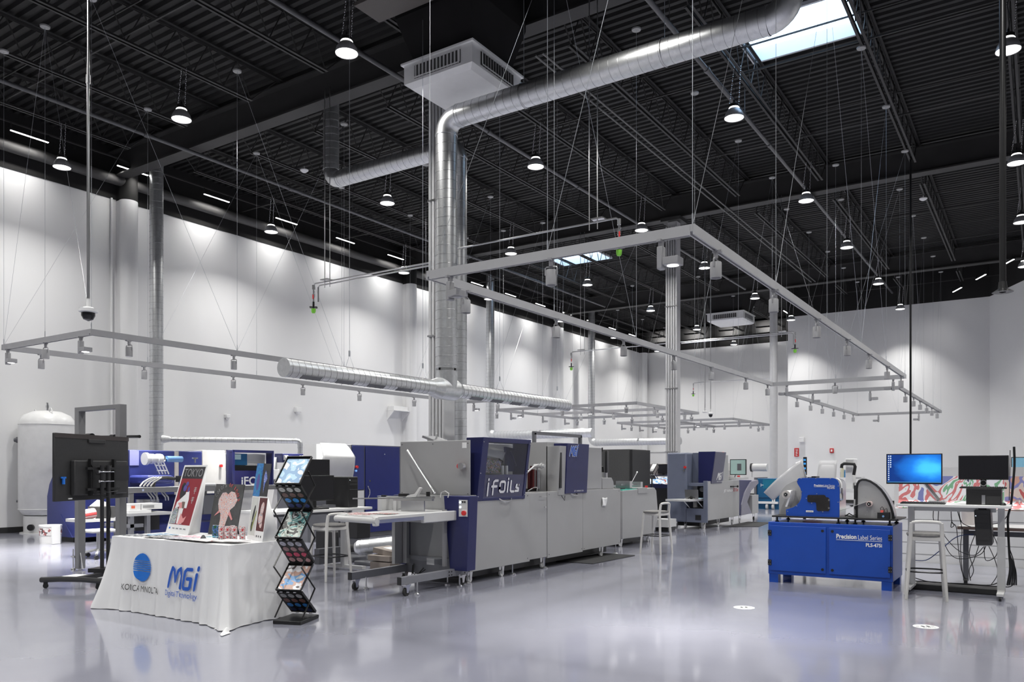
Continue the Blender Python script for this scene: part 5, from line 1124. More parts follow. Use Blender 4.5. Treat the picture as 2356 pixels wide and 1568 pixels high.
# globe mark: blue lens with white bands
a, b = fp(309, 1334), fp(349, 1274); gx, gz = (a[0] + b[0]) / 2, (a[1] + b[1]) / 2; gw, gh = (b[0] - a[0]) / 2, (b[1] - a[1]) / 2
mb = MB()
def hw(z): t_ = min(1, abs(z) / gh); return gw * math.sqrt(max(0, 1 - t_ ** 1.8))
bands = [(-1, -.28), (-.22, -.12), (-.07, .02), (.065, .15), (.2, .28), (.34, .42), (.47, 1)]
for z0, z1 in bands:
    n = 12
    for i in range(n):
        za, zb2 = gh * (z0 + (z1 - z0) * i / n), gh * (z0 + (z1 - z0) * (i + 1) / n)
        mb.quad((gx - hw(za), TY0, gz + za), (gx + hw(za), TY0, gz + za), (gx + hw(zb2), TY0, gz + zb2), (gx - hw(zb2), TY0, gz + zb2))
on_cloth(mb.build('globe_mark', m_logo, cl), .011)
ctext('lettering', 'KONICA MINOLTA', 290, 371, 1351.5, 1354, m_txtb)
a, b = fp(388, 1347), fp(457, 1310)
on_cloth(strokes('lettering', MGI, .18, m_txtblue, cl, (a[0], TY0, a[1]), (1, 0, 0), (0, 0, 1), b[0] - a[0], b[1] - a[1], shear=.06), .017)
ctext('lettering', 'Digital Technology', 384, 458, 1365, 1371.5, m_txtblue)

class Card:
    """printed card: bottom-left, bottom-right, top-left corners in room coordinates"""
    def __init__(s, bl, br, tl):
        s.o = Vector(bl); s.u = Vector(br) - s.o; s.v = Vector(tl) - s.o; s.n = s.u.cross(s.v).normalized()
    def p(s, u, v, l=0): return tuple(s.o + s.u * u + s.v * v + s.n * l)
    def poly(s, pts, lift, mb=None): mb = mb or MB(); mb.add([s.p(a, b, lift) for a, b in pts], [tuple(range(len(pts)))]); return mb
    def rect(s, u0, u1, v0, v1, lift, mb=None): return s.poly([(u0, v0), (u1, v0), (u1, v1), (u0, v1)], lift, mb)
    def ell(s, cu, cv, ru, rv, lift, mb=None, n=18, rot=0): return s.poly([(cu + ru * math.cos(t) * math.cos(rot) - rv * math.sin(t) * math.sin(rot), cv + ru * math.cos(t) * math.sin(rot) + rv * math.sin(t) * math.cos(rot)) for t in [2 * PI * i / n for i in range(n)]], lift, mb)
    def board(s, th=.004): 
        mb = MB(); f = [s.p(a, b) for a, b in ((0, 0), (1, 0), (1, 1), (0, 1))]; g = [s.p(a, b, -th) for a, b in ((0, 0), (1, 0), (1, 1), (0, 1))]
        return mb.add(f + g, [(0, 1, 2, 3), (7, 6, 5, 4), (0, 4, 5, 1), (1, 5, 6, 2), (2, 6, 7, 3), (3, 7, 4, 0)])
    def text(s, str_, m, par, u0, v0, u1, v1, **k):
        return text('lettering', str_, m, par, s.p(u0, v0, .001), s.u, s.v, (u1 - u0) * s.u.length, (v1 - v0) * s.v.length, lift=.002, **k)
ZT = TH + .006
m_crim = mat('print_crimson', srgb(142, 38, 50), .45); m_ink = mat('print_black', (.03, .03, .033), .4); m_pink = mat('print_pink', srgb(225, 150, 150), .5)
m_purp = mat('print_violet', srgb(90, 80, 150), .5); m_taupe = mat('print_taupe', srgb(120, 100, 92), .5); m_kim = art('kimono_pattern', [(.05, .05, .06), (.75, .75, .75), (.1, .2, .12), (.15, .14, .4), (.8, .78, .8)], 45, dist=2)
# TOKYO poster on an A-frame card stand
bl, br = Vector((-8.10, 5.26, ZT)), Vector((-7.56, 5.17, ZT)); up = Vector((.10, .17, .745))
t = thing('tokyo_poster', 'tall white-edged TOKYO poster with a kimono figure on red, left on the table', 'poster', tuple(bl), wc=True)
c = Card(bl, br, bl + up)
c.board().build('card', m_paper, t)
c.rect(.05, .95, .80, .975, .001).build('title_block', m_ink, t)
c.rect(.05, .95, .13, .80, .001).build('red_ground', m_crim, t)
c.text('TOKYO', mat('print_grey', (.3, .3, .31), .5), t, .1, .83, .9, .945)
f = c.ell(.28, .6, .12, .11, .002); c.ell(.24, .68, .08, .06, .002, f); f.build('print_hair', m_ink, t)
f = c.ell(.33, .66, .08, .05, .003); c.ell(.38, .72, .06, .035, .003, f); c.ell(.5, .64, .04, .04, .003, f); f.build('print_flowers', m_purp, t)
f = c.poly([(.42, .6), (.55, .62), (.62, .5), (.62, .37), (.5, .37), (.42, .45)], .0025); c.poly([(.3, .52), (.44, .58), (.42, .47), (.36, .4), (.12, .36), (.14, .45)], .003, f); c.poly([(.3, .4), (.5, .38), (.5, .2), (.6, .14), (.36, .14)], .003, f); f.build('print_kimono', m_paper, t)
f = c.poly([(.2, .44), (.5, .46), (.48, .38), (.34, .36)], .0035); c.poly([(.45, .3), (.6, .22), (.72, .26), (.66, .17), (.5, .13), (.42, .13)], .0035, f); f.build('print_sash', m_pink, t)
c.poly([(.36, .46), (.5, .46), (.52, .37), (.44, .36)], .004).build('print_obi', m_taupe, t)
c.poly([(.05, .13), (.06, .3), (.16, .42), (.3, .34), (.32, .14)], .0025).build('print_pattern', m_kim, t)
f = MB()
for (u, v) in ((.78, .62), (.78, .48)):
    for k in range(3): c.rect(u - .055, u + .055, v + k * .022, v + k * .022 + .006, .003, f)
    c.rect(u - .008, u + .008, v - .04, v + .06, .003, f)
f.build('print_characters', mat('print_pale', (.6, .6, .6), .5), t)
c.rect(.1, .16, .06, .085, .002).build('print_mark', m_logo, t)
f = MB(); [c.rect(.25 + k * .16, .35 + k * .16, .065, .08, .002, f) for k in range(4)]; f.build('print_marks', mat('print_mid_grey', (.25, .25, .28), .5), t)
bk = br + Vector((-.18, .27, 0))
MB().add([c.p(1, 0), tuple(bk), c.p(1, .98)], [(0, 1, 2)]).build('side_flap', m_paper, t, solid=.003)
MB().add([c.p(0, 0), tuple(bl + Vector((.1, .18, 0))), c.p(0, .98)], [(0, 1, 2)]).build('side_flap', m_paper, t, solid=.003)
# elephant poster, dark, standing behind the back edge
bl, br = Vector((-7.50, 5.37, ZT)), Vector((-6.98, 5.33, ZT)); up = Vector((.05, .07, .54))
t = thing('elephant_poster', 'dark grey poster with a white and red elephant head, middle of the table', 'poster', tuple(bl), wc=True)
c = Card(bl, br, bl + up); c.board(.012).build('card', mat('print_slate', (.07, .07, .072), .5, var=.3, scale=9), t)
m_ele = art('elephant_art', [(.6, .12, .1), (.7, .68, .66), (.75, .35, .28), (.8, .78, .76), (.2, .35, .5), (.75, .72, .7)], 28, dist=3)
f = c.poly([(.2, .7), (.3, .83), (.42, .84), (.5, .8), (.6, .86), (.75, .84), (.86, .7), (.8, .58), (.66, .5), (.6, .3), (.52, .08), (.34, .08), (.36, .3), (.34, .42), (.26, .48), (.2, .6)], .002); f.build('print_elephant', m_ele, t)
c.poly([(.12, .36), (.3, .44), (.26, .48), (.16, .4)], .003).build('print_tusk', m_pink, t); c.poly([(.62, .42), (.66, .48), (.8, .32), (.76, .3)], .003).build('print_tusk', m_pink, t)
import itertools
for k, ch in enumerate('Colors of India'):
    if ch == ' ': continue
    a = math.radians(152 - k * 9.2); R_ = .42
    text('lettering', ch, mat('print_salmon', srgb(200, 90, 90), .5) if k > 5 else mat('print_grey', (.3, .3, .31), .5), t, c.p(.5 + R_ * math.cos(a) - .02, .55 + .40 * math.sin(a), .002), c.u * math.cos(a - PI / 2) + c.v.normalized() * c.u.length * math.sin(a - PI / 2), c.v.normalized() * math.cos(a - PI / 2) - c.u.normalized() * math.sin(a - PI / 2), .026 if ch not in 'lIi' else .012, .04, lift=.002)
MB().add([c.p(.5, .9, -.012), tuple(br + Vector((-.28, .2, 0))), tuple(br + Vector((-.2, .2, 0)))], [(0, 1, 2)]).build('easel_back', m_ink, t, solid=.003)
# right pair: lower A-frame with two prints, upper pair propped on top
bl, br = Vector((-6.66, 5.22, ZT)), Vector((-6.25, 5.08, ZT)); up = Vector((-.01, .08, .43))
t = thing('print_stand', 'A-frame with a floral white print and a maroon dragon print, right of the cans', 'poster', tuple(bl), wc=True)
c = Card(bl, br, bl + up); c.board().build('card', m_paper, t)
c.rect(.03, .44, .1, .97, .001).build('left_print', mat('print_offwhite', (.62, .63, .6), .5), t)
f = c.ell(.24, .6, .05, .2, .002, rot=-.3); c.ell(.2, .3, .06, .12, .002, f); f.build('print_bird', m_ink, t)
f = c.ell(.3, .45, .03, .25, .0025, rot=-.4); f.build('print_leaves', mat('print_green', srgb(140, 150, 70), .5), t)
c.rect(.5, .97, .22, .97, .001).build('right_print', mat('print_maroon', srgb(88, 36, 38), .45), t)
f = c.ell(.74, .72, .1, .16, .002, rot=-.3); c.ell(.7, .5, .14, .14, .002, f); c.ell(.76, .36, .08, .07, .002, f); f.build('print_dragon', m_ele, t)
f = MB(); [c.rect(.56 + k * .13, .62 + k * .13, .08, .12, .002, f) for k in range(3)]; f.build('print_marks', m_greyd, t)
MB().add([c.p(1, 0), tuple(br + Vector((-.03, .24, 0))), c.p(1, .98)], [(0, 1, 2)]).build('side_flap', m_paper, t, solid=.003)
MB().add([c.p(0, 0), tuple(bl + Vector((.06, .24, 0))), c.p(0, .98)], [(0, 1, 2)]).build('side_flap', m_paper, t, solid=.003)
b2, r2 = Vector(c.p(.0, 1.0)), Vector(c.p(.9, .985))
t = thing('curved_prints', 'pair of blue and black curled prints propped above the dragon print', 'poster', tuple(b2), wc=True)
c = Card(b2, r2, b2 + Vector((.0, .06, .33)))
c.board(.003).build('card', m_ink, t)
c.rect(.0, .48, 0, 1, .001).build('left_print', art('blue_eye_art', [(.01, .02, .1), (.02, .1, .45), (.05, .35, .6), (.03, .05, .3), (.1, .5, .65)], 22, dist=6, emit=.1), t)
f = c.ell(.27, .45, .16, .34, .002); f.build('print_ring', mat('print_cyan', srgb(40, 140, 180), .4), t)
c.ell(.26, .43, .11, .26, .003).build('print_core', m_purp, t)
f = c.poly([(.7, .8), (.78, .72), (.88, .55), (.76, .4), (.72, .1), (.66, .4), (.62, .6)], .002); f.build('print_dancer', art('blue_spark_art', [(.02, .04, .2), (.1, .2, .7), (.5, .5, .6), (.05, .1, .4)], 30, dist=3), t)
# cans
m_can1 = art('can_red_white', [(.75, .75, .75), (.55, .04, .05), (.78, .78, .78), (.03, .03, .03), (.7, .7, .7)], 40, dist=1)
m_can2 = art('can_green_black', [(.02, .03, .02), (.02, .12, .04), (.1, .2, .5), (.02, .02, .02), (.1, .3, .08)], 40, dist=1)
def can(x, y, m, label, grp, r=.028, h=.125, lid=m_steel):
    t = thing('drink_can', label, 'can', (x, y, ZT), group=grp)
    MB().lathe([(.001, 0), (r * .85, 0), (r, .008), (r, h - .012), (r * .85, h)], n=20).build('body', m, t)
    MB().lathe([(.001, h - .003), (r * .8, h - .003), (r * .85, h)], n=20).build('lid', lid, t)
    return t
m_lidp = mat('white_crown', (.75, .7, .7), .5)
for k, (x, y) in enumerate(((-6.74, 4.98), (-6.66, 4.99), (-6.58, 5.01), (-6.51, 5.05), (-6.70, 5.08))):
    can(x, y, m_can1, 'red and white printed can, ' + ('leftmost of the pale cluster', 'second from left in the pale cluster', 'third from left in the pale cluster', 'rightmost of the pale cluster', 'behind the others in the pale cluster')[k], 'pale cans on the table', h=.14, lid=m_lidp)
for k, (x, y) in enumerate(((-7.06, 5.14), (-6.98, 5.13), (-6.90, 5.11))): can(x, y, m_can2, 'dark green printed can, ' + ('left', 'middle', 'right')[k] + ' one of three before the elephant poster', 'dark cans on the table')
o = MB().lathe([(.04, 0), (.035, .01), (.012, .05), (.001, .055)], n=18).build('black_cone', m_ink); o.location = (-6.86, 4.86, ZT); tag(o, 'small black cone standing on the tablecloth near the front edge', 'ornament')
# loose prints lying on the cloth
sheets = [(-7.98, 4.86, .3, .22, .1, (.02, .03, .05), 'black brochure at the left front corner of the table'), (-7.78, 5.0, .34, .24, -.15, (.1, .25, .4), 'blue landscape print before the TOKYO poster'), (-7.5, 4.85, .36, .25, .2, (.03, .03, .03), 'dark print with red corner, left of centre on the cloth'),
          (-7.2, 4.93, .3, .21, -.3, (.75, .3, .38), 'bright pink card lying in the middle of the table'), (-7.12, 4.8, .34, .2, .05, (.25, .25, .3), 'grey leaflet along the front edge'), (-6.75, 4.78, .42, .2, -.06, (.6, .58, .58), 'pale print overlapping the right front edge'), (-6.42, 4.86, .3, .21, .12, (.7, .7, .7), 'white brochure at the right front corner of the table'),
          (-6.87, 5.0, .2, .08, .6, (.05, .3, .4), 'teal and maroon fan card beside the pale cans')]
for k, (x, y, a, b, rz, col, lab) in enumerate(sheets):
    o = MB().box(-a / 2, a / 2, -b / 2, b / 2, 0, .003).build('brochure', art('brochure_art_%d' % k, [tuple(min(1, q * 1.6 + .05) for q in col), col, (.75, .75, .75), col, (.5, .08, .1)], 7, dist=2), bevel=.001); o.location = (x, y, ZT + .0035 * k); o.rotation_euler = (0, 0, rz); tag(o, lab, 'print', 'loose prints on the tablecloth')

# ================================================================== zigzag literature stand
LR = math.radians(20.5)
t = thing('brochure_stand', 'black folding zigzag brochure stand beside the right end of the cloth table', 'display stand', (-5.87, 5.06, 0), rotz=LR)
hw_ = .13; dep = .27
MB().box(-hw_ - .012, hw_ + .012, -.02, .36, 0, .035).build('base', m_blkm, t, bevel=.006)
nodes = [(.30, .055), (.0, .30), (.27, .535), (.0, .79), (.27, 1.06), (.0, 1.295), (.27, 1.57)]   # (depth, height), base upward
hx_ = [.04, .02, .03, .0, .0, -.02, -.01]
m_photo = [art('mag_people', [(.75, .75, .75), (.2, .4, .7), (.6, .4, .33), (.8, .8, .82), (.12, .1, .1), (.55, .6, .65)], 6, dist=.6), art('mag_glass', [(.03, .03, .03), (.02, .02, .02), (.5, .55, .5), (.1, .3, .3), (.03, .03, .03), (.6, .6, .6)], 8, dist=1.5), art('mag_city', [(.72, .74, .76), (.75, .75, .75), (.2, .35, .55), (.4, .6, .75), (.8, .8, .8), (.12, .15, .3)], 6, dist=.5)]
m_ovals = [(srgb(150, 150, 150), srgb(110, 80, 75), srgb(60, 130, 200), srgb(60, 70, 110)), (srgb(170, 170, 180), srgb(150, 120, 120), srgb(200, 70, 100), srgb(190, 150, 150)), (srgb(185, 185, 180), srgb(110, 85, 80), srgb(60, 140, 210), srgb(70, 80, 130))]
for i in range(6):
    (d0, z0), (d1, z1) = nodes[i], nodes[i + 1]; face_up = i % 2 == 1   # trays leaning back carry magazines
    a = Vector((0, d0, z0)); b = Vector((0, d1, z1)); dv = (b - a); n = Vector((1, 0, 0)).cross(dv).normalized(); L = dv.length
    if n.z < 0: n = -n
    sx = hx_[i] * .3
    def q(x, s_, l): return tuple(a + dv * s_ + Vector((x + sx, 0, 0)) + n * l)
    mb = MB()
    def slabq(x0, x1, s0, s1, l0, l1): mb.add([q(x, s_, l) for l in (l0, l1) for s_ in (s0, s1) for x in (x0, x1)], [(0, 2, 3, 1), (4, 5, 7, 6), (0, 1, 5, 4), (2, 6, 7, 3), (0, 4, 6, 2), (1, 3, 7, 5)])
    slabq(-hw_, hw_, .03, .97, 0, .003); slabq(-hw_, -hw_ + .006, .03, .97, 0, .025); slabq(hw_ - .006, hw_, .03, .97, 0, .025); slabq(-hw_, hw_, .03, .045, 0, .025); slabq(-hw_, hw_, .955, .97, 0, .025)
    tr = mb.build('tray', m_blkm, t)
    if face_up:
        mb = MB(); slabq(-hw_ + .012, hw_ - .012, .07, .9, .004, .01)
        g = mb.build('magazine', m_photo[i // 2], tr)
    else:
        # round cut-outs showing prints on the camera side (underside)
        for r_ in range(4):
            mb = MB(); 
            for cc in range(3):
                cu, cs = -.08 + .08 * cc, .84 - .22 * r_
                mb.add([q(cu + .031 * math.cos(k * PI / 8), cs + .09 * math.sin(k * PI / 8), -.002) for k in range(16)], [tuple(range(16))])
            mb.build('print_rounds', mat('rounds_%d_%d' % (i, r_), m_ovals[i // 2][r_], .4, var=.3, scale=40), tr)
    if i == 3:
        text('lettering', 'Image', mat('print_silver', (.5, .5, .5), .4), tr, q(-.06, .78, .012), (1, 0, 0), dv, .15, .04, shear=.2, lift=.001)
    for cc in range(3): MB().box(-.085 + .07 * cc + sx, -.055 + .07 * cc + sx, d0 - .006, d0 + .006, z0 - .004, z0 + .004).build('hinge', m_steel, tr)
for s_ in (-1, 1):
    x = s_ * (hw_ + .012); mir = [(.27 - d if k else .02, z) for k, (d, z) in enumerate(nodes)]
    for k in range(6):
        (d0, z0), (d1, z1) = mir[k], mir[k + 1]
        if k == 5: d1, z1 = (d0 + d1) / 2, (z0 + z1) / 2
        MB().bar((x, d0, z0), (x, d1, z1), .006, .014, up=(1, 0, 0)).build('side_bar', m_blkm, t)
    pass

# ================================================================== display on a wheeled cart (seen from behind)
TA = math.atan2(.903, -.43)          # direction of the screen's width
t = thing('display_cart', 'large black flat display seen from behind on a black wheeled cart', 'display', (-10.05, 5.53, 0), rotz=TA - PI)
# local x runs toward the near (left) end, local -y... faces the viewer's side
# with this turn local +y points away from the wall side; use s to put the back on the viewer's side
sg = 1 if (Matrix.Rotation(TA - PI, 3, 'Z') @ Vector((0, 1, 0))).dot(Vector((.903, .43, 0))) > 0 else -1
m_tv = mat('tv_back', (.028, .028, .029), .5, var=.1, scale=30); m_cart = mat('cart_black', (.022, .022, .024), .4)
Yl = lambda v: sg * v
MB().box(-.71, .71, Yl(0), Yl(-.035), 1.065, 1.885).build('panel', m_tv, t, bevel=.008)
MB().box(-.70, .70, Yl(-.036), Yl(-.038), 1.08, 1.87).build('screen_glass', m_scr, t)
MB().box(-.71, .71, Yl(0), Yl(.006), 1.83, 1.885).build('top_trim', mat('trim_brown', (.045, .037, .036), .5), t)
MB().box(-.2, .12, Yl(.0), Yl(.02), 1.78, 1.83).build('handle_recess', m_tv, t, bevel=.006)
MB().box(-.6, .44, Yl(0), Yl(.06), 1.13, 1.56).build('electronics_box', m_tv, t, bevel=.012)
MB().box(-.62, -.3, Yl(.06), Yl(.064), 1.3, 1.5).build('vent_panel', m_blk, t)
mb = MB()
for x in (-.28, .18): mb.box(x - .02, x + .02, Yl(.06), Yl(.1), 1.12, 1.58)
for z in (1.2, 1.46): mb.box(-.34, .3, Yl(.1), Yl(.13), z - .015, z + .015)
mb.build('wall_bracket', m_blkm, t)
for x in (-.05, .07): MB().cyl((x - .0, Yl(.16), .13), (x, Yl(.16), 1.5), .024, n=16).build('upright', m_cart, t)
for z in (1.3, 1.42): MB().cyl((-.12, Yl(.19), z), (.18, Yl(.19), z), .009, n=8).box(.16, .19, Yl(.17), Yl(.2), z - .015, z + .015).build('clamp_screw', m_chrome, t)
MB().box(.57, .6, Yl(.01), Yl(.03), 1.27, 1.36).box(.55, .62, Yl(.01), Yl(.03), 1.34, 1.36).build('tape_tag', mat('tape_blue', srgb(40, 120, 220), .5), t)
MB().box(.42, .48, Yl(.0), Yl(.012), 1.085, 1.10).build('input_label', m_paper, t)
MB().tube([(.1, Yl(.12), 1.2), (.2, Yl(.15), 1.14), (.0, Yl(.2), 1.1), (-.03, Yl(.21), .9), (.02, Yl(.2), .5), (.03, Yl(.22), .2)], .006, n=6).tube([(-.2, Yl(.1), 1.5), (-.1, Yl(.14), 1.4), (.12, Yl(.13), 1.38), (.2, Yl(.1), 1.52)], .005, n=6).tube([(.2, Yl(.1), 1.18), (.0, Yl(.2), 1.16), (-.3, Yl(.12), 1.17)], .005, n=6).build('cables', m_blk, t)
for x in (-.45, .48):
    MB().tube([(x, Yl(-.36), .1), (x - .01 * 0, Yl(-.1), .115), (x, Yl(.2), .115), (x, Yl(.46), .1)], .034, n=8).build('floor_leg', m_cart, t)
    for y in (-.3, .4): 
        f_ = MB().box(x - .02, x + .02, Yl(y) - .015, Yl(y) + .015, .05, .085).build('caster', m_blkm, t); MB().cyl((x - .012, Yl(y), .03), (x + .012, Yl(y), .03), .03, n=14).build('wheel', m_blk, f_)
MB().box(-.45, .48, Yl(.12), Yl(.2), .1, .15).box(-.1, .12, Yl(.0), Yl(.25), .15, .2).build('cross_member', m_cart, t)

# grey gantry frame behind the display
t = thing('gantry_frame', 'grey square-tube portal frame standing behind the black display', 'frame', (-11.05, 6.17, 0), wc=True)
m_gf = mat('frame_grey', srgb(118, 118, 120), .4)
for x in (-11.55, -10.5):
    MB().box(x - .055, x + .055, 6.1, 6.2, .02, 2.34).build('post', m_gf, t, bevel=.004)
    MB().prism([(x + .055, .02), (x + .13, .02), (x + .055, .25)], 'y', 6.12, 6.13).box(x - .12, x - .03, 6.08, 6.16, .18, .2).cyl((x - .09, 6.1, .02), (x - .09, 6.1, .3), .009, n=8).lathe([(.035, 0), (.03, .02), (.001, .03)], o=(x - .09, 6.1, 0), n=14).build('levelling_foot', m_steel, t)
MB().box(-11.5, -10.55, 6.1, 6.2, 2.28, 2.34).build('top_rail', m_gf, t, bevel=.004)
MB().cyl((-11.7, 6.3, 1.92), (-10.3, 6.3, 1.90), .022, n=10).cyl((-11.65, 6.3, 1.93), (-11.5, 6.3, 1.93), .045, n=12).cyl((-11.0, 6.3, 1.91), (-10.9, 6.3, 1.91), .035, n=12).build('crossbar_roller', m_blkm, t)
o = MB().box(-.3, .3, -.2, .2, 0, .004).build('floor_sheet', m_paper); o.location = (-10.75, 5.75, 0.001); o.rotation_euler = (0, 0, .3); tag(o, 'white paper sheets on the floor behind the display cart', 'paper')
o = MB().box(-.1, .1, -.07, .07, 0, .09).build('power_brick', m_blk, bevel=.02); o.location = (-10.25, 5.9, 0.001); tag(o, 'black power adapter lying at the foot of the display cart', 'device')

# ================================================================== bar stools
m_stool = mat('stool_ash_white', (.62, .61, .59), .5, var=.03); m_seatf = mat('seat_felt', (.20, .195, .19), .85, var=.1, scale=30)
def stool(label, loc, rz):
    t = thing('bar_stool', label, 'stool', loc, rotz=rz, group='pale bar stools')
    B, T_, zt_ = .20, .155, .70
    def leg(sx, sy, top):
        k = (top - 0) / zt_; mb = MB()
        p0 = Vector((sx * B, sy * B, 0)); p1 = Vector((sx * T_, sy * T_, zt_)); d = (p1 - p0) * (top / zt_)
        mb.tube([p0, p0 + d * .5, p0 + d], .017, n=10, rs=[.016, .02, .021]); return mb.build('leg', m_stool, t)
    leg(-1, 1, zt_); leg(1, 1, zt_)
    for s_ in (-1, 1):
        MB().tube([(s_ * B, -B, 0), (s_ * (B + T_) / 2, -(B + T_) / 2, .35), (s_ * T_, -T_, .70), (s_ * T_ * .98, -T_ * 1.08, .80), (s_ * T_ * .95, -T_ * 1.12, .855)], .017, n=10, rs=[.016, .02, .022, .021, .02]).build('leg', m_stool, t)
    MB().tube([(-T_ * .95, -T_ * 1.12, .85), (-T_ * .8, -T_ * 1.15, .868), (0, -T_ * 1.18, .87), (T_ * .8, -T_ * 1.15, .868), (T_ * .95, -T_ * 1.12, .85)], .02, n=10).build('backrest', m_stool, t, sub=1)
    MB().box(-T_, T_, T_ - .012, T_ + .012, .655, .70).box(-T_, T_, -T_ - .012, -T_ + .012, .655, .70).box(-T_ - .012, -T_ + .012, -T_, T_, .655, .70).box(T_ - .012, T_ + .012, -T_, T_, .655, .70).build('seat_rail', m_stool, t, bevel=.006)
    n = 28; prof = []
    for r_, z in ((.0, .735), (.75, .738), (.97, .73), (1.0, .715), (.95, .70), (.0, .70)): prof.append((r_, z))
    mb = MB(); sh = lambda a: (abs(math.cos(a)) ** 3.2 + abs(math.sin(a)) ** 3.2) ** (-1 / 3.2) * .195
    vs = []
    for r_, z in prof: vs += [(max(r_, .001) * sh(2 * PI * k / n) * math.cos(2 * PI * k / n), max(r_, .001) * sh(2 * PI * k / n) * math.sin(2 * PI * k / n) + .01, z + .0) for k in range(n)]
    mb.add(vs, [(i * n + k, i * n + (k + 1) % n, (i + 1) * n + (k + 1) % n, (i + 1) * n + k) for i in range(len(prof) - 1) for k in range(n)], True)
    mb.build('seat', m_seatf, t)
    r_ = B + (T_ - B) * .31 / .7 + .004
    MB().tube([(r_ * 1.04 * (abs(math.cos(a)) ** 4 + abs(math.sin(a)) ** 4) ** (-.25) * math.cos(a), r_ * 1.04 * (abs(math.cos(a)) ** 4 + abs(math.sin(a)) ** 4) ** (-.25) * math.sin(a), .31) for a in [2 * PI * k / 32 for k in range(32)]], .009, n=8, closed=True).build('footring', m_blkm, t)
    return t
s1 = stool('pale bar stool in front of the black computer desk, partly behind the stacker table', (-7.80, 7.44, 0), math.radians(80))
dup(s1, (-5.53, 12.88, 0), math.radians(83), 'pale bar stool standing alone beside the delivery unit, centre right')
dup(s1, (-1.07, 10.06, 0), math.radians(9), 'pale bar stool in front of the white monitor desk at the right')
# ================================================================== LEFT BACKGROUND MACHINES
RX = -15.6
ry = lambda px, x=RX: yOn(px, x)
rz = lambda px, py, x=RX: onX(px, py, x)[2]
# white air tank
t = thing('air_tank', 'tall white pressure tank with domed ends by the left wall', 'tank', (-19.0, 9.37, 0), wc=False)
m_tank = mat('tank_white', (.72, .72, .72), .35, coat=.3)
R_ = .58
MB().lathe([(.001, .35), (.3, .36), (.5, .43), (R_, .55), (R_, 2.45), (R_ * .97, 2.55), (R_ * .82, 2.68), (R_ * .5, 2.77), (.001, 2.8)], n=40).build('vessel', m_tank, t)
for z in (.55, 2.47): MB().tube([(R_ * math.cos(a), R_ * math.sin(a), z) for a in [2 * PI * k / 40 for k in range(40)]], .008, n=5, closed=True).build('weld_bead', m_tank, t)
MB().lathe([(R_ * .82, 0), (R_ * .82, .4), (R_ * .8, .4), (R_ * .8, 0)], n=32).lathe([(R_ * .95, 0), (R_ * .95, .02), (R_ * .7, .02)], n=32).build('skirt', m_tank, t)
MB().cyl((.2, -.44, .15), (.24, -.49, .15), .07, n=18).build('skirt_opening', m_blk, t)
for s_ in (-1, 1): MB().tube([(s_ * .28, -.1, 2.68), (s_ * .3, -.1, 2.8), (s_ * .36, -.1, 2.83), (s_ * .42, -.1, 2.76), (s_ * .43, -.1, 2.62)], .012, n=6).build('lifting_lug', m_tank, t)
MB().cyl((0, 0, 2.8), (0, 0, 2.98), .022, n=8).cyl((0, 0, 2.86), (0, 0, 2.92), .035, n=8).build('relief_valve', m_steel, t)
p_ = Vector((-.45, -.38, 0)); MB().cyl(p_ + Vector((0, 0, 2.12)), p_ * 1.12 + Vector((0, 0, 2.12)), .07, n=16).cyl(p_ * 1.12 + Vector((0, 0, 2.12)), p_ * 1.2 + Vector((0, 0, 2.12)), .05, n=8).build('port', m_greyd, t)
MB().cyl(p_ + Vector((0, 0, .72)), p_ * 1.12 + Vector((0, 0, .72)), .03, n=12).build('drain_port', m_greyd, t)
# buckets
p = onZ(98, 1250, 0)
t = thing('bucket', 'white bucket wrapped in a patterned label, on the floor by the tank', 'bucket', (p[0], p[1] + .15, 0))
MB().lathe([(.001, 0), (.185, 0), (.2, .34), (.19, .34)], n=28).build('pail', m_wht, t)
MB().lathe([(.197, .16), (.203, .3)], n=28).build('label_band', art('bucket_label', [(.7, .68, .68), (.3, .1, .1), (.72, .7, .7), (.05, .05, .05), (.7, .7, .7)], 26, 'voronoi'), t)
MB().lathe([(.205, .33), (.205, .36), (.001, .365)], n=28).build('lid', m_wht, t)
o = MB().box(-.02, .02, -.08, .08, 0, .36).build('paper_board', m_paper, bevel=.005); o.location = (p[0] + .3, p[1] + .1, 0); tag(o, 'white board leaning between the bucket and the blue housing', 'board')
# first (nearest) blue foil machine
t = thing('web_press', 'blue and white roll-fed foil machine along the left wall with white web rolls', 'machine', (RX - .6, 10, 0), wc=True)
ya, yb = ry(298), ry(402); yc, yd = ry(413), ry(465); ye = ry(520)
pts = [(-17.1, .1), (-16.0, .1), (-15.65, .14), (-15.65, 1.62), (-15.9, 1.72), (-16.2, 1.66), (-16.6, 1.48), (-16.9, 1.2), (-17.02, .95)]
MB().prism([(-16.95, .1), (-15.75, .1), (-15.75, 1.68), (-16.1, 1.64), (-16.42, 1.54), (-16.68, 1.38), (-16.86, 1.15), (-16.95, .9)], 'y', 8.35, 9.35, False).build('rounded_housing', m_navy2, t, bevel=.01)
MB().prism([(-16.4, .1), (-16.4, .55), (-15.95, .1)], 'y', 8.34, 8.36).build('foot_gusset', m_navy2, t)
MB().box(-16.9, -16.2, 8.5, 9.2, 0.0, .1).build('black_foot', m_blk, t)
MB().box(RX - 1.0, RX, ya, yb, .9, 1.85).build('blue_panel', m_navy2, t, bevel=.02)
MB().box(RX - 1.0, RX - .02, yb + .005, yc - .005, .9, 1.84).build('grey_strip', mat('warm_grey', (.5, .47, .45), .5), t)
MB().box(RX - 1.0, RX, yc, yd, .9, 1.85).build('blue_panel', m_navy2, t, bevel=.02)
MB().box(RX - 1.0, RX, yd + .005, ye - .03, .9, 1.88).build('white_panel', mat('panel_warm_white', (.62, .61, .60), .5), t, bevel=.01)
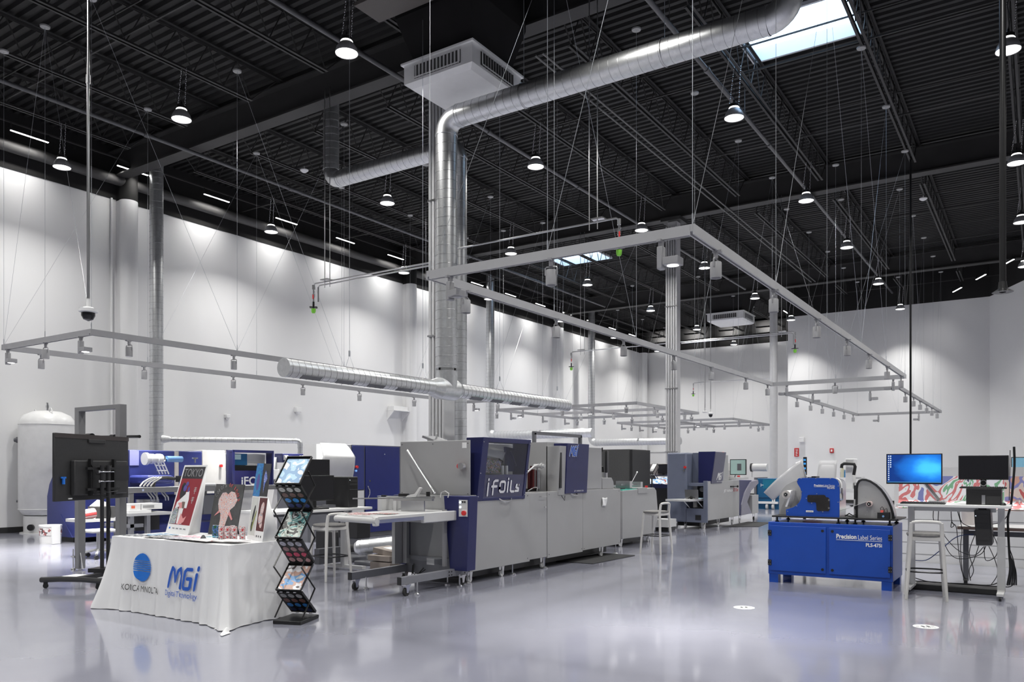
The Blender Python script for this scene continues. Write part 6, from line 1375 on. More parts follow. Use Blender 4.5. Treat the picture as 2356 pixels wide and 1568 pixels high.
MB().box(RX, RX + .01, ya, ry(319), rz(300, 1070), rz(300, 1036)).build('pale_plate', mat('plate_lilac', srgb(140, 142, 190), .4), t)
MB().cyl((RX, ry(507), rz(507, 1071)), (RX + .05, ry(507), rz(507, 1071)), .032, n=16).build('stop_button', m_red, t)
MB().box(RX - 1.0, RX - .1, ya, ye, .12, .9).build('lower_body', m_navy2, t)
# web rolls on the front
x = RX + .25; z = rz(350, 1055, x)
MB().cyl((x, ry(332, x), z), (x, ry(338, x), z), .13, n=24).cyl((x, ry(340, x), z), (x, ry(372, x), z + .01), .09, n=24).cyl((x, ry(344, x), z), (x, ry(352, x), z), .105, n=24).cyl((x, ry(360, x), z), (x, ry(368, x), z), .108, n=24).build('wrapped_roll', m_wht, t)
MB().cyl((x, ry(372, x), z), (x, ry(377, x), z), .07, n=20).build('roll_hub', m_chrome, t)
MB().cyl((x, ry(383, x), z + .0), (x, ry(418, x), z + .0), .065, n=20).cyl((x, ry(378, x), z), (x, ry(383, x), z), .03, n=12).build('blue_roller', mat('roller_blue', srgb(90, 130, 180), .4), t)
ql = lambda px, py, x_=RX + .3: onX(px, py, x_)
mb = MB()
for a, b in (((354, 1062), (367, 1090)), ((362, 1062), (374, 1090)), ((369, 1061), (381, 1090)), ((375, 1060), (388, 1090)), ((357, 1070), (380, 1070)), ((361, 1082), (385, 1082))): mb.cyl(ql(*a), ql(*b), .014, n=6)
mb.build('white_ladder_frame', m_wht, t)
x = RX + .7
MB().box(RX, x, ry(341, x), ry(401, x), rz(341, 1112, x), rz(341, 1093, x)).build('web_hood', m_navy2, t, bevel=.05)
MB().tube([ql(352, 1120, x), ql(356, 1106, x), ql(368, 1099, x), ql(385, 1098, x), ql(402, 1101, x)], .035, n=8).build('cable_chain', m_blk, t)
for k in range(4): MB().tube([ql(322 + 8 * k, 1118, x + .05), ql(330 + 8 * k, 1108, x + .05), ql(342 + 8 * k, 1101, x + .05), ql(354 + 6 * k, 1097, x + .05)], .016, n=6).build('air_hose', m_pale, t)
MB().cyl((x + .1, ry(418, x), rz(418, 1098, x)), (x + .1, ry(418, x), rz(418, 1080, x)), .02, n=8).box(x, x + .2, ry(404, x), ry(425, x), rz(410, 1108, x), rz(410, 1094, x)).build('black_mount', m_blk, t)
MB().cyl((x + .1, ry(442, x), rz(442, 1064, x)), (x + .1, ry(442, x), rz(442, 1053, x)), .015, n=8).cyl((x + .1, ry(442, x), rz(442, 1055, x)), (x + .1, ry(442, x), rz(442, 1052, x)), .06, n=14).build('hand_knob', m_steel, t)
# conveyor beam, tables and boxes in front of it
cx = -14.3; cyl_ = lambda px: yOn(px, cx); cz = lambda px, py: onX(px, py, cx)[2]
t2 = thing('conveyor_frame', 'long grey conveyor beam with hoses in front of the roll-fed foil machine', 'conveyor', (cx, 9.5, 0), wc=True)
y0_, y1_ = cyl_(296), cyl_(655)
MB().box(cx - .3, cx, y0_, y1_, 1.0, 1.1).build('beam', m_gf, t2, bevel=.006)
MB().box(cx - 1.0, cx - .3, y0_, y1_, 1.05, 1.09).build('belt', m_pale, t2)
for px in (300, 500, 650): MB().box(cx - .1, cx - .02, cyl_(px), cyl_(px) + .08, 0, 1.0).build('leg', m_gf, t2)
MB().box(cx, cx + .005, cyl_(327), cyl_(331), 1.03, 1.07).build('square_label', mat('label_mark', (.5, .55, .75), .5), t2)
MB().cyl((cx - .05, cyl_(445), 1.13), (cx - .05, cyl_(498), 1.13), .035, n=10).box(cx - .2, cx - .1, cyl_(452), cyl_(495), 1.1, 1.17).build('paper_rollers', m_wht, t2)
for k, px in enumerate((345, 352, 360, 378, 384)): MB().tube([(cx - .1, cyl_(px), 1.0), (cx - .05, cyl_(px + 6), .9), (cx - .1, cyl_(px + 10), .84)], .015, n=6).build('gripper_arm', m_steel, t2)
MB().cyl((cx - .4, cyl_(388), .82), (cx - .4, cyl_(388), 1.0), .02, n=8).cyl((cx - .4, cyl_(366), .80), (cx - .4, cyl_(366), .86), .22, n=24).build('suction_head', m_steel, t2)
MB().box(cx - .2, cx - .02, cyl_(470), cyl_(498), .52, .92).build('side_box', m_greyd, t2, bevel=.015)
MB().box(cx - .5, cx - .2, cyl_(452), cyl_(490), .90, 1.0).build('white_tray', m_wht, t2)
MB().box(cx - .9, cx - .1, cyl_(296), cyl_(520), .12, .36).build('blue_base', m_navy2, t2)
t3 = thing('stack_table', 'grey work table under the conveyor holding boxes and a stack of paper', 'table', (-13.6, 8.8, 0), wc=True)
x = -13.6; sy = lambda px: yOn(px, x); sz_ = lambda px, py: onX(px, py, x)[2]
zt3 = sz_(340, 1179)
MB().box(x - .68, x, sy(297), sy(398), zt3 - .05, zt3).build('table_top', m_grey, t3)
for px in (300, 338, 395): MB().box(x - .08, x, sy(px), sy(px) + .07, 0.0, zt3 - .05).build('leg', m_greyd, t3)
MB().box(x - .8, x, sy(297), sy(330), sz_(310, 1213), sz_(310, 1205)).build('shelf', m_greyd, t3)
MB().box(x - .75, x - .4, sy(340), sy(396), zt3 - .35, zt3 - .06).build('black_box', m_blk, t3)
o = recentre(MB().box(x - .7, x - .05, sy(299), sy(352), zt3, zt3 + .05).build('paper_stack', art('stack_edges', [(.75, .75, .75), (.6, .58, .58), (.78, .78, .78), (.5, .4, .4)], 20, 'wave', stretch=(0, 0, 3)))); tag(o, 'white stack of sheets on the left half of the table under the conveyor', 'paper')
for k, (a, b, lab) in enumerate(((313, 338, 'white carton with an orange label under the conveyor'), (340, 388, 'longer white and grey carton under the conveyor'))):
    t4 = thing('carton', lab, 'box', (x - .3, sy(a) + .2, zt3 + .05), wc=True, group='cartons under the conveyor')
    MB().box(x - .6, x - .2, sy(a), sy(b), zt3 + .051, zt3 + .16).build('box_body', m_wht, t4, bevel=.003)
    MB().box(x - .2, x - .197, sy(a) + .03, sy(a) + (.1 if k == 0 else .25), zt3 + .08, zt3 + .13).build('label_patch', mat('label_orange', srgb(220, 110, 80), .5) if k == 0 else m_grey, t4)
# low rack with web roll, basket and stool base behind the display
x = -13.0; sy = lambda px: yOn(px, x); sz_ = lambda px, py: onX(px, py, x)[2]
t5 = thing('floor_rack', 'low grey rack with a striped roll and a black mesh basket behind the display cart', 'rack', (x, 7.3, 0), wc=True)
MB().box(x - .5, x, sy(188), sy(285), sz_(220, 1200), sz_(220, 1193)).box(x - .5, x, sy(214), sy(290), sz_(220, 1226), sz_(220, 1221)).build('shelves', m_pale, t5)
MB().cyl((x - .1, sy(196), sz_(196, 1185)), (x - .1, sy(224), sz_(224, 1180)), .085, n=20).build('striped_roll', art('roll_stripes', [(.7, .7, .7), (.6, .08, .08), (.72, .7, .7)], 6, 'wave', dist=0, stretch=(1, 2, 2)), t5)
MB().box(x - .4, x - .02, sy(232), sy(272), sz_(250, 1190), sz_(250, 1165)).build('mesh_basket', m_mesh, t5)
MB().prism([(sy(232), sz_(232, 1165)), (sy(250), sz_(250, 1150)), (sy(276), sz_(276, 1158)), (sy(270), sz_(270, 1168))], 'x', x - .35, x - .3).build('white_sheet', m_paper, t5)
for px in (200, 284): MB().box(x - .3, x - .25, sy(px), sy(px) + .05, 0, sz_(220, 1197)).build('leg', m_gf, t5)
p = onZ(200, 1290, 0)
t6 = thing('task_chair_base', 'pale swivel chair base on black casters behind the display cart', 'chair', (p[0] - .3, p[1] + .35, 0))
for k in range(5):
    a = 2 * PI * k / 5 - .6; e = Vector((.3 * math.cos(a), .3 * math.sin(a), .085)); MB().tube([(0, 0, .14), e * .6 + Vector((0, 0, .06)), e], .02, n=6).build('spoke', m_pale, t6)
    MB().cyl(e + Vector((-.02, 0, -.05)), e + Vector((.02, 0, -.05)), .034, n=12).build('caster_wheel', m_blk, t6)
MB().cyl((0, 0, .12), (0, 0, .42), .03, n=10).build('gas_lift', m_steel, t6); MB().box(-.2, .2, -.2, .2, .42, .47).build('seat', m_pale, t6, bevel=.02)
# second foil machine in the left row
t = thing('foil_press', 'distant foil machine with white doors and navy window hood behind the posters', 'machine', (RX - .6, 12.4, 0), wc=True)
ya, yb, yc = ry(520) + .01, ry(528), ry(622)
z1 = 1.89
MB().box(RX - 1.0, RX - .1, ya, ry(700), .0, 1.0).build('lower_cabinet', mat('panel_warm_white', (.62, .61, .60), .5), t)
MB().box(RX - 1.0, RX - .15, ya, yc + .1, 1.0, 1.82).build('upper_body', m_wht, t)
hd = MB().box(RX - .12, RX + .12, yb, yb + .06, .98, z1).box(RX - .12, RX + .12, yc - .04, yc, .98, z1).box(RX - .12, RX + .12, yb, yc, z1 - .05, z1).build('window_hood', m_navy, t, bevel=.01)
MB().box(RX + .09, RX + .1, yb + .06, yc - .04, .98, 1.42).build('tinted_panel', MATS['tinted_navy_acrylic'], hd)
text('lettering', 'iFOiLs', m_chl, hd, (RX + .1, yb + .25, 1.08), (0, 1, 0), (0, 0, 1), .8, .2, bold=.02)
MB().box(RX - .14, RX - .1, yb + .08, ry(575), 1.55, 1.82).build('teal_interior', mat('teal_inner_panel', srgb(10, 90, 140), .3), t)  # plain teal panel behind the hood window
MB().box(RX - .1, RX - .09, ry(545), ry(560), 1.68, 1.8).build('pale_screen', mat('pale_screen', (.4, .55, .6), .3, emit=.3, var=0), t)
MB().box(RX - .14, RX - .1, yb + .08, yc - .05, 1.42, 1.54).build('black_interior', m_blk, t)
MB().box(RX - .9, RX - .2, ry(628), ry(650), 1.0, 1.75).build('printer_tower', m_wht, t)
MB().box(RX - .3, RX, ry(650), ry(702), 1.62, 1.84).build('navy_header', m_navy, t, bevel=.01)
text('lettering', 'JET', m_txtw, t, (RX, ry(683), 1.66), (0, 1, 0), (0, 0, 1), .42, .14, shear=.25, bold=.03)
MB().box(RX - .05, RX + .05, ry(655), ry(680), 1.72, 1.78).cyl((RX + .02, ry(652), 1.74), (RX + .02, ry(660), 1.74), .06, n=12).build('rail_module', m_pale, t)
MB().box(RX - .5, RX - .05, ry(632), ry(665), 1.2, 1.45).box(RX - .4, RX + .1, ry(640), ry(660), 1.05, 1.15).build('feeder_unit', m_pale, t, bevel=.01)
MB().cyl((RX - .1, ry(634), 1.5), (RX - .1, ry(634), 1.56), .02, n=8).build('green_lamp', mat('green_glow', (.2, .9, .5), .4, emit=1.5, var=0), t)

# ================================================================== computer desk behind the first stool
dx, dz = -8.03, .91
t = thing('work_desk', 'white sit-stand desk carrying black monitors behind the brochure stand', 'desk', (-8.4, 7.6, 0), wc=True)
MB().box(-8.75, dx, 6.75, 8.48, dz - .035, dz).build('desktop', m_wht, t, bevel=.004)
for y in (6.95, 8.3):
    MB().box(-8.45, -8.37, y - .04, y + .04, .06, dz - .035).build('leg', m_pale, t); MB().box(-8.8, -8.02, y - .035, y + .035, .03, .07).build('foot', m_pale, t)
MB().box(-8.43, -8.39, 6.95, 8.3, dz - .09, dz - .04).build('crossbeam', m_greyd, t)
MB().box(-8.6, -8.5, 7.9, 8.35, .1, .32).build('cable_tray', m_greyd, t)
def monitor(name, label, c, w, h, face, zbase, m_case=m_blk, stand=True, disp=None, tilt=0, lean=0, back=False):
    """face: yaw of the screen normal"""
    t = thing(name, label, 'monitor', (c[0], c[1], zbase), rotz=face)     # local +x is the screen normal
    zc_ = c[2] - zbase
    MB().box(-.035, 0, -w / 2, w / 2, zc_ - h / 2, zc_ + h / 2).build('bezel', m_case, t, bevel=.005)
    MB().quad((.001, -w / 2 + .012, zc_ - h / 2 + .018), (.001, w / 2 - .012, zc_ - h / 2 + .018), (.001, w / 2 - .012, zc_ + h / 2 - .012), (.001, -w / 2 + .012, zc_ + h / 2 - .012)).build('display', disp or m_scr, t)
    if stand:
        MB().box(-.07, -.035, -.03, .03, 0.01, zc_).box(-.14, .07, -.11, .11, 0, .012).build('stand', m_case, t, bevel=.003)
    return t
ys_ = lambda px, x: yOn(px, x)
x = -8.25; a, b = ys_(686, x), ys_(769, x); za, zb_ = onX(728, 1152, x)[2], onX(728, 1093, x)[2]
monitor('computer_monitor', 'near black monitor on the white desk, beside the computer tower', (x, (a + b) / 2, (za + zb_) / 2), b - a, zb_ - za, 0, dz)
x = -8.6; a, b = ys_(694, x), ys_(759, x); za, zb_ = onX(728, 1096, x)[2], onX(728, 1056, x)[2]
monitor('computer_monitor', 'higher black monitor standing behind the near one on the white desk', (x, (a + b) / 2, (za + zb_) / 2), b - a, zb_ - za, 0, dz)
def tower(label, x0, x1, y0, y1, z0, z1, front='x', name='computer_tower'):
    t = thing(name, label, 'computer', ((x0 + x1) / 2, (y0 + y1) / 2, z0), wc=True)
    MB().box(x0, x1, y0, y1, z0, z1).build('case', m_blk, t, bevel=.012)
    if front == 'x':
        for z in (.82, .72): MB().box(x1, x1 + .004, y0 + .02, y1 - .02, z0 + (z1 - z0) * z, z0 + (z1 - z0) * z + .03).build('drive_bay', m_tv, t)
        MB().box(x1, x1 + .006, y0 + .02, y1 - .02, z0 + (z1 - z0) * .58, z0 + (z1 - z0) * .59).build('trim_line', m_greyd, t)
        MB().box(x1 + .001, x1 + .006, y0 + .02, y0 + .028, z0 + (z1 - z0) * .88, z0 + (z1 - z0) * .9).build('power_light', m_glow, t)
    else:
        for z in (.82, .72): MB().box(x0 + .02, x1 - .02, y0 - .004, y0, z0 + (z1 - z0) * z, z0 + (z1 - z0) * z + .03).build('drive_bay', m_tv, t)
    return t
x1 = -8.12; a, b = ys_(802, x1), ys_(824, x1); tower('tall black computer tower at the right end of the white desk', x1 - .46, x1, a, b, dz, onX(812, 1096, x1)[2])
o = MB().box(-.07, .07, -.22, .22, 0, .02).build('keyboard', m_blk, bevel=.004); o.location = (-8.13, 7.45, dz); tag(o, 'black keyboard in front of the near monitor on the white desk', 'keyboard')
o = MB().box(-.2, -.0, -.12, .12, 0, .04).build('document_tray', m_greyd, bevel=.004); o.location = (-8.3, 7.6 + .35, dz); o.scale = (.6, .6, 1); tag(o, 'small grey tray beside the tower on the white desk', 'tray')
# things on the floor under and behind the desk
o = thing('floor_duct', 'shiny galvanised duct lying low behind the stacker trolley', 'duct', (-9.2, 9.5, .3), wc=True)
p0 = onZ(822, 1256, .42); p0 = (-8.9, yOn(826, -8.9), .44); p1 = (-7.95, 9.3, .44)
pa = Vector(onY(826, 1259, 9.0)); pb = Vector(onY(925, 1248, 9.25))
mb = MB().cyl(pa, pb, .115, n=28); seams(mb, pa, pb, .115, .14); mb.build('straight_run', m_duct, o)
dvec = (pb - pa).normalized(); MB().cyl(pa - dvec * .05, pa, .085, .115, n=24).build('reducer', m_duct, o); MB().cyl(pa - dvec * .15, pa - dvec * .05, .06, n=16).build('rubber_hose', m_rub, o)
for k in (.25, .75): q_ = pa.lerp(pb, k); MB().box(q_.x - .03, q_.x + .03, q_.y - .03, q_.y + .03, 0, q_.z - .11).build('duct_leg', m_pale, o)
for k, (px, py, w, h, yy, lab, m_) in enumerate(((800, 1218, 46, 42, 9.3, 'black equipment case behind the desk, under the duct', m_blk), (752, 1250, 52, 60, 9.5, 'dark motor housing on the floor behind the stool', m_blkm), (795, 1290, 36, 24, 9.0, 'dark grey steel tray on the floor behind the stool', m_greyd), (836, 1300, 44, 22, 8.8, 'low black bracket on the floor beside the cartons', m_greyd))):
    A_, B_ = onY(px - w / 2, py - h / 2, yy), onY(px + w / 2, py + h / 2, yy); o = MB().box(A_[0], B_[0], yy, yy + .3, 0 if k else B_[2], A_[2]).build(('equipment_case', 'motor_housing', 'steel_tray', 'floor_bracket')[k], m_, bevel=.015); tag(recentre(o), lab, 'equipment')
o = thing('equipment_plinth', 'low grey plinth under the black equipment case', 'plinth', (-9, 9.45, 0), wc=True); A_, B_ = onY(777, 1197, 9.3), onY(823, 1239, 9.3); MB().box(A_[0], B_[0], 9.32, 9.58, 0, B_[2]).build('body', m_greyd, o)
m_card = mat('cardboard_grey', srgb(150, 140, 132), .7)
for k, (px, py, w, h, yy, lab) in enumerate(((885, 1306, 46, 14, 8.62, 'flat wrapped parcel at the bottom of the pile behind the stacker'), (882, 1290, 50, 14, 8.62, 'flat open carton in the middle of the pile behind the stacker'), (890, 1273, 44, 16, 8.7, 'tilted white-labelled carton on top of the pile behind the stacker'))):
    A_, B_ = onY(px - w / 2, 1290, yy), onY(px + w / 2, 1290, yy); z0 = .04 + .085 * k
    o = MB().box(A_[0], B_[0], yy - .1, yy + .25, 0, .08).build('flat_carton', m_card, bevel=.006); o.location = (0, 0, z0 if k else .0)
    if k == 0: o.scale = (1, 1, 1.4)
    tag(recentre(o), lab, 'box', 'flat cartons on the floor')
    if k == 2:
        o.rotation_euler = (0, .12, 0); lb = MB().box(-.08, .08, -.08, .08, .081, .083).build('white_label', m_paper, o)
# tall blue cabinet and white curved hood
CXp = -12.0
t = thing('blue_cabinet', 'tall navy blue machine cabinet with a full-height door, left of the long press', 'cabinet', (CXp - .5, 12.8, 0), wc=True)
cy_ = lambda px: yOn(px, CXp)
MB().box(CXp - 1.0, CXp - .02, cy_(809), cy_(925), .0, 1.97).build('carcass', m_greyd, t, bevel=.01)
MB().box(CXp - .02, CXp, cy_(811), cy_(838), 1.02, 1.95).build('side_panel', m_navy2, t, bevel=.004)
MB().box(CXp - .02, CXp - .005, cy_(811), cy_(838), .1, 1.0).build('lower_panel', m_pale, t)
d_ = MB().box(CXp - .02, CXp + .005, cy_(841), cy_(919), .1, 1.95).build('door', mat('door_navy', srgb(34, 42, 104), .35), t, bevel=.004)
MB().tube([(CXp, cy_(846), 1.10), (CXp + .04, cy_(847.5), 1.0), (CXp + .04, cy_(847.5), .92), (CXp, cy_(846), .82)], .012, n=8).build('door_handle', m_chrome, d_)
MB().cyl((CXp, cy_(850), 1.2), (CXp + .02, cy_(850), 1.2), .022, n=12).cyl((CXp, cy_(884), 1.78), (CXp + .015, cy_(884), 1.78), .014, n=10).build('lock', m_chrome, d_)
mb = MB()
for r_ in range(7):
    for c_ in range(7): y = cy_(862) + c_ * .13; z = .28 + r_ * .05; mb.box(CXp + .005, CXp + .008, y, y + .07, z, z + .012)
mb.build('vent_slots', m_blk, d_)
MB().cyl((CXp, cy_(818), 1.5), (CXp + .04, cy_(818), 1.5), .035, n=16).build('stop_plate', m_steel, t); MB().cyl((CXp + .03, cy_(816.5), 1.5), (CXp + .08, cy_(816.5), 1.5), .03, n=14).build('stop_button', m_red, t); MB().cyl((CXp, cy_(818), 1.42), (CXp + .03, cy_(818), 1.42), .022, n=12).build('blue_lamp', mat('lamp_blue', (.2, .4, .8), .3, emit=1, var=0), t)
t = thing('curved_hood', 'large white curved sheet hood left of the blue cabinet', 'machine', (CXp - .3, 11.4, 0), wc=True)
def hoodf(u, v):
    a = v * PI * .95; y = cy_(716) + (cy_(803) - cy_(716)) * u
    ys0 = .34 * (max(0, v - .35) / .65) ** 1.6 if v > .35 else .05 * (1 - v / .35)
    y = y + ys0 * (1 - u) - .1 * math.sin(PI * min(1, v * 1.1)) * (u ** 3)
    return (CXp + .05 + .22 * math.sin(a * .9 + .2) - .55 * max(0, v - .6), y, 1.22 + .76 * v ** .9)
MB().grid(hoodf, 16, 20).build('sheet', m_colw, t, solid=.01)
MB().box(CXp - 1.0, CXp - .1, cy_(716), cy_(806), .0, 1.2).build('base_cabinet', m_greyd, t)
MB().box(CXp - 1.0, CXp - .6, cy_(775), cy_(808), 1.2, 1.98).build('back_panel', m_wht, t)

# ================================================================== middle background
gy = 16.2; gx = lambda px, y=gy: xOn(px, y); gz = lambda py, px=1420, y=gy: onY(px, py, y)[2]
t = thing('server_cabinet', 'tall dark grey cabinet behind the far end of the long press', 'cabinet', (gx(1420), gy + .5, 0), wc=True)
MB().box(gx(1380), gx(1449), gy, gy + .9, 0, gz(1033)).build('carcass', mat('cabinet_charcoal', (.06, .06, .06), .5, var=.1, scale=40), t, bevel=.008)
MB().box(gx(1449), gx(1456), gy - .02, gy + .95, 0, gz(1034)).build('edge_panel', m_blk, t, bevel=.008)
t = thing('plotter', 'wide grey and navy plotter with a sloping print, left of the blue-grey press', 'printer', (gx(1500, 20), 20.4, 0), wc=True)
y = 20.0; X_ = lambda px: xOn(px, y); Z_ = lambda py: onY(1500, py, y)[2]
MB().box(X_(1458), X_(1533), y + .1, y + .7, Z_(1095), Z_(1066)).build('cover', mat('cover_taupe', (.30, .27, .26), .5), t, bevel=.02)
MB().box(X_(1458), X_(1463), y, y + .7, Z_(1092), Z_(1065)).box(X_(1470), X_(1490), y + .09, y + .1, Z_(1085), Z_(1079)).build('dark_trim', m_greyd, t)
MB().box(X_(1456), X_(1536), y, y + .7, Z_(1100), Z_(1092)).build('navy_top', m_navy, t)
MB().box(X_(1456), X_(1536), y - .03, y, Z_(1097), Z_(1094)).build('roller_bar', m_pale, t)
MB().box(X_(1460), X_(1536), y, y + .6, Z_(1122), Z_(1100)).build('navy_body', m_navy, t)
MB().box(X_(1505), X_(1536), y, y + .6, 0, Z_(1122)).build('base', m_blk, t)
MB().grid(lambda u, v: tuple(Vector(onY(1476 + 70 * u + 16 * v, 1113 - 16 * v + 2 * u, y - .5 + .45 * v)) + Vector((0, 0, .02 * math.sin(PI * u)))), 8, 6).build('hanging_print', art('print_strip', [(.75, .75, .75), (.78, .78, .78), (.1, .3, .6), (.76, .76, .76), (.05, .05, .06), (.5, .1, .1)], 4, dist=1.5), t, solid=.004)
monitor('computer_monitor', 'dark monitor beyond the plotter, cut off by the blue-grey press', (xOn(1524, 20.0), 20.03, onY(1524, 1078, 20)[2]), .3, .26, -PI / 2, onY(1500, 1092, 20)[2], stand=True)
o = thing('side_table', 'narrow pale table with black panel below, right of the delivery unit', 'table', (xOn(1520, 17.3), 17.3, 0), wc=True)
y = 17.3; MB().box(xOn(1503, y), xOn(1537, y), y, y + .5, onY(0, 1147, y)[2], onY(0, 1138, y)[2]).build('table_top', m_pale, o)
MB().box(xOn(1507, y), xOn(1536, y), y + .03, y + .45, 0.02, onY(0, 1148, y)[2]).build('black_panel', m_blk, o)
t = thing('brochure_stand', 'small distant zigzag brochure stand in front of the plotter', 'display stand', (xOn(1500, 17.8), 17.8, 0), wc=True)
y = 17.8; q = lambda px, py, dy=0: onY(px, py, y + dy)
MB().add([q(1491, 1086), q(1503, 1086), q(1513, 1066, .2), q(1501, 1066, .2)], [(0, 1, 2, 3)]).build('top_tray', m_blkm, t, solid=.01)
MB().add([q(1493, 1084, -.02), q(1502, 1084, -.02), q(1511, 1067, .17), q(1502, 1067, .17)], [(0, 1, 2, 3)]).build('magazine', m_paper, t, solid=.004)
MB().add([q(1491, 1088), q(1503, 1088), q(1510, 1101, .2), q(1497, 1101, .2)], [(0, 1, 2, 3)]).build('lower_tray', m_blkm, t, solid=.01)
for k in range(3): MB().add([q(1493.5 + 4.2 * k, 1090, -.03), q(1496 + 4.2 * k, 1090, -.03), q(1498 + 4.2 * k, 1093, .0), q(1495.5 + 4.2 * k, 1093, .0)], [(0, 1, 2, 3)]).build('print_round', m_paper, t)
MB().tube([q(1513, 1066, .2), q(1515, 1076, .1), q(1508, 1090, .1), q(1514, 1101, .1)], .01, n=5).cyl(q(1500, 1100, .1), (q(1500, 1100, .1)[0], y + .1, 0), .02, n=6).build('side_bar', m_blkm, t)

# ================================================================== RIGHT: monitor desk and graffiti counter
RY, RZ = 10.22, 1.05
rx = lambda px, y=RY: xOn(px, y)
ra, rb = rx(2061), rx(2325.5)
t = thing('standing_desk', 'white sit-stand desk with two monitors at the right edge', 'desk', ((ra + rb) / 2, RY + .35, 0), wc=True)
MB().box(ra, rb, RY, RY + .72, RZ - .03, RZ).build('desktop', m_wht, t, bevel=.004)
for x in (ra + .12, rb - .1):
    MB().box(x - .04, x + .04, RY + .32, RY + .4, .06, .68).build('leg', m_pale, t, bevel=.004); MB().box(x - .033, x + .033, RY + .327, RY + .393, .68, RZ - .03).build('leg_column', m_pale, t)
    f_ = MB().box(x - .035, x + .035, RY + .02, RY + .68, .05, .085).build('foot', m_pale, t, bevel=.006)
    for y in (.05, .63): MB().cyl((x - .012, RY + y, .027), (x + .012, RY + y, .027), .027, n=14).build('caster_wheel', m_blk, f_)
MB().box(ra + .15, rb - .15, RY + .34, RY + .38, RZ - .09, RZ - .03).build('crossbeam', m_pale, t)
def wallp():
    m = bpy.data.materials.new('desktop_picture_blue'); m.use_nodes = True; nt = m.node_tree; b = nt.nodes['Principled BSDF']
    tc = nt.nodes.new('ShaderNodeTexCoord'); sp = nt.nodes.new('ShaderNodeSeparateXYZ'); nt.links.new(tc.outputs['Generated'], sp.inputs[0])
    n = nt.nodes.new('ShaderNodeTexNoise'); n.inputs['Scale'].default_value = 3.5; nt.links.new(tc.outputs['Generated'], n.inputs['Vector'])
    g = nt.nodes.new('ShaderNodeVectorMath'); g.operation = 'DISTANCE'; g.inputs[1].default_value = (0.5, .78, .52); nt.links.new(tc.outputs['Generated'], g.inputs[0])
    ad = nt.nodes.new('ShaderNodeMath'); ad.operation = 'MULTIPLY_ADD'; ad.inputs[1].default_value = -.25; nt.links.new(n.outputs['Fac'], ad.inputs[0]); nt.links.new(g.outputs['Value'], ad.inputs[2])
    r = nt.nodes.new('ShaderNodeValToRGB'); r.color_ramp.elements[0].position = 0; r.color_ramp.elements[0].color = (.05, .45, .95, 1); r.color_ramp.elements[1].position = .55; r.color_ramp.elements[1].color = (.002, .03, .18, 1)
    e = r.color_ramp.elements.new(.25); e.color = (.01, .16, .6, 1)
    nt.links.new(ad.outputs[0], r.inputs['Fac']); nt.links.new(r.outputs['Color'], b.inputs['Base Color']); nt.links.new(r.outputs['Color'], b.inputs['Emission Color']); b.inputs['Emission Strength'].default_value = 1.6; b.inputs['Roughness'].default_value = .3
    return m
yM = RY + .42; a, b = rx(2039, yM), rx(2168, yM); z0, z1 = onY(2100, 1113, yM)[2], onY(2100, 1043, yM)[2]
t = monitor('computer_monitor', 'lit blue monitor at the left end of the white desk', ((a + b) / 2, yM, (z0 + z1) / 2), b - a, z1 - z0, -PI / 2, RZ, stand=False, disp=wallp())
w_, h_, zc_ = b - a, z1 - z0, (z0 + z1) / 2 - RZ
mb = MB()
for r_ in range(12):
    for c_ in range(2 if r_ < 6 else 1): mb.quad((.003, -w_ / 2 + .022 + .022 * c_, zc_ + h_ / 2 - .035 - .026 * r_), (.003, -w_ / 2 + .034 + .022 * c_, zc_ + h_ / 2 - .035 - .026 * r_), (.003, -w_ / 2 + .034 + .022 * c_, zc_ + h_ / 2 - .022 - .026 * r_), (.003, -w_ / 2 + .022 + .022 * c_, zc_ + h_ / 2 - .022 - .026 * r_))
mb.build('screen_icons', mat('icon_white', (.7, .8, .85), .4, emit=1.4, var=0), t)
MB().quad((.003, -w_ / 2 + .012, zc_ - h_ / 2 + .018), (.003, w_ / 2 - .012, zc_ - h_ / 2 + .018), (.003, w_ / 2 - .012, zc_ - h_ / 2 + .028), (.003, -w_ / 2 + .012, zc_ - h_ / 2 + .028)).build('task_bar', mat('bar_teal', (.05, .2, .4), .4, emit=1, var=0), t)
MB().bar((-.06, .0, zc_ - .02), (-.16, .25, .03), .06, .03).box(-.25, -.05, .15, .33, 0, .02).build('monitor_arm', m_steel, t)
yM = RY + .36; a, b = rx(2205, yM), rx(2321, yM); z0, z1 = onY(2260, 1103, yM)[2], onY(2260, 1047, yM)[2]
pcz = onY(2263, 1123, RY + .28)[2]
t = monitor('computer_monitor', 'dark unlit monitor standing on the black desktop computer', ((a + b) / 2, yM, (z0 + z1) / 2), b - a, z1 - z0, -PI / 2, pcz + .0, disp=m_scr)
MB().lathe([(.028, 0), (.036, 0), (.036, .005), (.028, .005)], o=(-.03, 0, .06), n=18, axis=(1, 0, 0)).build('stand_hole', m_wht, t)
a, b = rx(2223, RY + .2), rx(2304, RY + .2)
t = thing('desktop_computer', 'black desktop computer lying under the dark monitor', 'computer', ((a + b) / 2, RY + .4, RZ), wc=True)
MB().box(a, b, RY + .18, RY + .54, RZ, pcz).build('case', m_blk, t, bevel=.004); MB().box(rx(2259, RY + .2), rx(2267, RY + .2), RY + .175, RY + .18, RZ + .005, RZ + .11).build('silver_strip', m_steel, t); MB().box(rx(2269, RY + .2), rx(2303, RY + .2), RY + .175, RY + .18, RZ + .01, RZ + .1).build('front_bay', m_tv, t)
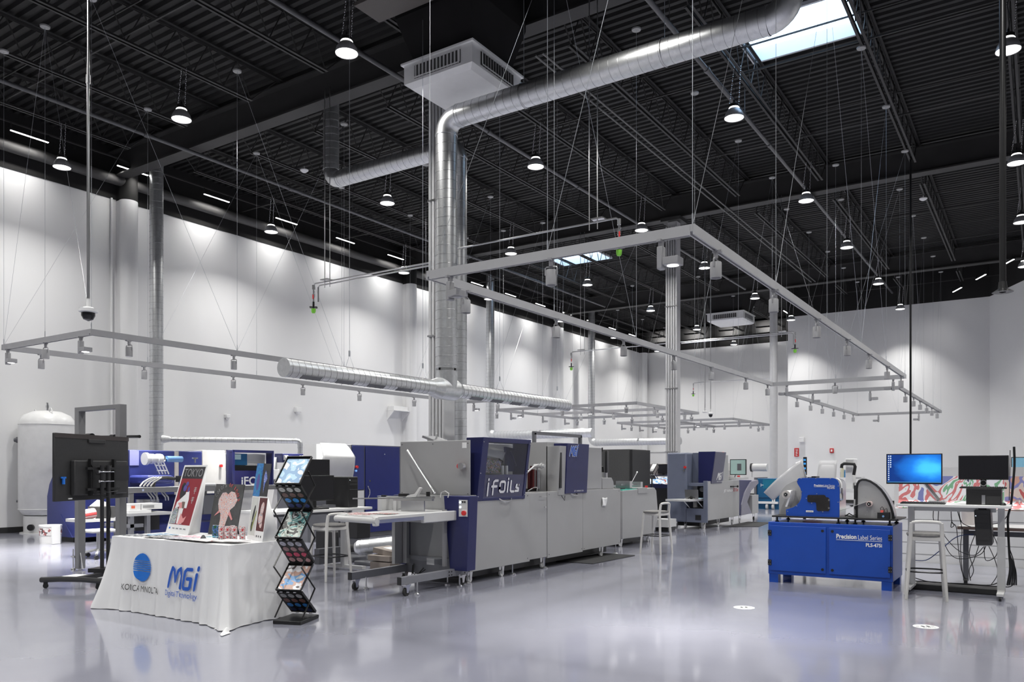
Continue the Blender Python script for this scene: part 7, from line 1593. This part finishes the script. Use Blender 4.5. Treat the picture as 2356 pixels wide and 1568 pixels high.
def keyboard(c, w, label, tiltx=0.0):
    t = thing('keyboard', label, 'keyboard', c); t.rotation_euler = (tiltx, 0, 0)
    MB().box(-w / 2, w / 2, -.07, .07, 0, .016).build('base', m_blk, t, bevel=.004)
    mb = MB()
    for r_ in range(5):
        for k in range(20): mb.box(-w / 2 + .012 + k * (w - .02) / 20, -w / 2 + .010 + (k + .8) * (w - .02) / 20, -.06 + r_ * .025, -.04 + r_ * .025, .016, .022)
    mb.build('keys', m_tv, t); return t
keyboard(((rx(2071) + rx(2172)) / 2, RY + .1, RZ), .46, 'black keyboard on the white desk below the lit monitor', .03)
keyboard(((rx(2212, RY + .25) + rx(2313, RY + .25)) / 2, RY + .25, pcz), .46, 'black keyboard laid on top of the black desktop computer')
for k in list(S.objects):
    pass
o = MB().lathe([(.001, .03), (.02, .028), (.03, .012), (.03, 0)], n=16).build('mouse', m_blk); o.scale = (1, 1.6, 1); o.location = (rx(2308, RY + .15), RY + .15, RZ); tag(o, 'black mouse at the right corner of the white desk', 'mouse')
# tower slung below the desk
yT = RY + .25; a, b = rx(2243, yT), rx(2281, yT); z0, z1 = onY(2260, 1254, yT)[2], onY(2260, 1172, yT)[2]
t = thing('computer_tower', 'dark computer tower hanging tilted beneath the white desk', 'computer', ((a + b) / 2, yT + .2, (z0 + z1) / 2))
MB().box(-(b - a) / 2, (b - a) / 2, -.2, .2, -(z1 - z0) / 2, (z1 - z0) / 2).build('case', mat('tower_charcoal', (.035, .035, .036), .4), t, bevel=.012)
MB().box(-(b - a) / 2 + .012, (b - a) / 2 - .012, -.204, -.2, .06, .15).box(-(b - a) / 2 + .012, (b - a) / 2 - .012, -.204, -.2, -.15, .05).build('front_grille', m_tv, t); MB().box(-.07, -.06, -.206, -.2, .13, .14).build('power_light', m_glow, t)
MB().box(-.04, .04, -.12, .12, (z1 - z0) / 2, RZ - .03 - (z0 + z1) / 2).build('hanging_bracket', m_blk, t)
t.rotation_euler = (0, math.radians(-3), 0)
# cables under the desk
cab = thing('desk_cables', 'tangle of black cables hanging under the white desk down to the floor', 'cable', ((ra + rb) / 2, RY + .45, 0), wc=True)
def cable(pts, r=.0045, y=RY + .45, m=m_blk):
    P = [Vector(onY(px, py, y + .03 * math.sin(i * 1.7))) for i, (px, py) in enumerate(pts)]
    P = [Vector((p.x, p.y, max(p.z, .006))) for p in P]
    out = []
    for i in range(len(P) - 1):
        a = P[max(i - 1, 0)]; b, c = P[i], P[i + 1]; d = P[min(i + 2, len(P) - 1)]
        for k in range(5):
            s_ = k / 5; out.append(.5 * ((2 * b) + (c - a) * s_ + (2 * a - 5 * b + 4 * c - d) * s_ ** 2 + (3 * b - a - 3 * c + d) * s_ ** 3))
    out.append(P[-1]); out = [Vector((q.x, q.y, max(q.z, .006))) for q in out]
    MB().tube(out, r, n=6).build('cable', m, cab)
for pts in ([(2148, 1166), (2147, 1190), (2150, 1200)], [(2160, 1166), (2158, 1200)], [(2188, 1166), (2190, 1200), (2200, 1212), (2205, 1260), (2212, 1310), (2225, 1338)], [(2200, 1166), (2213, 1215), (2210, 1260), (2215, 1320), (2222, 1338)], [(2205, 1166), (2212, 1200), (2235, 1212)],
            [(2165, 1222), (2200, 1262), (2240, 1277), (2262, 1258)], [(2165, 1232), (2185, 1272), (2210, 1285), (2255, 1275), (2268, 1256)], [(2252, 1255), (2240, 1290), (2230, 1310), (2233, 1335)], [(2275, 1256), (2290, 1290), (2295, 1320), (2280, 1345)], [(2264, 1256), (2268, 1288), (2290, 1280), (2295, 1255), (2283, 1225)],
            [(2245, 1225), (2230, 1270), (2240, 1310), (2232, 1330)], [(2284, 1205), (2305, 1200), (2318, 1185)], [(2190, 1200), (2195, 1208), (2188, 1212), (2190, 1196)]): cable(pts, .0045)
cable([(2095, 1287), (2130, 1288), (2160, 1268), (2200, 1235), (2240, 1228)], .005, m=mat('cable_blue', (.03, .06, .2), .5))
for pts in ([(2095, 1325), (2130, 1336), (2170, 1340), (2220, 1342), (2280, 1345), (2310, 1330)], [(2090, 1335), (2150, 1338), (2200, 1342), (2290, 1348), (2330, 1345), (2334, 1300), (2322, 1260)]): cable(pts, .006, RY + .6)
cab2 = thing('cable_bundle', 'thick black cable bundle standing up beyond the right corner of the white desk', 'cable', (rb + .02, RY + .4, 0), wc=True); cab = cab2
for k in range(5): cable([(2333 + k % 2, 1027 + 4 * k), (2334, 1070), (2330, 1120), (2326, 1160), (2319, 1190), (2320, 1230), (2322, 1270), (2330 + 3 * (k - 2), 1310), (2328 + 5 * (k - 2), 1345)], .013 if k == 0 else .009, RY + .5 + .02 * k)
cable([(2324, 1035), (2323, 1100), (2322, 1150)], .004, RY + .52)
MB().box(rx(2319, RY + .5), rx(2335, RY + .5), RY + .46, RY + .52, onY(0, 1278, RY + .5)[2], onY(0, 1256, RY + .5)[2]).build('junction_box', m_greyd, cab)
o = recentre(MB().prism([(rx(2092, RY + .6), 0), (rx(2095, RY + .6), .07), (rx(2300, RY + .6), .07), (rx(2306, RY + .6), 0)], 'y', RY + .5, RY + .78).build('foot_bar', m_tv, bevel=.01)); tag(o, 'long dark padded bar lying on the floor under the white desk', 'mat')
# work table behind
t = thing('work_table', 'dark-edged pale work table behind the white desk at the right edge', 'table', (.0, 11.8, 0), wc=True)
MB().box(xOn(2202, 11.4), .6, 11.4, 12.1, .70, .735).build('table_top', mat('table_walnut_edge', srgb(92, 76, 72), .5), t); MB().box(xOn(2202, 11.4) + .01, .59, 11.41, 12.09, .735, .74).build('top_surface', m_pale, t)
for x in (xOn(2222, 11.5), .5): MB().box(x - .03, x + .03, 11.5, 11.56, .05, .70).build('leg', m_greyd, t)
MB().cyl((xOn(2222, 11.5) - .02, 11.5, .04), (xOn(2222, 11.5) + .02, 11.5, .04), .04, n=14).build('caster_wheel', m_blk, t)
MB().box(xOn(2222, 11.5), .5, 11.52, 11.55, .62, .68).build('apron', m_greyd, t)
o = MB().lathe([(.001, 0), (.07, 0), (.08, .2), (.001, .2)], n=20).build('storage_tub', mat('tub_pale', (.6, .55, .54), .5)); o.location = (xOn(2228, 11.8), 11.8, .74); tag(o, 'pale round tub on the work table behind the hanging tower', 'tub')
# graffiti counter
GYp = 13.9
t = thing('graffiti_counter', 'white panelled counter with a colourful graffiti top behind the right desk', 'counter', (0, GYp, 0), wc=True)
x0, x1 = xOn(2049, GYp), 1.2; zz = lambda py: onY(2200, py, GYp)[2]
zt4 = zz(1172)
MB().box(x0, x1, GYp, GYp + .8, .0, zt4).build('plinth', m_wht, t)
for z in (.12, .3, .48, .66): MB().box(x0, x1, GYp - .004, GYp, z, z + .012).build('groove', mat('groove_grey', (.35, .35, .35), .6), t)
def gp(u0, u1, z0, z1): return MB().box(u0, u1, GYp + .25, GYp + .27, z0, z1)
m_gr = art('graffiti_art', [(.2, .22, .45), (.75, .75, .78), (.6, .2, .2), (.8, .8, .82), (.2, .42, .25), (.75, .75, .8), (.1, .1, .16), (.78, .78, .8)], 1.7, dist=1.8, emit=.45)  # print glows faintly to stand in for the strong light on it
m_gr2 = art('graffiti_art_pale', [(.6, .35, .28), (.25, .25, .5), (.65, .55, .5), (.5, .12, .12), (.6, .62, .65), (.4, .4, .6)], 1.6, dist=1.5, emit=.4)  # second print carries the same added glow
xa_ = xOn(2068, GYp + .25); xm_ = xOn(2310, GYp + .25)
gp(xa_, xm_, zt4, zz(1095)).build('graffiti_panel', m_gr, t); gp(xm_ + .01, x1, zt4, zz(1095)).build('graffiti_panel', m_gr2, t)
gp(x0 + .02, xa_ - .005, zt4, zz(1095)).build('white_end', m_wht, t)
gp(xOn(2160, GYp + .25), x1, zz(1095) + .001, zz(1074)).build('white_header', m_wht, t)
MB().grid(lambda u, v: (xa_ + (x1 - xa_) * u, GYp + .02 + .23 * v, zt4 + .02 + .12 * v * v), 4, 4).build('sloping_art', m_gr, t, solid=.004)
MB().tube([(xOn(2345, GYp) , GYp + .2, zt4 + .1), (xOn(2345, GYp), GYp + .19, zz(1150))], .01, n=6).lathe([(.001, 0), (.1, 0), (.1, .02)], o=(xOn(2343, GYp), GYp + .24, zz(1162)), n=20, axis=(0, -1, 0)).build('white_disc', m_wht, t)
monitor('computer_monitor', 'pale blue lit screen cut by the right edge of the picture', (xOn(2352, 15.0) + .1, 15.0, onY(2352, 1068, 15)[2]), .5, .24, -PI / 2, zt4 - .02, disp=mat('display_pale_blue', srgb(120, 170, 195), .3, emit=.5, var=.05))
o = thing('rear_bench', 'low pale bench carrying the small lit screen behind the counter', 'bench', (.4, 15.2, 0), wc=True); MB().box(-.3, 1.2, 14.85, 15.5, 0, zt4 - .02).build('body', m_pale, o)
# floor stickers
for (px, py, lab) in ((1712, 1397, 'round white floor sticker with dark footprints, left one'), (2130, 1441, 'round white floor sticker with dark footprints, right one nearer the camera')):
    p = onZ(px, py, 0); t = thing('floor_sticker', lab, 'sticker', (p[0], p[1], 0), rotz=YAW)
    MB().lathe([(.001, .002), (.108, .002), (.108, 0.0005)], n=36).build('disc', mat('sticker_white', (.85, .85, .85), .4, var=0), t)
    f = MB()
    for s_ in (-1, 1): f.add([(s_ * .024 + .013 * math.cos(a), .005 + .033 * math.sin(a), .003) for a in [2 * PI * k / 12 for k in range(12)]], [tuple(range(12))]); f.quad((s_ * .07 - .015, .01, .003), (s_ * .07 + .015, .01, .003), (s_ * .07 + .015, .018, .003), (s_ * .07 - .015, .018, .003))
    f.build('footprints', m_txtb, t)
    f = MB(); [f.quad((-.05 + k * .02, -.06, .003), (-.037 + k * .02, -.06, .003), (-.037 + k * .02, -.05, .003), (-.05 + k * .02, -.05, .003)) for k in range(6)]; f.build('small_print', m_greyd, t)
